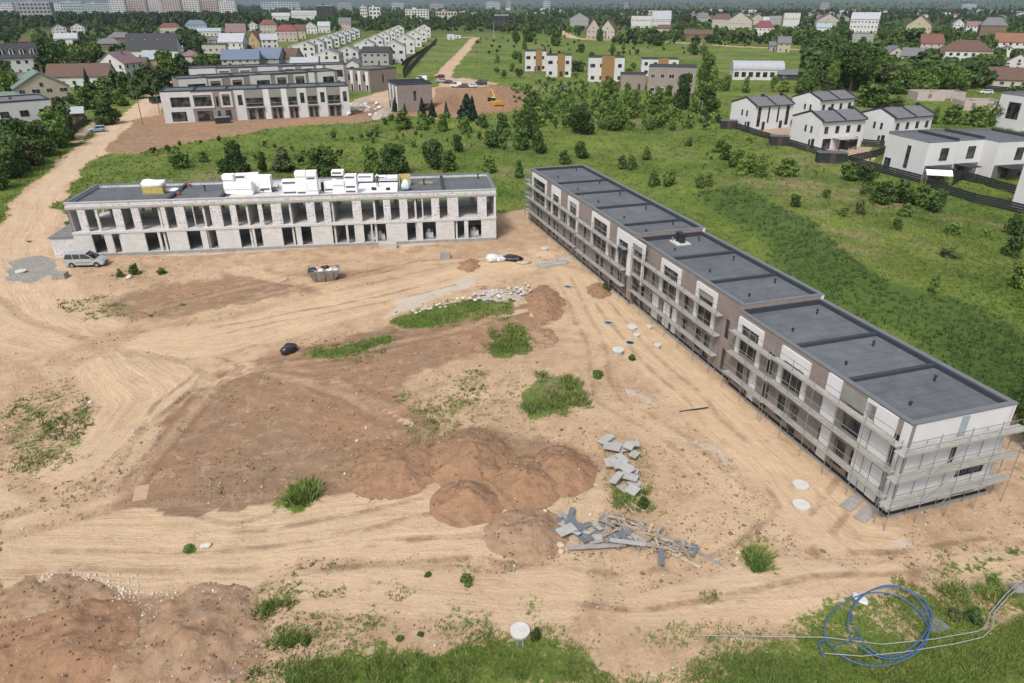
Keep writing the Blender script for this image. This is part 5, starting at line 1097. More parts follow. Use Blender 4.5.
# ------------------------------------------------------------------ vehicles
TYRE=mat('tyre_rubber',(.02,.02,.021),.9,.1,3.); RIM=mat('wheel_rim',(.35,.35,.36),.35,.05,2.,spec=.5,metal=.6); CGL=mat('car_glass',(.015,.018,.02),.06,.05,1.,spec=.6)
def paint(n,c): return mat('paint_'+n,c,.32,.04,1.5,spec=.55)
def car(x,y,rz,label,pn,pc,kind='hatch',group=None,z=None,L_=4.2,wd=1.75):
    """nose at +x"""
    z=gz(x,y) if z is None else z; t=thing('car' if kind in('hatch','mpv','sedan') else 'van',label,'car' if kind in('hatch','mpv','sedan') else 'van',(x,y,z+.02),rz,group)
    l=L_/2
    prof={'hatch':([(-l,.35),(-l,.85),(-l+.12,1.0),(l*.35,.98),(l*.93,.78),(l,.6),(l,.3)],[(-l+.15,1.0),(-l+.45,1.46),(.15,1.48),(l*.42,.98)]),
     'sedan':([(-l,.35),(-l,.88),(-l+.5,.98),(l*.35,.96),(l*.93,.76),(l,.6),(l,.3)],[(-l+.55,.98),(-l+1.05,1.42),(.2,1.43),(l*.42,.96)]),
     'mpv':([(-l,.38),(-l,1.0),(-l+.1,1.1),(l*.45,1.08),(l*.92,.86),(l,.62),(l,.3)],[(-l+.08,1.1),(-l+.32,1.68),(.35,1.72),(l*.58,1.06)]),
     'van':([(-l,.35),(-l,1.3),(-l+.02,1.35),(l*.62,1.3),(l*.95,1.0),(l,.65),(l,.3)],[(-l+.02,1.35),(-l+.1,2.1),(l*.35,2.1),(l*.72,1.28)])}[kind]
    low,up=prof; P_=paint(pn,pc); wr=.32; cx=(-l*.62,l*.64)
    # lower body with wheel arches: bottom outline
    bot=[]
    for c in (cx[1],cx[0]):
        for a in np.linspace(0,math.pi,7): bot.append((c+(wr+.06)*math.cos(a),.3+(wr+.06)*math.sin(a)))
    outl=low+bot   # (x,z)
    stations=[(-wd/2,.0),(-wd/2+.06,.0)]
    m=MB(); n=len(outl); W2=wd/2
    rings=[]
    for yy,k in ((-W2+.03,.985),(-W2,1.),):
        pass
    m.profy(outl,-W2,W2); bd=m.build('body',P_,t)
    md=bd.modifiers.new('b','BEVEL'); md.width=.05; md.segments=2; md.limit_method='ANGLE'; md.angle_limit=R(50)
    # greenhouse tapering upward
    zb=up[0][1]; zt=max(p[1] for p in up); g=MB(); ins=.06; tp=.2
    vs=[]; 
    for sgn in (-1,1):
        for (xx,zz) in up: vs.append((xx,sgn*(W2-ins-tp*(zz-zb)/(zt-zb)*.8),zz))
    k=len(up); g.add(vs,[tuple(range(k)),tuple(range(2*k-1,k-1,-1))]+[(i,k+i,k+(i+1)%k,(i+1)%k) for i in range(k)])
    g.build('glasshouse',CGL if kind!='van' else CGL,t)
    r_=MB(); (x1,z1),(x2,z2)=up[1],up[2]; yy=W2-ins-tp*.8+.01
    r_.box(x1-.02,-yy,zt-.05,x2+.03,yy,zt+.035); r_.build('roof',P_,t)
    pl=MB(); 
    def pillar(a,b,w=.05):
        for sgn in (-1,1):
            ya=sgn*(W2-ins+.012); yb=sgn*(W2-ins-tp*.8+.012); pl.tube((a[0],ya,a[1]),(b[0],yb,b[1]),w,4)
    pillar(up[0],up[1],.06); pillar(up[3],up[2],.045); mx=(up[1][0]+up[2][0])/2
    for q in ((mx,) if kind in('hatch','sedan') else (mx-.4,mx+.5)): pillar((q+.1,zb),(q,zt),.04)
    if kind=='van':
        pl.add([(up[0][0]+.02,s_*(W2-.045),zb) for s_ in (-1,)]+[(mx+.3,-(W2-.045),zb),(mx+.25,-(W2-.19),zt-.02),(up[1][0],-(W2-.19),zt-.02)],[(0,1,2,3)]); pl.add([(up[0][0]+.02,(W2-.045),zb),(mx+.3,(W2-.045),zb),(mx+.25,(W2-.19),zt-.02),(up[1][0],(W2-.19),zt-.02)],[(0,1,2,3)])
    pl.build('pillars',P_,t)
    for c in cx:
        for sgn in (-1,1):
            wh=MB().tube((c,sgn*(W2-.2),.3),(c,sgn*(W2+.01),.3),wr,16).build('wheel',TYRE,t); MB().tube((c,sgn*(W2+.011),.3),(c,sgn*(W2+.02),.3),wr*.62,12).build('rim',RIM,wh)
    for sgn in (-1,1):
        MB().box(l-.16,sgn*(W2-.2)-.16,.58,l+.012,sgn*(W2-.2)+.16,.74).build('headlight',mat('headlight',(.6,.62,.62),.15,.05,2.,spec=.6),t)
        MB().box(-l-.012,sgn*(W2-.14)-.1,.62,-l+.05,sgn*(W2-.14)+.1,.9).build('tail_light',mat('tail_light',(.25,.02,.02),.3,.05,2.),t)
        MB().box(up[3][0]-.35,sgn*(W2+.08)-.07,zb+.0,up[3][0]-.22,sgn*(W2+.08)+.07,zb+.14).build('mirror',P_,t)
    MB().box(l-.02,-.4,.38,l+.02,.4,.56).build('grille',mat('black_trim',(.02,.02,.02),.6,.1,3.),t); MB().box(-.8,-W2+.1,.14,.8,W2-.1,.32).build('underbody',mat('black_trim',(.02,.02,.02)),t)
    for sgn in (-1,1):
        MB().box(-l*.42,sgn*(W2+.008)-.006,.62,l*.42,sgn*(W2+.008)+.006,.67).build('side_trim',mat('black_trim',(.02,.02,.02)),t)
    return t
a=Vector(P(66,268)); b=Vector(P(102,267)); x,y=(a+b)/2; car(x,y+.9,math.atan2(b.y-a.y,b.x-a.x)*.6+R(2),'silver grey people carrier parked before the left end of the block shell','silver',(.36,.38,.39),'mpv',L_=4.75,wd=1.82)
def carat(px,py,hd,label,pn,pc,kind='hatch',L_=4.2,group='cars parked by the heap of soil'): x,y=P(px,py); return car(x,y,R(hd),label,pn,pc,kind,group=group,L_=L_)
carat(98,132,215,'pale blue hatchback driving on the sand road','pale_blue',(.30,.42,.55),'hatch',group='cars on the sand road')
carat(174,88,60,'dark grey car far up the sand road','dark_grey',(.07,.08,.09),'hatch',group='cars on the sand road')
carat(158,103,65,'dark green van parked at the terrace corner on the sand road','dark_green',(.03,.05,.05),'van',5.2,'cars on the sand road')
carat(422,82,160,'white van behind the stepped taupe cube','white',(.62,.64,.66),'van',5.6); carat(440,79,150,'dark red car at the back of the parked cars','dark_red',(.16,.03,.05),'hatch')
carat(441,83.5,160,'silver car left of the dark blue one','silver',(.36,.38,.39)); carat(448,84.5,170,'dark blue car nearest the sand track mouth','dark_blue',(.03,.045,.09),'sedan')
carat(456,88.5,190,'small white lorry cab car left of the brown one','white',(.62,.64,.66),'van',4.2); carat(463,88.5,180,'brown car between two white ones','brown_red',(.15,.07,.05)); carat(472,88.5,170,'white hatchback right of the brown car','white',(.62,.64,.66))
carat(481,86,175,'dark green car parked at the right end near bushes','dark_green',(.03,.05,.05),'van',5.); carat(563,92,170,'grey pick-up car half hidden beside the villa hedge','dark_grey',(.07,.08,.09)); carat(985,96,170,'white car parked beyond the brown-roofed bungalow fence','white',(.62,.64,.66),group='cars in the right-hand village')
x,y=P(223,123); t=thing('waste_container','dark grey waste container in front of the front terrace','container',(x,y,gz(x,y)),R(28)); MB().profx([(-1.1,.1),(-1.1,1.5),(1.1,1.5),(1.1,.1)],-1.9,1.9).build('body',DARK(),t); MB().box(-2.,-1.2,1.5,2.,1.2,1.6).build('rim',GALV(),t)
# excavator
x,y=P(497,109); t=thing('excavator','yellow tracked excavator working beside the heap of soil','excavator',(x,y,gz(x,y)),R(25)); YL=mat('excavator_yellow',(.50,.28,.04),.5,.12,2.); BK=mat('black_trim',(.02,.02,.02))
for s_ in (-1,1): MB().profx([(-1.9,.15),(-2.1,.5),(-1.9,.85),(1.9,.85),(2.1,.5),(1.9,.15)],s_*1.1-.28,s_*1.1+.28).build('track',BK,t)
MB().box(-.8,-1.,.5,.8,1.,1.05).build('undercarriage',BK,t); MB().profy([(-1.3,1.05),(-1.3,2.0),(-1.0,2.15),(1.25,2.1),(1.3,1.05)],-1.7,1.9).build('body',YL,t)
c=MB().box(-1.25,.4,2.1,-.3,1.9,3.0).build('cab',CGL,t); MB().box(-1.3,.35,3.0,-.25,1.95,3.1).build('cab_roof',mat('cab_white',(.6,.6,.6)),c)
bo=MB().poly([(.2,1.6,1.8),(.2,3.2,4.2),(.2,5.2,4.9)],.26,6).build('boom',YL,t); st_=MB().poly([(.2,5.2,4.9),(.2,6.4,2.4)],.2,6).build('stick',YL,t); MB().profx([(6.1,2.5),(6.7,2.4),(6.9,1.6),(6.3,1.2),(5.8,1.7)],-.3,.7).build('bucket',BK,t); MB().tube((.2,2.2,2.1),(.2,3.4,3.9),.09,6).build('ram',GALV(),t)
# poles
def pole(px,py,h,label,r=.12,arm=True,col=None,name='utility_pole',lean=0.):
    x,y=P(px,py); t=thing(name,label,'pole',(x,y,gz(x,y)),.4,'poles'); MB().tube((0,0,-.3),(lean,0,h),r,8,r2=r*.65).build('shaft',col or mat('weathered_pole',(.16,.14,.125),.9,.2,2.),t)
    if arm:
        MB().box(-.9+lean,-.06,h-.6,.9+lean,.06,h-.48).build('crossarm',DARK(),t)
        for q in (-.8,0,.8): MB().tube((q+lean,0,h-.48),(q+lean,0,h-.28),.05,6).build('insulator',mat('insulator',(.4,.4,.38)),t)
pole(143,125,9,'dark wooden power pole at the bend of the sand road'); pole(134,101,9,'wooden power pole left of the terrace behind the road bend'); pole(160,114,7,'shorter wooden pole at the corner of the front terrace'); pole(128,92,8.5,'thin power pole in the garden bushes by the road',r=.1)
pole(494,41,15,'tall white mast in the green field','' and 0 or .15,False,mat('white_mast',(.6,.6,.6))); pole(488,64,16,'thin grey mast above the meadow bushes',.12,False,GALV()); pole(480,74,15,'thin grey mast left of the dark trailer',.12,False,GALV()); pole(171,72,9,'power pole before the bright round tree')
pole(701,116,4.,'white marker post at the left end of the dark fence',.07,False,mat('white_mast',(.6,.6,.6)),'marker_post')
x,y=P(486,74); 
# ================================================================== vegetation
def leafmat(name,c1,c2,rnd=.35):
    if name in _m: return _m[name]
    m,nt,b=newmat(name); L=nt.links.new
    tc=N(nt,'ShaderNodeNewGeometry'); n=N(nt,'ShaderNodeTexNoise',i_Scale=.9,i_Detail=6.,i_Roughness=.75); L(tc.outputs['Position'],n.inputs['Vector'])
    mr=N(nt,'ShaderNodeMapRange'); mr.inputs['From Min'].default_value=.33; mr.inputs['From Max'].default_value=.67; L(n.outputs['Fac'],mr.inputs['Value'])
    mx=N(nt,'ShaderNodeMix',data_type='RGBA'); L(mr.outputs['Result'],mx.inputs['Factor']); mx.inputs['A'].default_value=(*c1,1); mx.inputs['B'].default_value=(*c2,1)
    oi=N(nt,'ShaderNodeObjectInfo'); m2=N(nt,'ShaderNodeMapRange'); m2.inputs['To Min'].default_value=1-rnd; m2.inputs['To Max'].default_value=1+rnd; L(oi.outputs['Random'],m2.inputs['Value'])
    mm=N(nt,'ShaderNodeMix',data_type='RGBA',blend_type='MULTIPLY'); mm.inputs['Factor'].default_value=1; L(mx.outputs['Result'],mm.inputs['A']); L(m2.outputs['Result'],mm.inputs['B'])
    L(mm.outputs['Result'],b.inputs['Base Color']); b.inputs['Roughness'].default_value=.75; b.inputs['Specular IOR Level'].default_value=.2; _m[name]=m; return m
SHADE={'mid':((.058,.105,.024),(.12,.180,.044)),'dark':((.038,.075,.021),(.082,.132,.035)),'bright':((.075,.125,.024),(.14,.20,.048)),'olive':((.055,.070,.025),(.11,.125,.05)),'blue':((.02,.04,.022),(.04,.07,.04))}
BARK=mat('bark',(.10,.08,.06),.95,.25,3.)
def np_mesh(name,v,f,mats,mi=None,smooth=False):
    me=bpy.data.meshes.new(name); v=np.asarray(v,np.float32); f=np.asarray(f,np.int32); k=f.shape[1]
    me.vertices.add(len(v)); me.vertices.foreach_set('co',v.ravel()); me.loops.add(f.size); me.loops.foreach_set('vertex_index',f.ravel())
    me.polygons.add(len(f)); me.polygons.foreach_set('loop_start',np.arange(0,f.size,k,dtype=np.int32)); me.polygons.foreach_set('loop_total',np.full(len(f),k,np.int32))
    for q in mats: me.materials.append(q)
    if mi is not None: me.polygons.foreach_set('material_index',np.asarray(mi,np.int32))
    me.update(calc_edges=True)
    if smooth: me.shade_smooth()
    return me
def unit(n,rs):
    v=rs.normal(size=(n,3)); return v/np.linalg.norm(v,axis=1,keepdims=True)
def crown_arrays(kind,seed,nl,ls):
    """unit-height, unit-width crown; leaf-clump triangles spread through lobes + small inner cores"""
    rs=np.random.RandomState(seed)
    if kind=='conifer':
        t=rs.rand(nl)**.75; z=.08+.92*(1-t)*1.0; z=1-t*.93; r=.42*t**.9*(.72+.28*np.abs(np.sin(z*34+rs.rand()*6)))*(.55+.45*rs.rand(nl)); a=rs.rand(nl)*6.283
        p=np.stack([r*np.cos(a),r*np.sin(a),z],1); lobes=[(0,0,.3,.2,.28),(0,0,.6,.11,.25)]
    else:
        K={'bush':13,'tree':11,'poplar':8,'big':16}[kind]; lobes=[]
        for i in range(K):
            if kind=='poplar': z=.12+.78*(i+.5)/K; R_=.10*rs.rand(); r=.26*(1-.5*abs(z-.5))
            elif kind=='bush': z=[.18,.2,.22,.3,.4,.5,.6,.72,.8,.25,.35,.5,.6][i]; R_=rs.uniform(.12,.30)*(1-.75*z*z); r=rs.uniform(.17,.27)*(1-.25*z)
            else: z=rs.uniform(.3,.8); R_=rs.uniform(.05,.33)*(1-.75*abs(z-.5)); r=rs.uniform(.12,.23)
            a=rs.rand()*6.283; lobes.append((R_*math.cos(a),R_*math.sin(a),z,r,r*rs.uniform(.7,1.)))
        w=np.array([l[3]**2 for l in lobes]); w/=w.sum(); idx=rs.choice(K,nl,p=w); Lb=np.array(lobes)[idx]; u=unit(nl,rs); rad=(.72+.38*rs.rand(nl))[:,None]
        p=Lb[:,:3]+u*rad*np.stack([Lb[:,3],Lb[:,3],Lb[:,4]],1); p[:,2]=np.abs(p[:,2]-.01)+.01
    d=unit(nl,rs); e=np.cross(d,unit(nl,rs)); e/=np.linalg.norm(e,axis=1,keepdims=True)+1e-9; s=ls*(.6+.8*rs.rand(nl))[:,None]
    v=np.stack([p-d*s,p+e*s*.8,p+d*s,p-e*s*.8],1).reshape(-1,3); f=np.arange(nl*4).reshape(-1,4)
    # cores (octahedra turned into quads-as-degenerate avoided: use cube-sphere)
    cv=[];cf=[]; base=len(v); cube=np.array([(-1,-1,-1),(1,-1,-1),(1,1,-1),(-1,1,-1),(-1,-1,1),(1,-1,1),(1,1,1),(-1,1,1)])/1.732
    for l in lobes:
        k=.66; q=cube*np.array([l[3],l[3],l[4]])*k*1.2+np.array(l[:3]); q[:,2]=np.maximum(q[:,2],.02)
        o=base+len(cv)*8; cv.append(q); cf+=[(o,o+3,o+2,o+1),(o+4,o+5,o+6,o+7),(o,o+1,o+5,o+4),(o+1,o+2,o+6,o+5),(o+2,o+3,o+7,o+6),(o+3,o,o+4,o+7)]
    v=np.concatenate([v]+cv); f=np.concatenate([f,np.array(cf)]); return v,f
_cr={}
def crown(kind,var,lod,shade):
    k=(kind,var,lod,shade)
    if k not in _cr:
        nl,ls={'hi':(2600,.034),'mid':(900,.052),'lo':(260,.085)}[lod]
        if kind=='big' and lod=='hi': nl,ls=5200,.024
        v,f=crown_arrays(kind,100+var*17+len(kind),nl,ls); _cr[k]=np_mesh('crown',v,f,[leafmat('foliage_'+shade,*SHADE[shade])])
    return _cr[k]
_tk={}
def trunk(kind):
    if kind not in _tk:
        m=MB(); r={'bush':.03,'tree':.035,'poplar':.03,'conifer':.03,'big':.03}[kind]
        m.tube((0,0,-.05),(.01,0,.35),r,7,r2=r*.7); m.tube((.01,0,.35),(0,.01,.75),r*.7,6,r2=r*.2)
        for i in range(5):
            a=i*1.3; z=.2+.09*i; m.tube((0,0,z),(.2*math.cos(a),.2*math.sin(a),z+.2),r*.45,5,r2=r*.12)
        o=m.build('trunk',BARK); _tk[kind]=o.data; bpy.data.objects.remove(o)
    return _tk[kind]
VEG=[]
def plant(x,y,w,h,kind,shade,label=None,group=None,pxh=20,name=None,cat=None):
    lod='hi' if pxh>24 else 'mid' if pxh>9 else 'lo'; var=random.randrange(4)
    name=name or {'bush':'bush','tree':'tree','poplar':'slender_tree','conifer':'conifer_tree','big':'large_tree'}[kind]
    t=thing(name,label,cat or ('bush' if kind=='bush' else 'tree'),(x,y,gz(x,y)-.05),random.uniform(0,6.28),group); t.scale=(w,w,h)
    c=bpy.data.objects.new('crown',crown(kind,var,lod,shade)); COL.objects.link(c); c.parent=t
    k=bpy.data.objects.new('trunk',trunk(kind)); COL.objects.link(k); k.parent=t
    VEG.append((t,kind,shade,x,y,h)); return t
def pl(x0,x1,yt,yb,kind='bush',shade='mid',label=None,group=None):
    cx=(x0+x1)/2; sc=mpp(cx,yb); g=G(cx,yb); return plant(g.x,g.y,(x1-x0)*sc*1.12,max(1.,(yb-yt)*sc*1.03),kind,shade,label,group,pxh=yb-yt)
MB_='bushes and young trees of the meadow'
for a in [(170,192,146,168),(222,256,142,180,'bush','dark'),(198,210,150,162),(258,268,150,172,'bush','dark'),(273,298,148,172,'bush','olive'),(306,342,146,177,'bush','mid'),(361,384,144,175,'bush','mid'),(380,410,142,174,'bush','dark'),(418,447,139,168,'bush','dark'),(440,458,150,171,'bush','bright'),(452,464,134,152,'bush','dark'),(484,500,128,148,'bush','dark'),(481,497,154,173,'bush','bright'),(500,513,128,140),
 (392,412,110,129),(416,429,112,130),(436,450,113,131),(454,480,96,119,'conifer','blue'),(466,479,98,121,'conifer','blue'),(457,472,116,133,'bush','bright'),(476,489,114,128),(484,500,124,142),(495,512,114,136,'bush','dark'),(391,400,98,112,'conifer','blue'),(417,428,99,117,'conifer','blue'),(427,438,102,118,'conifer','blue'),(443,450,102,116,'conifer','blue'),(402,408,104,114,'conifer','blue'),
 (519,543,106,139,'bush','dark'),(527,540,90,106),(549,563,89,109),(560,580,94,121),(564,593,106,134,'bush','dark'),(600,626,100,130,'bush','mid'),(600,617,79,102,'bush','bright'),(625,641,90,112,'bush','mid'),(622,632,83,98),(648,664,86,107,'bush','mid'),(671,692,74,109,'bush','dark'),(662,673,85,101,'bush','bright'),(692,719,86,112,'bush','mid'),(696,719,54,84,'bush','mid'),(704,719,68,90,'bush','bright'),(721,731,75,91),(741,750,77,93),(687,698,41,55,'bush','dark'),(698,708,44,56),(652,663,34,46,'bush','dark'),(595,604,29,41),(549,562,30,46,'bush','dark'),(521,528,35,50,'conifer','dark'),(535,543,25,34,'bush','dark'),(512,521,29,42,'bush','mid'),(520,533,28,42,'bush','dark'),(645,657,120,130),(668,676,119,131),(540,556,98,118),(580,590,100,114),
 (641,653,147,160),(617,628,154,169,'bush','olive'),(626,638,156,170,'bush','mid'),(571,588,141,158,'bush','dark'),(558,572,149,164),(512,530,126,150,'bush','dark'),(528,546,130,153,'bush','mid'),(514,524,158,178,'bush','dark'),
 (647,661,171,186,'bush','mid'),(662,677,169,186,'bush','mid'),(693,704,175,188),(703,713,173,187,'bush','bright'),(712,726,139,152),(685,694,138,146,'bush','dark'),
 (773,798,158,177,'bush','bright'),(836,856,161,180,'bush','mid'),(852,874,164,182,'bush','dark'),(870,892,182,204,'bush','dark'),(888,912,180,203,'bush','dark'),(908,932,184,206,'bush','mid'),(926,946,189,213,'bush','dark'),(896,912,203,217),(852,864,201,215,'bush','olive'),(789,800,195,207,'bush','mid'),(943,961,222,235),(1003,1021,213,236,'bush','dark'),(1001,1020,236,257,'bush','dark'),(927,939,274,293,'bush','bright'),(1006,1026,264,288,'bush','bright'),(889,901,218,230),(940,960,248,258,'bush','olive'),(836,848,208,216),(980,992,228,236,'bush','bright'),(820,830,190,198)]:
    a=list(a)+['bush','mid'][len(a)-4:]; pl(*a,group=MB_)
for (x0,x1,y0,y1) in ((727,745,150,168),(740,758,154,174),(752,768,158,178),(718,732,143,160),(733,748,160,176)): pl(x0,x1,y0,y1,'bush','bright',group=MB_)
GR='trees of the right-hand village'; GL='trees and hedges left of the sand road'
for a in [(828,872,44,92,'big','dark'),(816,836,49,80,'tree','dark'),(872,896,56,82,'tree','mid'),(903,929,69,95,'tree','mid'),(938,966,66,95,'tree','mid'),(855,889,83,107,'bush','mid'),(798,810,78,93,'tree','dark'),(768,776,75,92,'tree','mid'),(776,790,80,92,'bush','bright'),(820,834,78,92,'bush','mid'),(890,906,96,106,'bush','mid'),(925,940,108,124,'bush','bright'),(940,962,104,124,'bush','mid'),(962,985,106,126,'bush','bright'),(984,1008,102,126,'bush','mid'),(895,925,28,50,'tree','dark'),(960,995,54,74,'tree','mid'),(985,1003,54,72,'tree','mid'),(1003,1024,86,102,'bush','dark')]:
    pl(*a,group=GR)
pl(1000,1046,372,447,'big','mid',group=GR); pl(1012,1060,360,420,'bush','dark',group=GR)
for a in [(38,66,34,72,'tree','dark'),(66,84,42,66,'tree','mid'),(84,103,43,62,'tree','mid'),(157,182,50,84,'tree','bright'),(197,210,42,68,'conifer','blue'),(85,95,71,93,'conifer','blue'),(118,136,72,94,'bush','dark'),(128,144,78,99,'bush','dark'),(98,118,77,98,'bush','mid'),(76,100,87,109,'bush','mid'),(92,121,99,124,'bush','dark'),(100,118,84,104,'bush','olive'),(110,128,89,106,'bush','bright'),(138,160,70,88,'bush','dark'),(14,40,116,150,'big','mid'),(34,62,118,148,'tree','mid'),(0,26,70,104,'bush','bright'),(-8,18,60,88,'tree','mid'),(52,66,96,108,'bush','dark'),(66,78,92,104,'bush','mid'),(216,228,56,66,'bush','mid'),(230,244,50,62,'bush','mid'),(68,80,56,66,'bush','mid')]:
    pl(*a,group=GL)
for k,(x,y) in enumerate([(-6,190),(6,180),(18,173),(30,165),(42,156),(54,148),(-14,176),(2,164),(16,158),(-12,160),(64,140)]):
    pl(x-17,x+17,y-30-(k%3)*5,y,'bush',['dark','mid','dark','olive'][k%4],group=GL)
RECT+=[(162,352,62,124),(360,398,60,93),(386,434,74,114),(284,364,28,60),(352,404,26,58),(382,430,28,66),(316,352,44,70),(733,782,62,82),(724,795,88,132),(790,860,85,128),(788,868,108,152),(860,936,100,150),(880,1024,118,215),(1004,1024,92,135),(914,1000,92,113),(440,490,36,90),(500,524,8,14)]
BLK_F=.30
def blocked(x0,x1,yt,yb):
    A=(x1-x0)*(yb-yt)+1e-6
    for (a,b,c,d) in RECT:
        if yb>d-.2*(d-c):
            ox=min(x1,b)-max(x0,a); oy=min(yb,d)-max(yt,c)
            if ox>0 and oy>0 and ox*oy>BLK_F*A: return True
        elif a-1<(x0+x1)/2<b+1 and c+.45*(d-c)<yb: return True
    return False
def zone(n,x0,x1,y0,y1,h0,h1,group,seed,tries=9000,excl=()):
    r_=random.Random(seed); k=0
    for _ in range(tries):
        if k>=n: break
        px=r_.uniform(x0,x1); py=y0+(y1-y0)*r_.random()**.8; sc=mpp(px,py); h=r_.uniform(h0,h1); w=h*r_.uniform(.8,1.15); ph,pw=h/sc,w/sc
        if any(a<px<b and c<py<d for a,b,c,d in excl): continue
        if blocked(px-pw/2,px+pw/2,py-ph,py): continue
        x,y=P(px,py); kd=r_.choices(['tree','bush','conifer','poplar'],[6,3,.8,.5])[0]
        if kd in('conifer','poplar'): w*=.6
        plant(x,y,w,h,kd,'blue' if kd=='conifer' else r_.choice(['mid','dark','dark','bright','olive','mid']),None,group,pxh=ph); k+=1
zone(75,0,262,28,100,5,10,GL,1,excl=[(98,170,88,100),(150,200,72,100),(120,165,96,100)])
zone(42,262,520,15,34,6,11,'trees around the far houses and blocks',2)
zone(26,470,640,46,80,3,6,'trees behind the villas',5,excl=[(440,480,30,90)])
zone(70,524,800,19,40,6,11,'trees beyond the far field',3)
zone(78,775,1030,18,96,6,11,GR,4,excl=[(790,840,52,92),(880,1000,78,92)])
# labels: kind + tone + nearest landmark, then the order from the left
LM=[('the block shell',280,160),('the stepped taupe cube',410,110),('the excavator',497,106),('the single timber villa',605,82),('the large taupe villa',670,95),('the white villa pair',548,76),('the scaffolded row end',548,168),('the arched barn',757,80),('the tall-windowed white pair',750,130),('the porch house pair',820,150),('the white tent',936,188),('the tent-side flat-roofed house',890,165),('the big brown hipped roof',963,66),('the dark-roofed bungalow',1008,90),('the tall beige house',916,37),('the three-storey white house',862,34),('the roofless pink walls',950,103),('the red pointed gable',820,27),('the large cream gables',740,30),('the long brown bungalow',698,39),('the tall pale-roofed house',661,27),('the two brown gables',602,39),('the track end huts',452,40),('the red-roofed hall',446,21),('the wide white block',418,21),('the glass office block',326,18),('the crimson roof',288,42),('the plum-brown roof',236,37),('the light metal roof',232,54),('the mauve hipped roof',191,64),('the skylight house',155,62),('the ochre house',155,71),('the pink-roofed gable',114,78),('the weathered long roof',80,87),('the green gabled house',47,105),('the banded white house',25,140),('the dormered terrace',18,75),('the road bend power pole',143,125),('the red shed',70,124),('the small wood-edge gables',70,33),('the near scaffold corner',1000,440),('the rail fence',30,170),('the meadow bank',860,260),('the middle scaffolded roofs',700,185),('the right-edge garden fence',990,205),('the front terrace',260,118)]
LMW=[(n,*P(a,b)) for n,a,b in LM]
SH={'mid':'mid-green','dark':'dark green','bright':'light green','olive':'olive green','blue':'blackish green'}; KN={'bush':'bush','tree':'tree','poplar':'slender tree','conifer':'spruce','big':'large tree'}
def rel(x,y,lx,ly):
    a,b=Q(x,y)[0],Q(lx,ly)[0]; r0,r1=math.hypot(x,y),math.hypot(lx,ly); dr=(r0-r1)/r1
    side='left of' if a<b-6 else 'right of' if a>b+6 else ''
    if abs(dr)<.06 and side: return side
    if dr>0: return 'behind'+(' and '+side if side else '')
    return 'in front of' if not side else 'before and '+side
def relabel(items):
    d={}
    for (t,kind,shade,x,y,h) in items:
        if t.get('label'): continue
        pq=Q(x,y); n,lx,ly=min(LMW,key=lambda l:(Q(l[1],l[2])[0]-pq[0])**2+(2.2*(Q(l[1],l[2])[1]-pq[1]))**2)
        sz='' if kind in('big','poplar') else ('tall ' if h>8.5 else 'low ' if h<3.2 else '')
        d.setdefault(f'{sz}{SH[shade]} {KN[kind]} {rel(x,y,lx,ly)} {n}',[]).append((Q(x,y)[0],t))
    O=['leftmost','second','third','fourth','fifth','sixth','seventh','eighth','ninth']
    for l,ts in d.items():
        ts.sort(key=lambda q:q[0])
        for i,(_,t) in enumerate(ts):
            t['label']=l if len(ts)==1 else ('rightmost ' if i==len(ts)-1 else O[min(i,8)]+' ')+l
relabel(VEG)
# far woods as one mass (numpy): clumps of leaf quads
def wood(n,x0,x1,y0,y1,h0,h1,seed,shades,name,pw=1.,blk=True,ker=46):
    rs=np.random.RandomState(seed); V=[];Fc=[];o=0; pv,pf=crown_arrays('tree',seed,ker,.19)
    for _ in range(n):
        px=rs.uniform(x0,x1); py=y0+(y1-y0)*rs.rand()**pw; sc=mpp(px,py); h=rs.uniform(h0,h1); w=h*rs.uniform(.7,1.1)
        if blk and blocked(px-w/sc/2,px+w/sc/2,py-h/sc,py): continue
        x,y=P(px,py); z=gz(x,y); a=rs.rand()*6.28; c,s_=math.cos(a),math.sin(a)
        q=np.empty_like(pv); q[:,0]=(pv[:,0]*c-pv[:,1]*s_)*w+x; q[:,1]=(pv[:,0]*s_+pv[:,1]*c)*w+y; q[:,2]=pv[:,2]*h+z; V.append(q); Fc.append(pf+o); o+=len(pv)
    me=np_mesh(name,np.concatenate(V),np.concatenate(Fc),[shades]); ob=bpy.data.objects.new(name,me); COL.objects.link(ob); ob['kind']='stuff'; return ob
FD=leafmat('wood_dark',(.022,.042,.016),(.048,.078,.024)); FM=leafmat('wood_mid',(.035,.065,.018),(.075,.115,.03)); FO=leafmat('wood_light',(.06,.095,.025),(.10,.15,.04))
wood(330,-60,262,8.5,12,18,24,30,FD,'far_wood_edge',1.,blk=False); wood(900,-60,262,10,27,12,18,31,FD,'far_wood',.7); wood(420,-60,262,14,30,9,14,32,FM,'far_wood_mixed',.8); wood(120,-60,262,14,32,7,11,33,FO,'far_wood_light')
wood(620,240,620,6.5,20,10,16,34,FD,'far_woodland'); wood(420,240,640,8,26,8,13,35,FM,'far_woodland_mixed')
BLK_F=.36
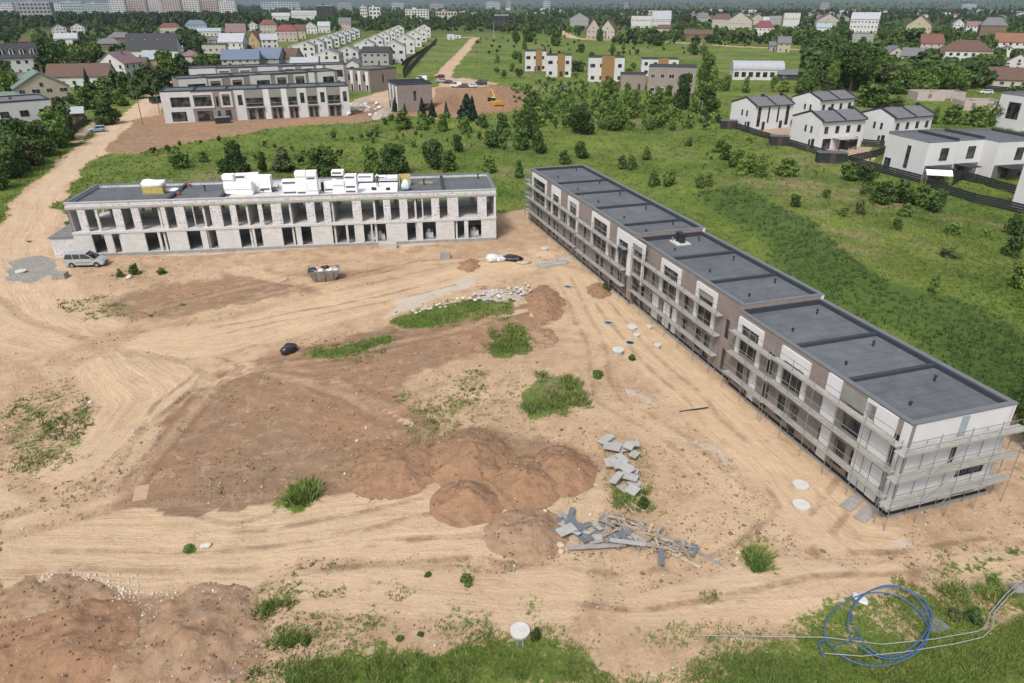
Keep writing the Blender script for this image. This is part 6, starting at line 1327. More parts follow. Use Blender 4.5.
wood(520,-10,262,30,98,3.5,7.5,50,FM,'garden_greenery',.9); wood(300,-10,262,28,98,3.5,8,51,FD,'garden_hedges',.9); wood(420,262,520,18,34,5,9,52,FM,'tree_belt'); wood(260,470,800,17,33,5,9,53,FD,'tree_belt_far'); BLK_F=.5; wood(520,800,1040,18,92,4.5,9.5,54,FM,'garden_greenery'); wood(420,800,1040,18,92,4.5,9.5,55,FD,'garden_hedges'); wood(200,610,850,33,47,4,8,57,FD,'field_edge_trees'); wood(120,610,850,30,47,4,8,58,FM,'field_edge_trees'); wood(240,-10,262,20,70,5,10,59,FD,'garden_trees'); wood(90,470,760,36,56,1.5,3.,56,FM,'field_scrub')
BLK_F=.45; wood(260,512,722,84,132,1.2,3.2,60,leafmat('scrub_mid',*SHADE['mid']),'meadow_thicket',1.); wood(200,512,722,84,130,1.,2.6,61,leafmat('scrub_light',*SHADE['bright']),'meadow_thicket_light',1.); wood(50,372,520,118,150,1.,2.6,62,leafmat('scrub_mid',*SHADE['mid']),'meadow_thicket',1.); wood(30,150,380,140,172,1.,2.4,63,leafmat('scrub_mid',*SHADE['mid']),'meadow_thicket',1.); wood(110,860,960,172,212,.6,1.5,64,leafmat('scrub_mid',*SHADE['mid']),'fence_thicket',1.,True); wood(90,690,960,138,180,.4,1.1,65,leafmat('scrub_light',*SHADE['bright']),'meadow_shrublets',1.); BLK_F=.5; wood(420,600,1090,7,24,7,12,66,FD,'hazy_village_trees'); wood(240,262,560,8,30,7,11,67,FD,'village_trees_far'); BLK_F=.36
wood(900,600,1090,6,17,8,14,36,FD,'hazy_woods'); wood(500,600,1090,8,28,7,11,37,FM,'village_greenery'); wood(220,600,1090,12,40,5,9,38,FO,'village_shrubs')
wood(260,420,1090,5.,8.,12,18,39,FD,'horizon_woods',blk=False)
# ------------------------------------------------------------------ grass and weeds (nobody could count them)
def blades(xy,size,nb,name,m_,seed,spread=.5,wid=.16,flat=.5):
    rs=np.random.RandomState(seed); n=len(xy); z=hz(xy[:,0],xy[:,1]); N_=n*nb
    X=np.repeat(xy[:,0],nb); Y=np.repeat(xy[:,1],nb); Z=np.repeat(z,nb); Sz=np.repeat(size,nb)*(.6+.8*rs.rand(N_))
    a=rs.rand(N_)*6.283; r=np.sqrt(rs.rand(N_))*spread*Sz; X=X+r*np.cos(a); Y=Y+r*np.sin(a); b=a+rs.normal(size=N_)*.8; le=flat*(.3+rs.rand(N_)); c=rs.rand(N_)*6.283
    w=wid*Sz; p0=np.stack([X-w*np.cos(c),Y-w*np.sin(c),Z-.03],1); p1=np.stack([X+w*np.cos(c),Y+w*np.sin(c),Z-.03],1); p2=np.stack([X+le*Sz*np.cos(b),Y+le*Sz*np.sin(b),Z+Sz*(1-.4*le)],1)
    v=np.stack([p0,p1,p2],1).reshape(-1,3); me=np_mesh(name,v,np.arange(N_*3).reshape(-1,3),[m_]); ob=bpy.data.objects.new(name,me); COL.objects.link(ob); ob['kind']='stuff'; return ob
def sample(n,x0,x1,y0,y1,seed):
    rs=np.random.RandomState(seed); px=rs.uniform(x0,x1,n); py=rs.uniform(y0,y1,n); x=(px-512)/F; v=(py-341.5)/F; dy=cT-v*sT; dz=-sT-v*cT; t=CH/(-dz); return np.stack([x*t,dy*t],1),rs
def grassmat(name,k,tint=(1,1,1)):
    m,nt,b=newmat(name); pos=N(nt,'ShaderNodeNewGeometry').outputs['Position']; g,_=grass_nodes(nt,pos)
    mm=N(nt,'ShaderNodeMix',data_type='RGBA',blend_type='MULTIPLY'); mm.inputs['Factor'].default_value=1; nt.links.new(g,mm.inputs['A']); mm.inputs['B'].default_value=(k*tint[0],k*tint[1],k*tint[2],1); nt.links.new(mm.outputs['Result'],b.inputs['Base Color']); b.inputs['Roughness'].default_value=.85; b.inputs['Specular IOR Level'].default_value=.1; return m
GM=[grassmat('grass_mid',1.0),grassmat('grass_bright',1.25,(1,1,1.1)),grassmat('grass_dark',.72,(.9,1,.9)),grassmat('grass_dry',1.35,(1.3,1,1.2)),leafmat('bank_grass',(.042,.082,.022),(.072,.118,.033),0)]
WD=[leafmat('weed_mid',(.10,.165,.03),(.19,.25,.07),0),leafmat('weed_dark',(.06,.11,.025),(.115,.165,.045),0)]
def infoot(p):
    d1=(Vector((0,0)),); ux_,uy_=fr.u,fr.n; q=p-np.array([A1.x,A1.y]); a=q[:,0]*ux_.x+q[:,1]*ux_.y; b=q[:,0]*uy_.x+q[:,1]*uy_.y; m=(a>-.5)&(a<LR+.3)&(b>-1.2)&(b<WR+.4)
    q=p-np.array([fa.p0.x,fa.p0.y]); a=q[:,0]*fa.u.x+q[:,1]*fa.u.y; b=q[:,0]*fa.n.x+q[:,1]*fa.n.y; return m|((a>-3.5)&(a<LB+.3)&(b>-.4)&(b<DB+.3))
p_,rs=sample(120000,-40,1064,60,690,5); g_=masks(p_[:,0],p_[:,1])['green']; nz=fnoise(p_[:,0],p_[:,1],3.2,77,3); keep=(g_+(nz-.5)*1.5>.62)&~infoot(p_); p_=p_[keep]; g_=g_[keep]
dist=np.hypot(p_[:,0],p_[:,1]); zn=fnoise(p_[:,0],p_[:,1],9,88,3); size=np.clip(.08+dist*.0022,.12,.55)*(.7+.6*zn)
sel=np.where(zn<.38,2,np.where(zn>.56,1,0)); sel=np.where((rs.rand(len(p_))<.18),rs.randint(0,4,len(p_)),sel); sel=np.where((rs.rand(len(p_))<.25)&(fnoise(p_[:,0],p_[:,1],17,99,2)>.55),3,sel)
bk_=masks(p_[:,0],p_[:,1])['bank']; sel=np.where(bk_>.35+.3*rs.rand(len(p_)),4,sel)
for k in range(5):
    m_=sel==k; blades(p_[m_],size[m_]*(1.3 if k==4 else 1),6,['meadow_grass','bright_meadow_grass','dark_meadow_grass','dry_meadow_grass','bank_grass'][k],GM[k],60+k)
# sparse weeds on the bare soil
p_,rs=sample(60000,-20,1040,262,690,9); M_=masks(p_[:,0],p_[:,1]); nz=fnoise(p_[:,0],p_[:,1],5,71,3); keep=(rs.rand(len(p_))<.03+.5*(M_['green']>.2)*(nz>.42)+.10*(nz>.64))&(M_['trk']<.5)&~infoot(p_); p_=p_[keep]
blades(p_,rs.uniform(.05,.20,len(p_)),8,'scattered_weeds',WD[0],70,.7,.2,.7); m_=rs.rand(len(p_))<.3; blades(p_[m_]+.3,rs.uniform(.06,.17,m_.sum()),7,'scattered_dark_weeds',WD[1],71,.7,.2,.7)
# tall herb clumps on the bare site
def herbs(cx0,cx1,cy0,cy1,n,h,seed,name='tall_weeds'):
    c=G((cx0+cx1)/2,(cy0+cy1)/2); a=Vector(P(cx0,(cy0+cy1)/2)); b=Vector(P(cx1,(cy0+cy1)/2)); rx=(b-a).length/2; ry=abs(P((cx0+cx1)/2,cy0)[1]-P((cx0+cx1)/2,cy1)[1])/2
    rs=np.random.RandomState(seed); t=rs.rand(n)*6.283; r=rs.rand(n)**.6; p=np.stack([c.x+rx*r*np.cos(t),c.y+ry*r*np.sin(t)],1); k=(fnoise(p[:,0],p[:,1],1.3,seed,2)-.75*np.clip(r-.55,0,1))>.36; p=p[k]
    for i,mm in enumerate((WD[1],GM[1],WD[0],GM[3])): q=p[i::3] if i<3 else p[::6]+.12; blades(q,rs.uniform(.4,1.1,len(q))*h,9,name,mm,seed+i,.7,.10,.8)
for i,q in enumerate([(516,590,372,418,900,.5),(486,534,320,357,480,.42),(393,522,298,331,620,.36),(300,402,336,364,330,.3),(286,320,484,507,260,.7),(400,470,395,450,160,.35),(745,772,548,575,130,.6),(640,650,480,520,120,.45),(605,645,488,512,140,.4),(10,90,445,474,120,.32),(80,130,300,325,180,.3),(250,300,598,622,160,.45),(255,315,632,650,120,.5),(240,620,652,690,1500,.3),(680,830,655,690,800,.28),(850,1030,645,690,1200,.3),(930,1020,582,612,200,.5)]): herbs(*q,seed=300+i*5)
# small individual shrubs on the site
SHR=[]
for i,(x0,x1,y0,y1,sh_,l) in enumerate([(750,765,549,572,'dark','small dark shrub alone on the sand right of the plank pile'),(962,985,602,622,'dark','dark shrub between the grey slab and the silver pipes'),(945,962,603,620,'olive','low olive shrub right of the grey slab'),(985,1002,572,586,'bright','light green shrub on the sand near the right edge'),(636,650,492,508,'dark','small dark shrub below the concrete slab pile'),(528,543,622,640,'dark','dark shrub right beside the white round well cover'),(423,432,570,577,'mid','small weed bush on the sand above the lower grass'),(458,474,568,585,'mid','leafy weed bush on the sand at bottom centre'),(300,312,631,646,'dark','round dark weed bush, right one of the lower-left pair'),(286,297,634,646,'mid','round green weed bush, left one of the lower-left pair'),(627,637,352,361,'mid','tiny green shrub near the concrete well rings'),(590,604,368,378,'mid','small shrub right of the big weed clump'),(600,612,280,292,'olive','small shrub on the sand by the scaffolded row'),(180,196,545,552,'mid','tiny shrub on the lower sand track edge'),(416,425,630,637,'dark','small dark weed bush right above the bottom grass'),(395,405,634,641,'dark','small dark weed bush left of its twin above the bottom grass'),(128,142,262,276,'dark','dark weed bush before the block shell, right of the people carrier'),(116,126,268,278,'mid','green weed bush left of the dark one before the block shell'),(156,168,266,275,'mid','low weed bush before the second bay of the block shell')]):
    sc=mpp((x0+x1)/2,y1); g=G((x0+x1)/2,y1-1.5); plant(g.x,g.y,(x1-x0)*sc,(y1-y0)*sc*.85,'bush',sh_,l,'small shrubs on the bare site',pxh=20,name='shrub')
# ------------------------------------------------------------------ heaps of soil
SOIL=mat('brown_soil',(.29,.172,.100),.97,.22,1.6,bump=.35,dirt=(.215,.135,.088),local=False); SOIL2=mat('stony_soil',(.30,.195,.120),.97,.25,1.8,bump=.35,dirt=(.37,.275,.20),local=False); RUB=mat('rubble_dust',(.42,.38,.34),.95,.25,1.5,bump=.2,dirt=(.3,.24,.19),local=False)
HP=[]
def heap(x0,x1,y0,y1,h,label,m_=None,name='soil_heap',seed=1,grp='heaps of brown soil',pw=1.15,rough=.4):
    cx=(x0+x1)/2; a=Vector(P(x0,(y0+y1)/2)); b=Vector(P(x1,(y0+y1)/2)); rx=(b-a).length/2; c0,c1=P(cx,y0),P(cx,y1); cy=(c0[1]+c1[1])/2; ry=abs(c0[1]-c1[1])/2*1.0; X=a.lerp(b,.5).x
    n=84; u=np.linspace(-1.15,1.15,n); U,V=np.meshgrid(u,u); xx=(X+U*rx).ravel(); yy=(cy+V*ry).ravel()
    r=np.hypot(U,V).ravel(); r=r*(1+.35*(fnoise(xx,yy,min(rx,ry)*.9,seed,3)-.5)); pr=np.clip(1-r,-.2,1)
    z=h*np.sign(pr)*np.abs(pr)**pw*(1+.5*(fnoise(xx,yy,max(rx,ry)*.5,seed+5,3)-.5))+(fnoise(xx,yy,.9,seed+9,3)-.5)*rough*np.clip(pr*4,0,1)-.05
    zz=z+hz(xx,yy); i=np.arange((n-1)*(n-1)); q=i//(n-1)*n+i%(n-1); f=np.stack([q,q+1,q+n+1,q+n],1); keep=(z[f]>-.12).any(1); f=f[keep]
    o0=np.array([X,cy,gz(X,cy)]); v=np.stack([xx,yy,zz],1)-o0; used=np.unique(f); mp=np.zeros(len(v),int); mp[used]=np.arange(len(used))
    me=np_mesh(name,v[used],mp[f],[m_ or SOIL],smooth=True); o=bpy.data.objects.new(name,me); COL.objects.link(o); o.location=o0; 
    if rx<40:
        vv=v[used]+o0; rs2=np.random.RandomState(seed+70); kk=rs2.choice(len(vv),min(len(vv),int(60+rx*ry*9))); pt=vv[kk]; HP.append((pt,rs2.rand(len(pt))))
    return tag(o,label,'soil heap' if 'soil' in name else 'rubble heap',grp)
heap(422,522,428,492,1.5,'broad brown soil heap, top left of the central cluster',seed=3)
heap(526,600,444,500,1.3,'brown soil heap at the right end of the central cluster',seed=4)
heap(480,572,456,516,1.25,'brown soil heap in the middle of the central cluster',seed=5)
heap(428,506,478,528,1.2,'pointed soil heap at the lower left of the central cluster',seed=6)
heap(482,572,508,566,1.0,'low lighter soil heap touching the plank pile',SOIL2,seed=7)
heap(345,445,436,506,.9,'low flat soil heap left of the central cluster',seed=8)
heap(-60,160,592,730,.9,'large brown soil heap in the bottom left corner',SOIL,seed=9,rough=.45)
heap(100,268,582,715,.8,'large soil heap right of the one in the bottom left corner',SOIL2,seed=10,rough=.5)
heap(-50,110,572,640,.5,'low stony soil ridge above the bottom left heap',SOIL2,seed=11,rough=.5)
heap(455,527,86,116,3.0,'large brown soil heap beside the yellow excavator',seed=12,rough=.8)
heap(430,462,94,120,2.2,'brown soil heap right of the stepped taupe cube',SOIL,seed=13,rough=.45)
heap(524,566,284,326,.9,'small reddish soil heap right of the rubble strip',SOIL,seed=14)
heap(525,560,326,350,.4,'low stony heap between rubble strip and grass clump',SOIL2,seed=15)
heap(456,482,259,273,.5,'small brown soil heap before the right half of the block shell',SOIL,seed=16)
heap(585,612,282,300,.5,'small brown soil heap by the scaffolded row',SOIL,seed=17)
heap(350,366,98,112,1.4,'pale rubble heap at the right end of the front terrace',RUB,'rubble_heap',18,'pale rubble heaps')
heap(366,374,104,112,1.,'small pale rubble heap beside the terrace end',RUB,'rubble_heap',19,'pale rubble heaps')
heap(374,392,106,120,1.2,'white rubble heap in front of the stepped taupe cube',RUB,'rubble_heap',20,'pale rubble heaps')
heap(472,530,286,303,.45,'long strip of pale building rubble on the site',RUB,'rubble_heap',21,'pale rubble heaps')
# ------------------------------------------------------------------ pebbles and crumbs
def pebbles(pts,size,name,m_,seed):
    rs=np.random.RandomState(seed); n=len(pts); z=hz(pts[:,0],pts[:,1]); base=np.array([(-1,0,0),(0,-1,0),(1,0,0),(0,1,0),(0,0,.8),(0,0,-.6)]); V=np.repeat(base[None],n,0)*(.6+.8*rs.rand(n,6,1))
    a=rs.rand(n)*6.28; c,s_=np.cos(a)[:,None],np.sin(a)[:,None]; x=V[:,:,0]*c-V[:,:,1]*s_; y=V[:,:,0]*s_+V[:,:,1]*c; V=np.stack([x,y,V[:,:,2]],2)*size[:,None,None]; V+=np.stack([pts[:,0],pts[:,1],z+size*.2],1)[:,None,:]
    tri=np.array([(0,1,4),(1,2,4),(2,3,4),(3,0,4),(1,0,5),(2,1,5),(3,2,5),(0,3,5)]); f=(tri[None]+np.arange(n)[:,None,None]*6).reshape(-1,3); me=np_mesh(name,V.reshape(-1,3),f,[m_]); ob=bpy.data.objects.new(name,me); COL.objects.link(ob); ob['kind']='stuff'
PB=[mat('pale_stone',(.55,.51,.46),.9,.2,2.,local=False),mat('brown_clod',(.20,.13,.085),.97,.25,2.,local=False),mat('sand_clod',(.36,.26,.17),.97,.2,2.,local=False)]
p_,rs=sample(34000,-10,1034,250,683,41); M_=masks(p_[:,0],p_[:,1]); nz=fnoise(p_[:,0],p_[:,1],4,61,3); k=(M_['green']<.6)&(M_['trk']<.55)&~infoot(p_)&(rs.rand(len(p_))<sst(.35,.7,nz)*.8+.12); p_=p_[k]; s=rs.uniform(.02,.065,len(p_))*(1+1.2*(rs.rand(len(p_))<.05)); w_=rs.rand(len(p_))
pebbles(p_[w_<.15],s[w_<.15],'pale_pebbles',PB[0],1); pebbles(p_[(w_>=.15)&(w_<.6)],s[(w_>=.15)&(w_<.6)]*1.3,'brown_clods',PB[1],2); pebbles(p_[w_>=.6],s[w_>=.6]*1.3,'sandy_clods',PB[2],3)
pt=np.concatenate([a for a,_ in HP]); _hz=hz; zz_=pt[:,2].copy(); jj=np.random.RandomState(3).normal(size=(len(pt),2))*.1; pt=pt.copy(); pt[:,:2]+=jj
hz=lambda x,y:zz_s
for mm_,lo,hi,nm_ in ((PB[1],0,.6,'heap_clods'),(PB[2],.6,.88,'heap_crumbs'),(PB[0],.88,1.01,'heap_stones')):
    ww=np.concatenate([b for _,b in HP]); k=(ww>=lo)&(ww<hi); zz_s=zz_[k]; pebbles(pt[k],np.random.RandomState(5).uniform(.03,.11,k.sum())*(1 if lo<.8 else .7),nm_,mm_,21)
hz=_hz
def rubble(x0,x1,y0,y1,n,name,seed,s0=.08,s1=.28):
    p,rs=sample(n,x0,x1,y0,y1,seed); pebbles(p,rs.uniform(s0,s1,len(p)),name,PB[0] if seed%2 else CONC(),seed)
rubble(2,58,258,283,500,'grey_gravel',4,.03,.09); rubble(110,250,588,640,260,'pale_stone_bits',7,.03,.12); rubble(40,140,575,600,160,'pale_stone_chips',9,.03,.12)
# individual larger stones
def stone(px,py,s,label,grp,m_=None,seed=0,zoff=0,name='stone'):
    g=G(px,py); bm=bmesh.new(); bmesh.ops.create_icosphere(bm,subdivisions=2,radius=1); r_=random.Random(seed)
    k=[Vector((r_.uniform(-1,1),r_.uniform(-1,1),r_.uniform(-1,1))).normalized() for _ in range(7)]
    for v in bm.verts:
        for q in k:
            dd=v.co.dot(q)
            if dd>.72: v.co-=q*(dd-.72)
        v.co=Vector((v.co.x*s*r_.uniform(.97,1.03),v.co.y*s*.8,v.co.z*s*.6))
    me=bpy.data.meshes.new(name); bm.to_mesh(me); bm.free(); me.materials.append(m_ or PB[0]); o=bpy.data.objects.new(name,me); COL.objects.link(o); o.location=(g.x,g.y,g.z+s*.3+zoff); o.rotation_euler=(0,0,r_.uniform(0,6)); return tag(o,label,'stone',grp)
for i in range(46):
    r_=random.Random(500+i); f_=r_.random(); stone(472+f_*56+r_.uniform(-4,4),300-f_*10+r_.uniform(-5,5),r_.uniform(.12,.34),'broken pale stone in the strip of building rubble','rubble stones in the strip',PB[0] if i%3 else CONC(),i,.25)
for i in range(22):
    r_=random.Random(600+i); f_=r_.random(); stone(412+f_*62,312-f_*14+r_.uniform(-3,3),r_.uniform(.12,.3),'pale stone along the edge of the long weed strip','stones along the weed strip',PB[0],i)
for i in range(16):
    r_=random.Random(700+i); stone(372+r_.uniform(-28,14),108+r_.uniform(-4,10),r_.uniform(.5,1.0),'white lump in the rubble by the terrace end','rubble lumps by the terrace end',mat('white_rubble',(.6,.6,.58),.9,.1,1.),i,.3)
for i,(px,py,s,l) in enumerate([(130,278,.5,'flat whitish boulder before the left part of the block shell'),(357,441,.16,'white stone, lowest of the two in the soil field'),(366,428,.16,'white stone, upper of the two in the soil field'),(206,547,.35,'flat pale boulder on the lower sand track'),(738,553,.2,'yellowish stone, upper of the three left of the dark shrub'),(737,559,.18,'yellowish stone, middle of the three left of the dark shrub'),(744,562,.16,'yellowish stone, right one of the three by the dark shrub'),(561,546,.3,'yellowish stone at the left end of the plank pile'),(561,552,.28,'second yellowish stone below the one at the plank pile'),(545,512,.2,'pale stone at the foot of the lighter soil heap'),(590,515,.14,'small pale stone above the plank pile'),(90,403,.22,'white stone at the left weed patch'),(345,474,.14,'small white stone near the low flat heap'),(505,524,.22,'pale upright stone between heap and track')]):
    stone(px,py,s,l,'single stones on the site',mat('yellowish_stone',(.5,.42,.27),.9,.15,2.) if 'yellowish' in l else PB[0],40+i)
# ------------------------------------------------------------------ wells, slabs, planks, tarps, pipes
WHT=mat('white_cover',(.54,.53,.50),.7,.08,1.5,dirt=(.5,.47,.42))
def well(px,py,r,h,label,cover=True,grp='concrete well rings',legs=False,dark=False):
    g=G(px,py); t=thing('well_ring',label,'well',(g.x,g.y,g.z),0,grp); n=24
    m=MB(); ro,ri=r,r-.12; vs=[]
    for R_,z in ((ro,-.3),(ro,h),(ri,h),(ri,-.2)): vs+=[(R_*math.cos(2*math.pi*i/n),R_*math.sin(2*math.pi*i/n),z) for i in range(n)]
    m.add(vs,[(k*n+i,k*n+(i+1)%n,(k+1)*n+(i+1)%n,(k+1)*n+i) for k in range(3) for i in range(n)]); m.build('ring',CONC(),t)
    if cover: c=MB().tube((0,0,h+.003),(0,0,h+.1),r*1.06,28).build('cover',WHT,t); MB().tube((r*.2,0,h+.101),(r*.2,0,h+.13),r*.35,14).build('hatch',mat('cover_hatch',(.5,.49,.46),.8,.1,2.),c)
    else: MB().tube((0,0,-.05),(0,0,0.02),ri-.003,20).build('dark_bottom',mat('black_membrane',(.02,.02,.022)),t)
    if legs:
        for q in (-.14,.14): MB().box(q-.04,-r-.45,-.02,q+.04,-r+.05,.06).build('pipe_stub',GALV(),t)
    return t
well(617.7,354,.52,.4,'white covered well with a dark ring, largest beside the scaffolded row'); well(632,328.5,.48,.12,'white covered well above and right of the dark-ringed one')
well(608.5,323.5,.5,.15,'open grey well ring left of the two white covers',False); well(568,287.5,.52,.15,'open grey well ring far up by the scaffolded row',False)
well(657,348,.33,.3,'small white round cover close to the scaffolded row'); well(636.5,336,.32,.12,'tiny white cover between the two bigger white wells'); well(649,328.5,.28,.2,'tiny pale ring nearest the wall of the scaffolded row')
well(800.7,486,.5,.05,'white round cover, upper one of the pair near the white corner'); well(801,506,.52,.05,'white round cover, lower one of the pair near the white corner')
well(520,633,.5,.12,'white round well cover with two pipe stubs at the bottom centre',legs=True); well(21,272.5,.6,.15,'white round cover on the grey gravel patch at the left'); well(630,343,.5,.08,'flat grey ring between white wells',False)
well(544.5,250,.5,.2,'small pale well ring beside the far end of the scaffolded row'); well(141,503,.1+.3,.02,'flat pale round lid on the brown field edge at left') if False else None
def slab(px,py,w,d,h,rz,label,grp,zo=0.,m_=None,tilt=0,name='concrete_slab',cat='slab'):
    g=G(px,py); o=MB().box(-w/2,-d/2,0,w/2,d/2,h).build(name,m_ or mat('pale_slab_concrete',(.37,.365,.35),.9,.14,1.6,dirt=(.33,.31,.28)),None,(g.x,g.y,g.z+zo),(R(tilt),R(tilt*.6),rz)); return tag(o,label,cat,grp)
r_=random.Random(5)
for i,(px,py) in enumerate([(612,443),(620,448),(606,441),(632,447),(628,451),(614,457),(622,459),(634,456),(610,466),(617,469),(626,466),(633,471),(621,477),(629,480),(616,483),(636,484),(624,489),(632,492),(612,450),(626,473)]):
    slab(px,py+2,r_.uniform(.7,1.3),r_.uniform(.5,.85),.12,r_.uniform(-1.1,1.0),'pale concrete paving slab in the long jumbled slab pile','slabs in the jumbled pile',.03+.13*(i%5),tilt=r_.uniform(-11,11))
slab(544,266,2.2,.7,.5,.4,'small grey slab stack, left one by the far sand track','grey slabs by the far track'); slab(552,266,3.6,.8,.35,.35,'long grey slab by the far sand track','grey slabs by the far track'); slab(562,263,1.2,1.,.6,.2,'short grey block at the right end of the long slab','grey slabs by the far track')
slab(930,619,1.1,1.7,.05,.25,'dark grey board lying in the weeds below the near corner','loose boards',m_=mat('grey_board',(.17,.18,.19),.8,.15,2.),name='board',cat='board')
slab(852,503,.8,1.9,.08,-.9,'grey board leaning at the plinth, left of two','boards at the plinth',m_=mat('weathered_board',(.30,.28,.26),.9,.2,3.),name='board',cat='board'); slab(866,514,.8,1.9,.08,-.9,'grey board at the plinth, right of two','boards at the plinth',m_=mat('weathered_board',(.30,.28,.26)),name='board',cat='board')
slab(445.5,258,1.3,.8,.7,0,'small grey box standing before the right part of the block shell','site boxes',m_=CNC2,name='site_box',cat='box'); slab(61,278,1.5,1.1,.7,.1,'grey stone block beside the gravel patch','site boxes',m_=CNC2,name='site_box',cat='box')
slab(388,248,2.4,1.1,.75,fa.rz,'stack of pale blocks at the foot of the block shell','site boxes',m_=brickmat('stacked_blocks',(.5,.44,.38),(.46,.41,.36),(.25,.22,.2),.5,.2),name='block_stack',cat='block stack')
slab(694,410,2.6,.12,.08,.25,'thin dark bar lying on the sand left of the scaffolded row','loose boards',m_=DARK(),name='steel_bar',cat='bar'); slab(141,493,.9,1.7,.03,.35,'pale tan board lying on the brown soil at the left track','loose boards',m_=mat('tan_board',(.42,.30,.19),.8,.1,2.),name='board',cat='board')
# skip full of rubbish
x,y=P(325,279); t=thing('waste_skip','rusty grey skip heaped with rubbish bags before the block shell','skip',(x,y,gz(x,y)),R(12)); SK=mat('skip_steel',(.20,.19,.17),.7,.25,2.,dirt=(.16,.10,.06))
m=MB(); a=[(-1.2,-.8,.1),(1.2,-.8,.1),(1.2,.8,.1),(-1.2,.8,.1)]; b=[(-1.9,-1.,1.4),(1.9,-1.,1.4),(1.9,1.,1.4),(-1.9,1.,1.4)]; b2=[(-1.8,-.9,1.4),(1.8,-.9,1.4),(1.8,.9,1.4),(-1.8,.9,1.4)]; c_=[(-1.6,-.85,.9),(1.6,-.85,.9),(1.6,.85,.9),(-1.6,.85,.9)]
m.add(a+b+b2+c_,[(3,2,1,0)]+[(i,(i+1)%4,4+(i+1)%4,4+i) for i in range(4)]+[(4+i,4+(i+1)%4,8+(i+1)%4,8+i) for i in range(4)]+[(8+i,8+(i+1)%4,12+(i+1)%4,12+i) for i in range(4)]+[(12,13,14,15)]); m.build('skip_body',SK,t)
for q in (-1.0,0,1.0): MB().box(q-.05,-1.04,.2,q+.05,-.9,1.3).build('rib',SK,t)
BG=[mat('black_bag',(.02,.02,.022),.35,.2,3.,spec=.5),mat('white_bag',(.6,.6,.6),.6,.1,2.),mat('pink_wrap',(.5,.3,.28),.8,.2,2.),mat('grey_cloth',(.22,.22,.23),.8,.2,2.)]
for i,(dx,dy,dz,s_,k) in enumerate([(-1.3,0,1.2,.55,0),(-.7,.3,1.3,.45,2),(-.3,-.3,1.25,.45,1),(.2,.2,1.4,.5,0),(.7,-.2,1.25,.45,1),(1.1,.3,1.3,.4,2),(1.4,-.1,1.2,.4,1),(-.9,-.4,1.2,.4,3),(.3,-.5,1.2,.35,2),(1.,.5,1.2,.4,3)]):
    o=blob('rubbish_bag',['black','white','pinkish','grey'][k]+' rubbish bag in the skip, '+['far left','behind the left black one','left of centre','in the middle','right of the middle black one','rear right','far right','front left','front centre','rearmost grey'][i],'rubbish bag',(x+dx*math.cos(R(12))-dy*math.sin(R(12)),y+dx*math.sin(R(12))+dy*math.cos(R(12)),gz(x,y)+dz-.25),s_,s_*.8,s_*1.1,BG[k],i,i*.7,'rubbish bags in the skip')
def lump(px,py,rx,ry,h,label,m_,cat,seed,name,grp=None): g=G(px,py); return blob(name,label,cat,(g.x,g.y,g.z-.04),rx,ry,h,m_,seed,seed*.3,grp)
lump(289,352,.85,.6,.75,'black wrapped bundle alone on the sand',BG[0],'bundle',4,'wrapped_bundle')
lump(493,261,.9,.7,.9,'white bulk bag, left one at the far end of the sand track',BG[1],'bulk bag',2,'bulk_bag','bags at the end of the sand track'); lump(500,261,.6,.6,.7,'smaller white bulk bag right beside the large one',BG[1],'bulk bag',7,'bulk_bag','bags at the end of the sand track'); lump(513,260,1.4,.8,.6,'black tarpaulin heap right of the white bulk bags',BG[0],'tarpaulin',9,'tarpaulin'); lump(524,263,.8,.5,.3,'pale flat sack right of the black tarpaulin',mat('tan_sack',(.45,.38,.3),.9,.15,2.),'sack',11,'sack')
lump(398,302,.5,.35,.3,'pale grey lump at the lime-white track edge',CONC(),'lump',13,'mortar_lump') if False else None
# pile of scrap planks and sheets
PM=[mat('scrap_wood',(.33,.25,.17),.9,.25,3.),mat('grey_weathered_wood',(.27,.26,.25),.9,.2,3.),mat('dark_blue_sheet',(.15,.165,.18),.55,.15,2.),mat('pale_plank',(.45,.37,.27),.9,.2,3.),mat('white_sheet_scrap',(.36,.355,.34),.6,.15,2.)]
r_=random.Random(77)
def plank(px,py,l,w,h,rz,z,m_,label,grp,tilt=0,name='plank',cat='plank'):
    g=G(px,py); o=MB().box(-l/2,-w/2,-h/2,l/2,w/2,h/2).build(name,m_,None,(g.x,g.y,g.z+z),(r_.uniform(-.15,.15),R(tilt),rz)); return tag(o,label,cat,grp)
for i in range(110):
    f_=r_.random()**.8; px=600+f_*86+r_.uniform(-4,4); py=530+f_*26+r_.uniform(-14,10)*(1-.5*f_); k=i%3
    m_=PM[(0,3,1)[k]]; plank(px,py,r_.uniform(.7,2.2),r_.uniform(.06,.14),.05,r_.choice([-.9,-.6,.9,1.4,-.3,2.2])+r_.uniform(-.4,.4),r_.uniform(.06,.6),m_,['tan scrap plank','pale scrap plank','grey scrap plank'][k]+' in the tangled right half of the scrap pile',['tan planks','pale planks','grey planks'][k]+' in the scrap pile',r_.uniform(-16,16))
for i in range(34):
    f_=r_.random(); px=566+f_*74+r_.uniform(-3,3); py=527+f_*14+r_.uniform(-9,9); k=i%3; m_=[PM[2],PM[1],PM[4]][k]
    plank(px,py,r_.uniform(.8,2.2),r_.uniform(.2,.5),.03,r_.choice([-1.0,-.8,.2,1.1])+r_.uniform(-.3,.3),r_.uniform(.06,.4),m_,['bluish','grey','whitish'][k]+' sheet in the left half of the scrap pile',['bluish','grey','whitish'][k]+' sheets in the scrap pile',r_.uniform(-14,14),'scrap_sheet','sheet')
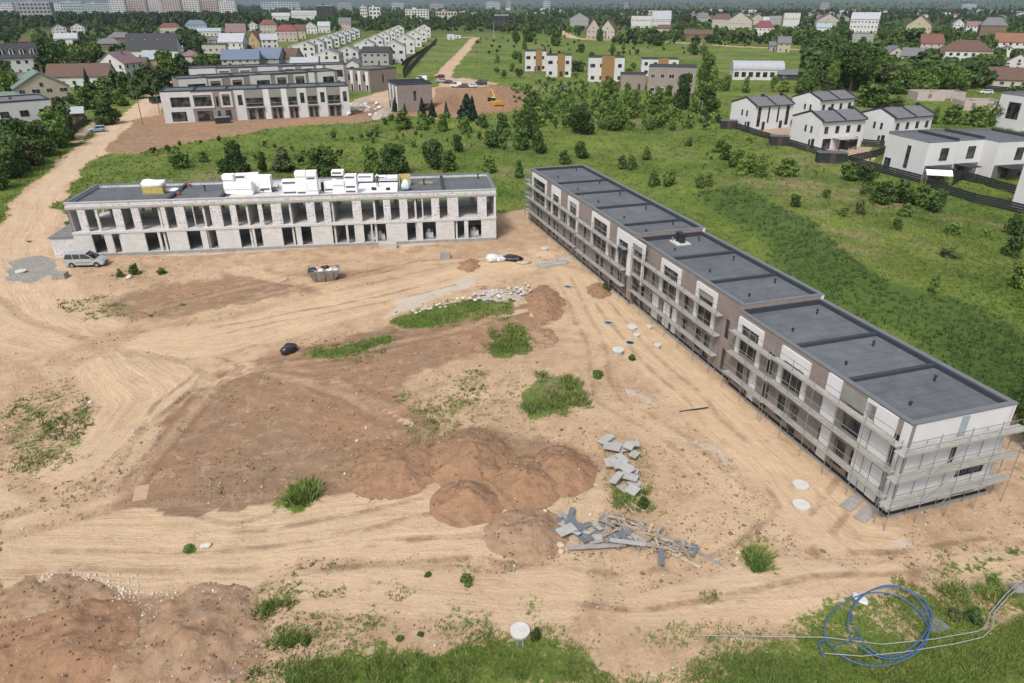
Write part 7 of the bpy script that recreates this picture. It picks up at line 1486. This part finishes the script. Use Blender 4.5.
for i,(px,py,l,w,rz,k,lb) in enumerate([(572,532,2.8,.38,-.95,2,'long bluish sheet at the left end of the scrap pile'),(580,531,2.6,.36,-1.05,2,'long bluish sheet, second from the left end of the scrap pile'),(566,535,1.2,.75,.5,4,'pale square panel at the left tip of the scrap pile'),(629,549,2.4,.35,-.1,4,'white curved sheet in front of the scrap pile'),(668,553,4.2,.25,-.65,3,'longest pale plank lying across the scrap pile'),(706,557,3.4,.22,-.75,1,'grey plank sticking out at the right end of the scrap pile'),(692,555,1.1,.45,1.1,2,'bluish sheet at the right end of the scrap pile'),(660,563,1.3,.35,1.4,2,'bluish sheet lying on the lower edge of the scrap pile'),(622,525,3.,.5,-.2,2,'bluish sheet along the upper edge of the scrap pile'),(596,550,3.6,.3,.1,1,'grey beam along the lower edge of the scrap pile')]):
    plank(px,py,l,w,.05,rz,.18+.12*(i%4) if i not in(5,) else .06,PM[k],lb,'larger pieces of the scrap pile',r_.uniform(-4,4),'scrap_sheet' if k in(2,4) else 'plank','sheet' if k in(2,4) else 'plank')
for i,(px,py,l,rz,lb) in enumerate([(633,505,1.6,-.9,'thin lath below the slab pile, left'),(628,508,1.5,-1.1,'thin lath below the slab pile, lowest'),(636,508,1.3,-.7,'thin lath below the slab pile, right')]): plank(px,py,l,.08,.04,rz,.08,PM[3],lb,'laths below the slab pile')
for i in range(9):
    q=random.Random(30+i); plank(480+q.uniform(0,45),293+q.uniform(-4,5),q.uniform(.8,1.8),.12,.05,q.uniform(-1,1),.45,mat('rusty_orange',(.35,.13,.06),.8,.2,2.) if i<3 else PM[3],['rusty orange bar in the rubble strip','pale lath in the rubble strip'][i>=3],['rusty bars','pale laths'][i>=3]+' in the rubble strip')
# blue hose coil and silver pipes
BLU=mat('blue_plastic_pipe',(.06,.125,.28),.4,.1,1.); 
def gp(px,py,z=.1): g=G(px,py); return (g.x,g.y,g.z+z)
loops=[]
def ell(cx,cy,rx,ry,n=36,a0=0,a1=6.283,tw=0.,z=.12): z=z+.2; return [gp(cx+rx*math.cos(a)+tw*math.sin(a*2),cy+ry*math.sin(a),z+.06*math.sin(3*a)) for a in np.linspace(a0,a1,n)]
path=ell(876,632,53,36,40,2.6,2.6+6.283*1,3,.1)+ell(890,626,38,34,40,2.6,2.6+6.283*1,-2,.2)+ell(888,628,42,36,40,2.6,2.6+6.283*.98,2,.3)
t=thing('blue_pipe_coil','large loose coil of blue plastic pipe lying in the weeds at bottom right','pipe coil',gp(885,630,0)); o_=Vector(t.location)
MB().poly([Vector(p)-o_+Vector((.10*math.sin(i*.23),.09*math.sin(i*.31),.02*math.sin(i*.5))) for i,p in enumerate(path)],.036,6).build('pipe',BLU,t,smooth=True); e=Vector(gp(823,659,.12))-o_; MB().poly([e,e+Vector((.1,.9,.05)),Vector(gp(830,640,.1))-o_],.05,6).build('pipe_end',BLU,t,smooth=True)
SIL=mat('silver_pipe',(.30,.32,.32),.5,.1,1.,spec=.5)
for i,(pts,lb) in enumerate([([(700,641),(760,642),(823,643),(880,650),(930,645),(975,637),(984,632),(988,618),(1003,600),(1024,580)],'thin silver pipe, upper of the two running to the right edge'),([(823,659),(860,662),(900,658),(950,650),(980,643),(990,634),(992,618),(1006,602),(1030,582)],'thin silver pipe, lower of the two running to the right edge')]):
    q=[]; 
    for a,b in zip(pts[:-1],pts[1:]):
        for k in range(6): q.append(gp(a[0]+(b[0]-a[0])*k/6,a[1]+(b[1]-a[1])*k/6,.42))
    tag(MB().poly(q,.022,6).build('silver_pipe',SIL),lb,'pipe','silver pipes at the bottom right')
g=G(1021,590); lump(1020,590,.6,.4,.35,'grey-black rag bundle at the right edge by the silver pipes',BG[3],'bundle',21,'rag_bundle')
lump(860,598,.45,.3,.08,'white crumpled sheet on top of the blue coil',BG[1],'sheet',17,'plastic_sheet')
# bare branches behind the near corner
x,y=P(985,392,1.0); t=thing('bare_branches','pale fallen bare branches on the bank behind the near roof corner','branch',(x,y,gz(x,y)),0)
r_=random.Random(8)
for k in range(26):
    a=Vector((r_.uniform(-4,4),r_.uniform(-1,1),.1)); d=Vector((r_.uniform(-2.5,-.5),r_.uniform(.2,2),r_.uniform(.1,.7))); MB().poly([a,a+d*.5+Vector((0,0,.2)),a+d],.03,4).build('branch',mat('pale_branch',(.26,.22,.17),.95,.2,3.),t)
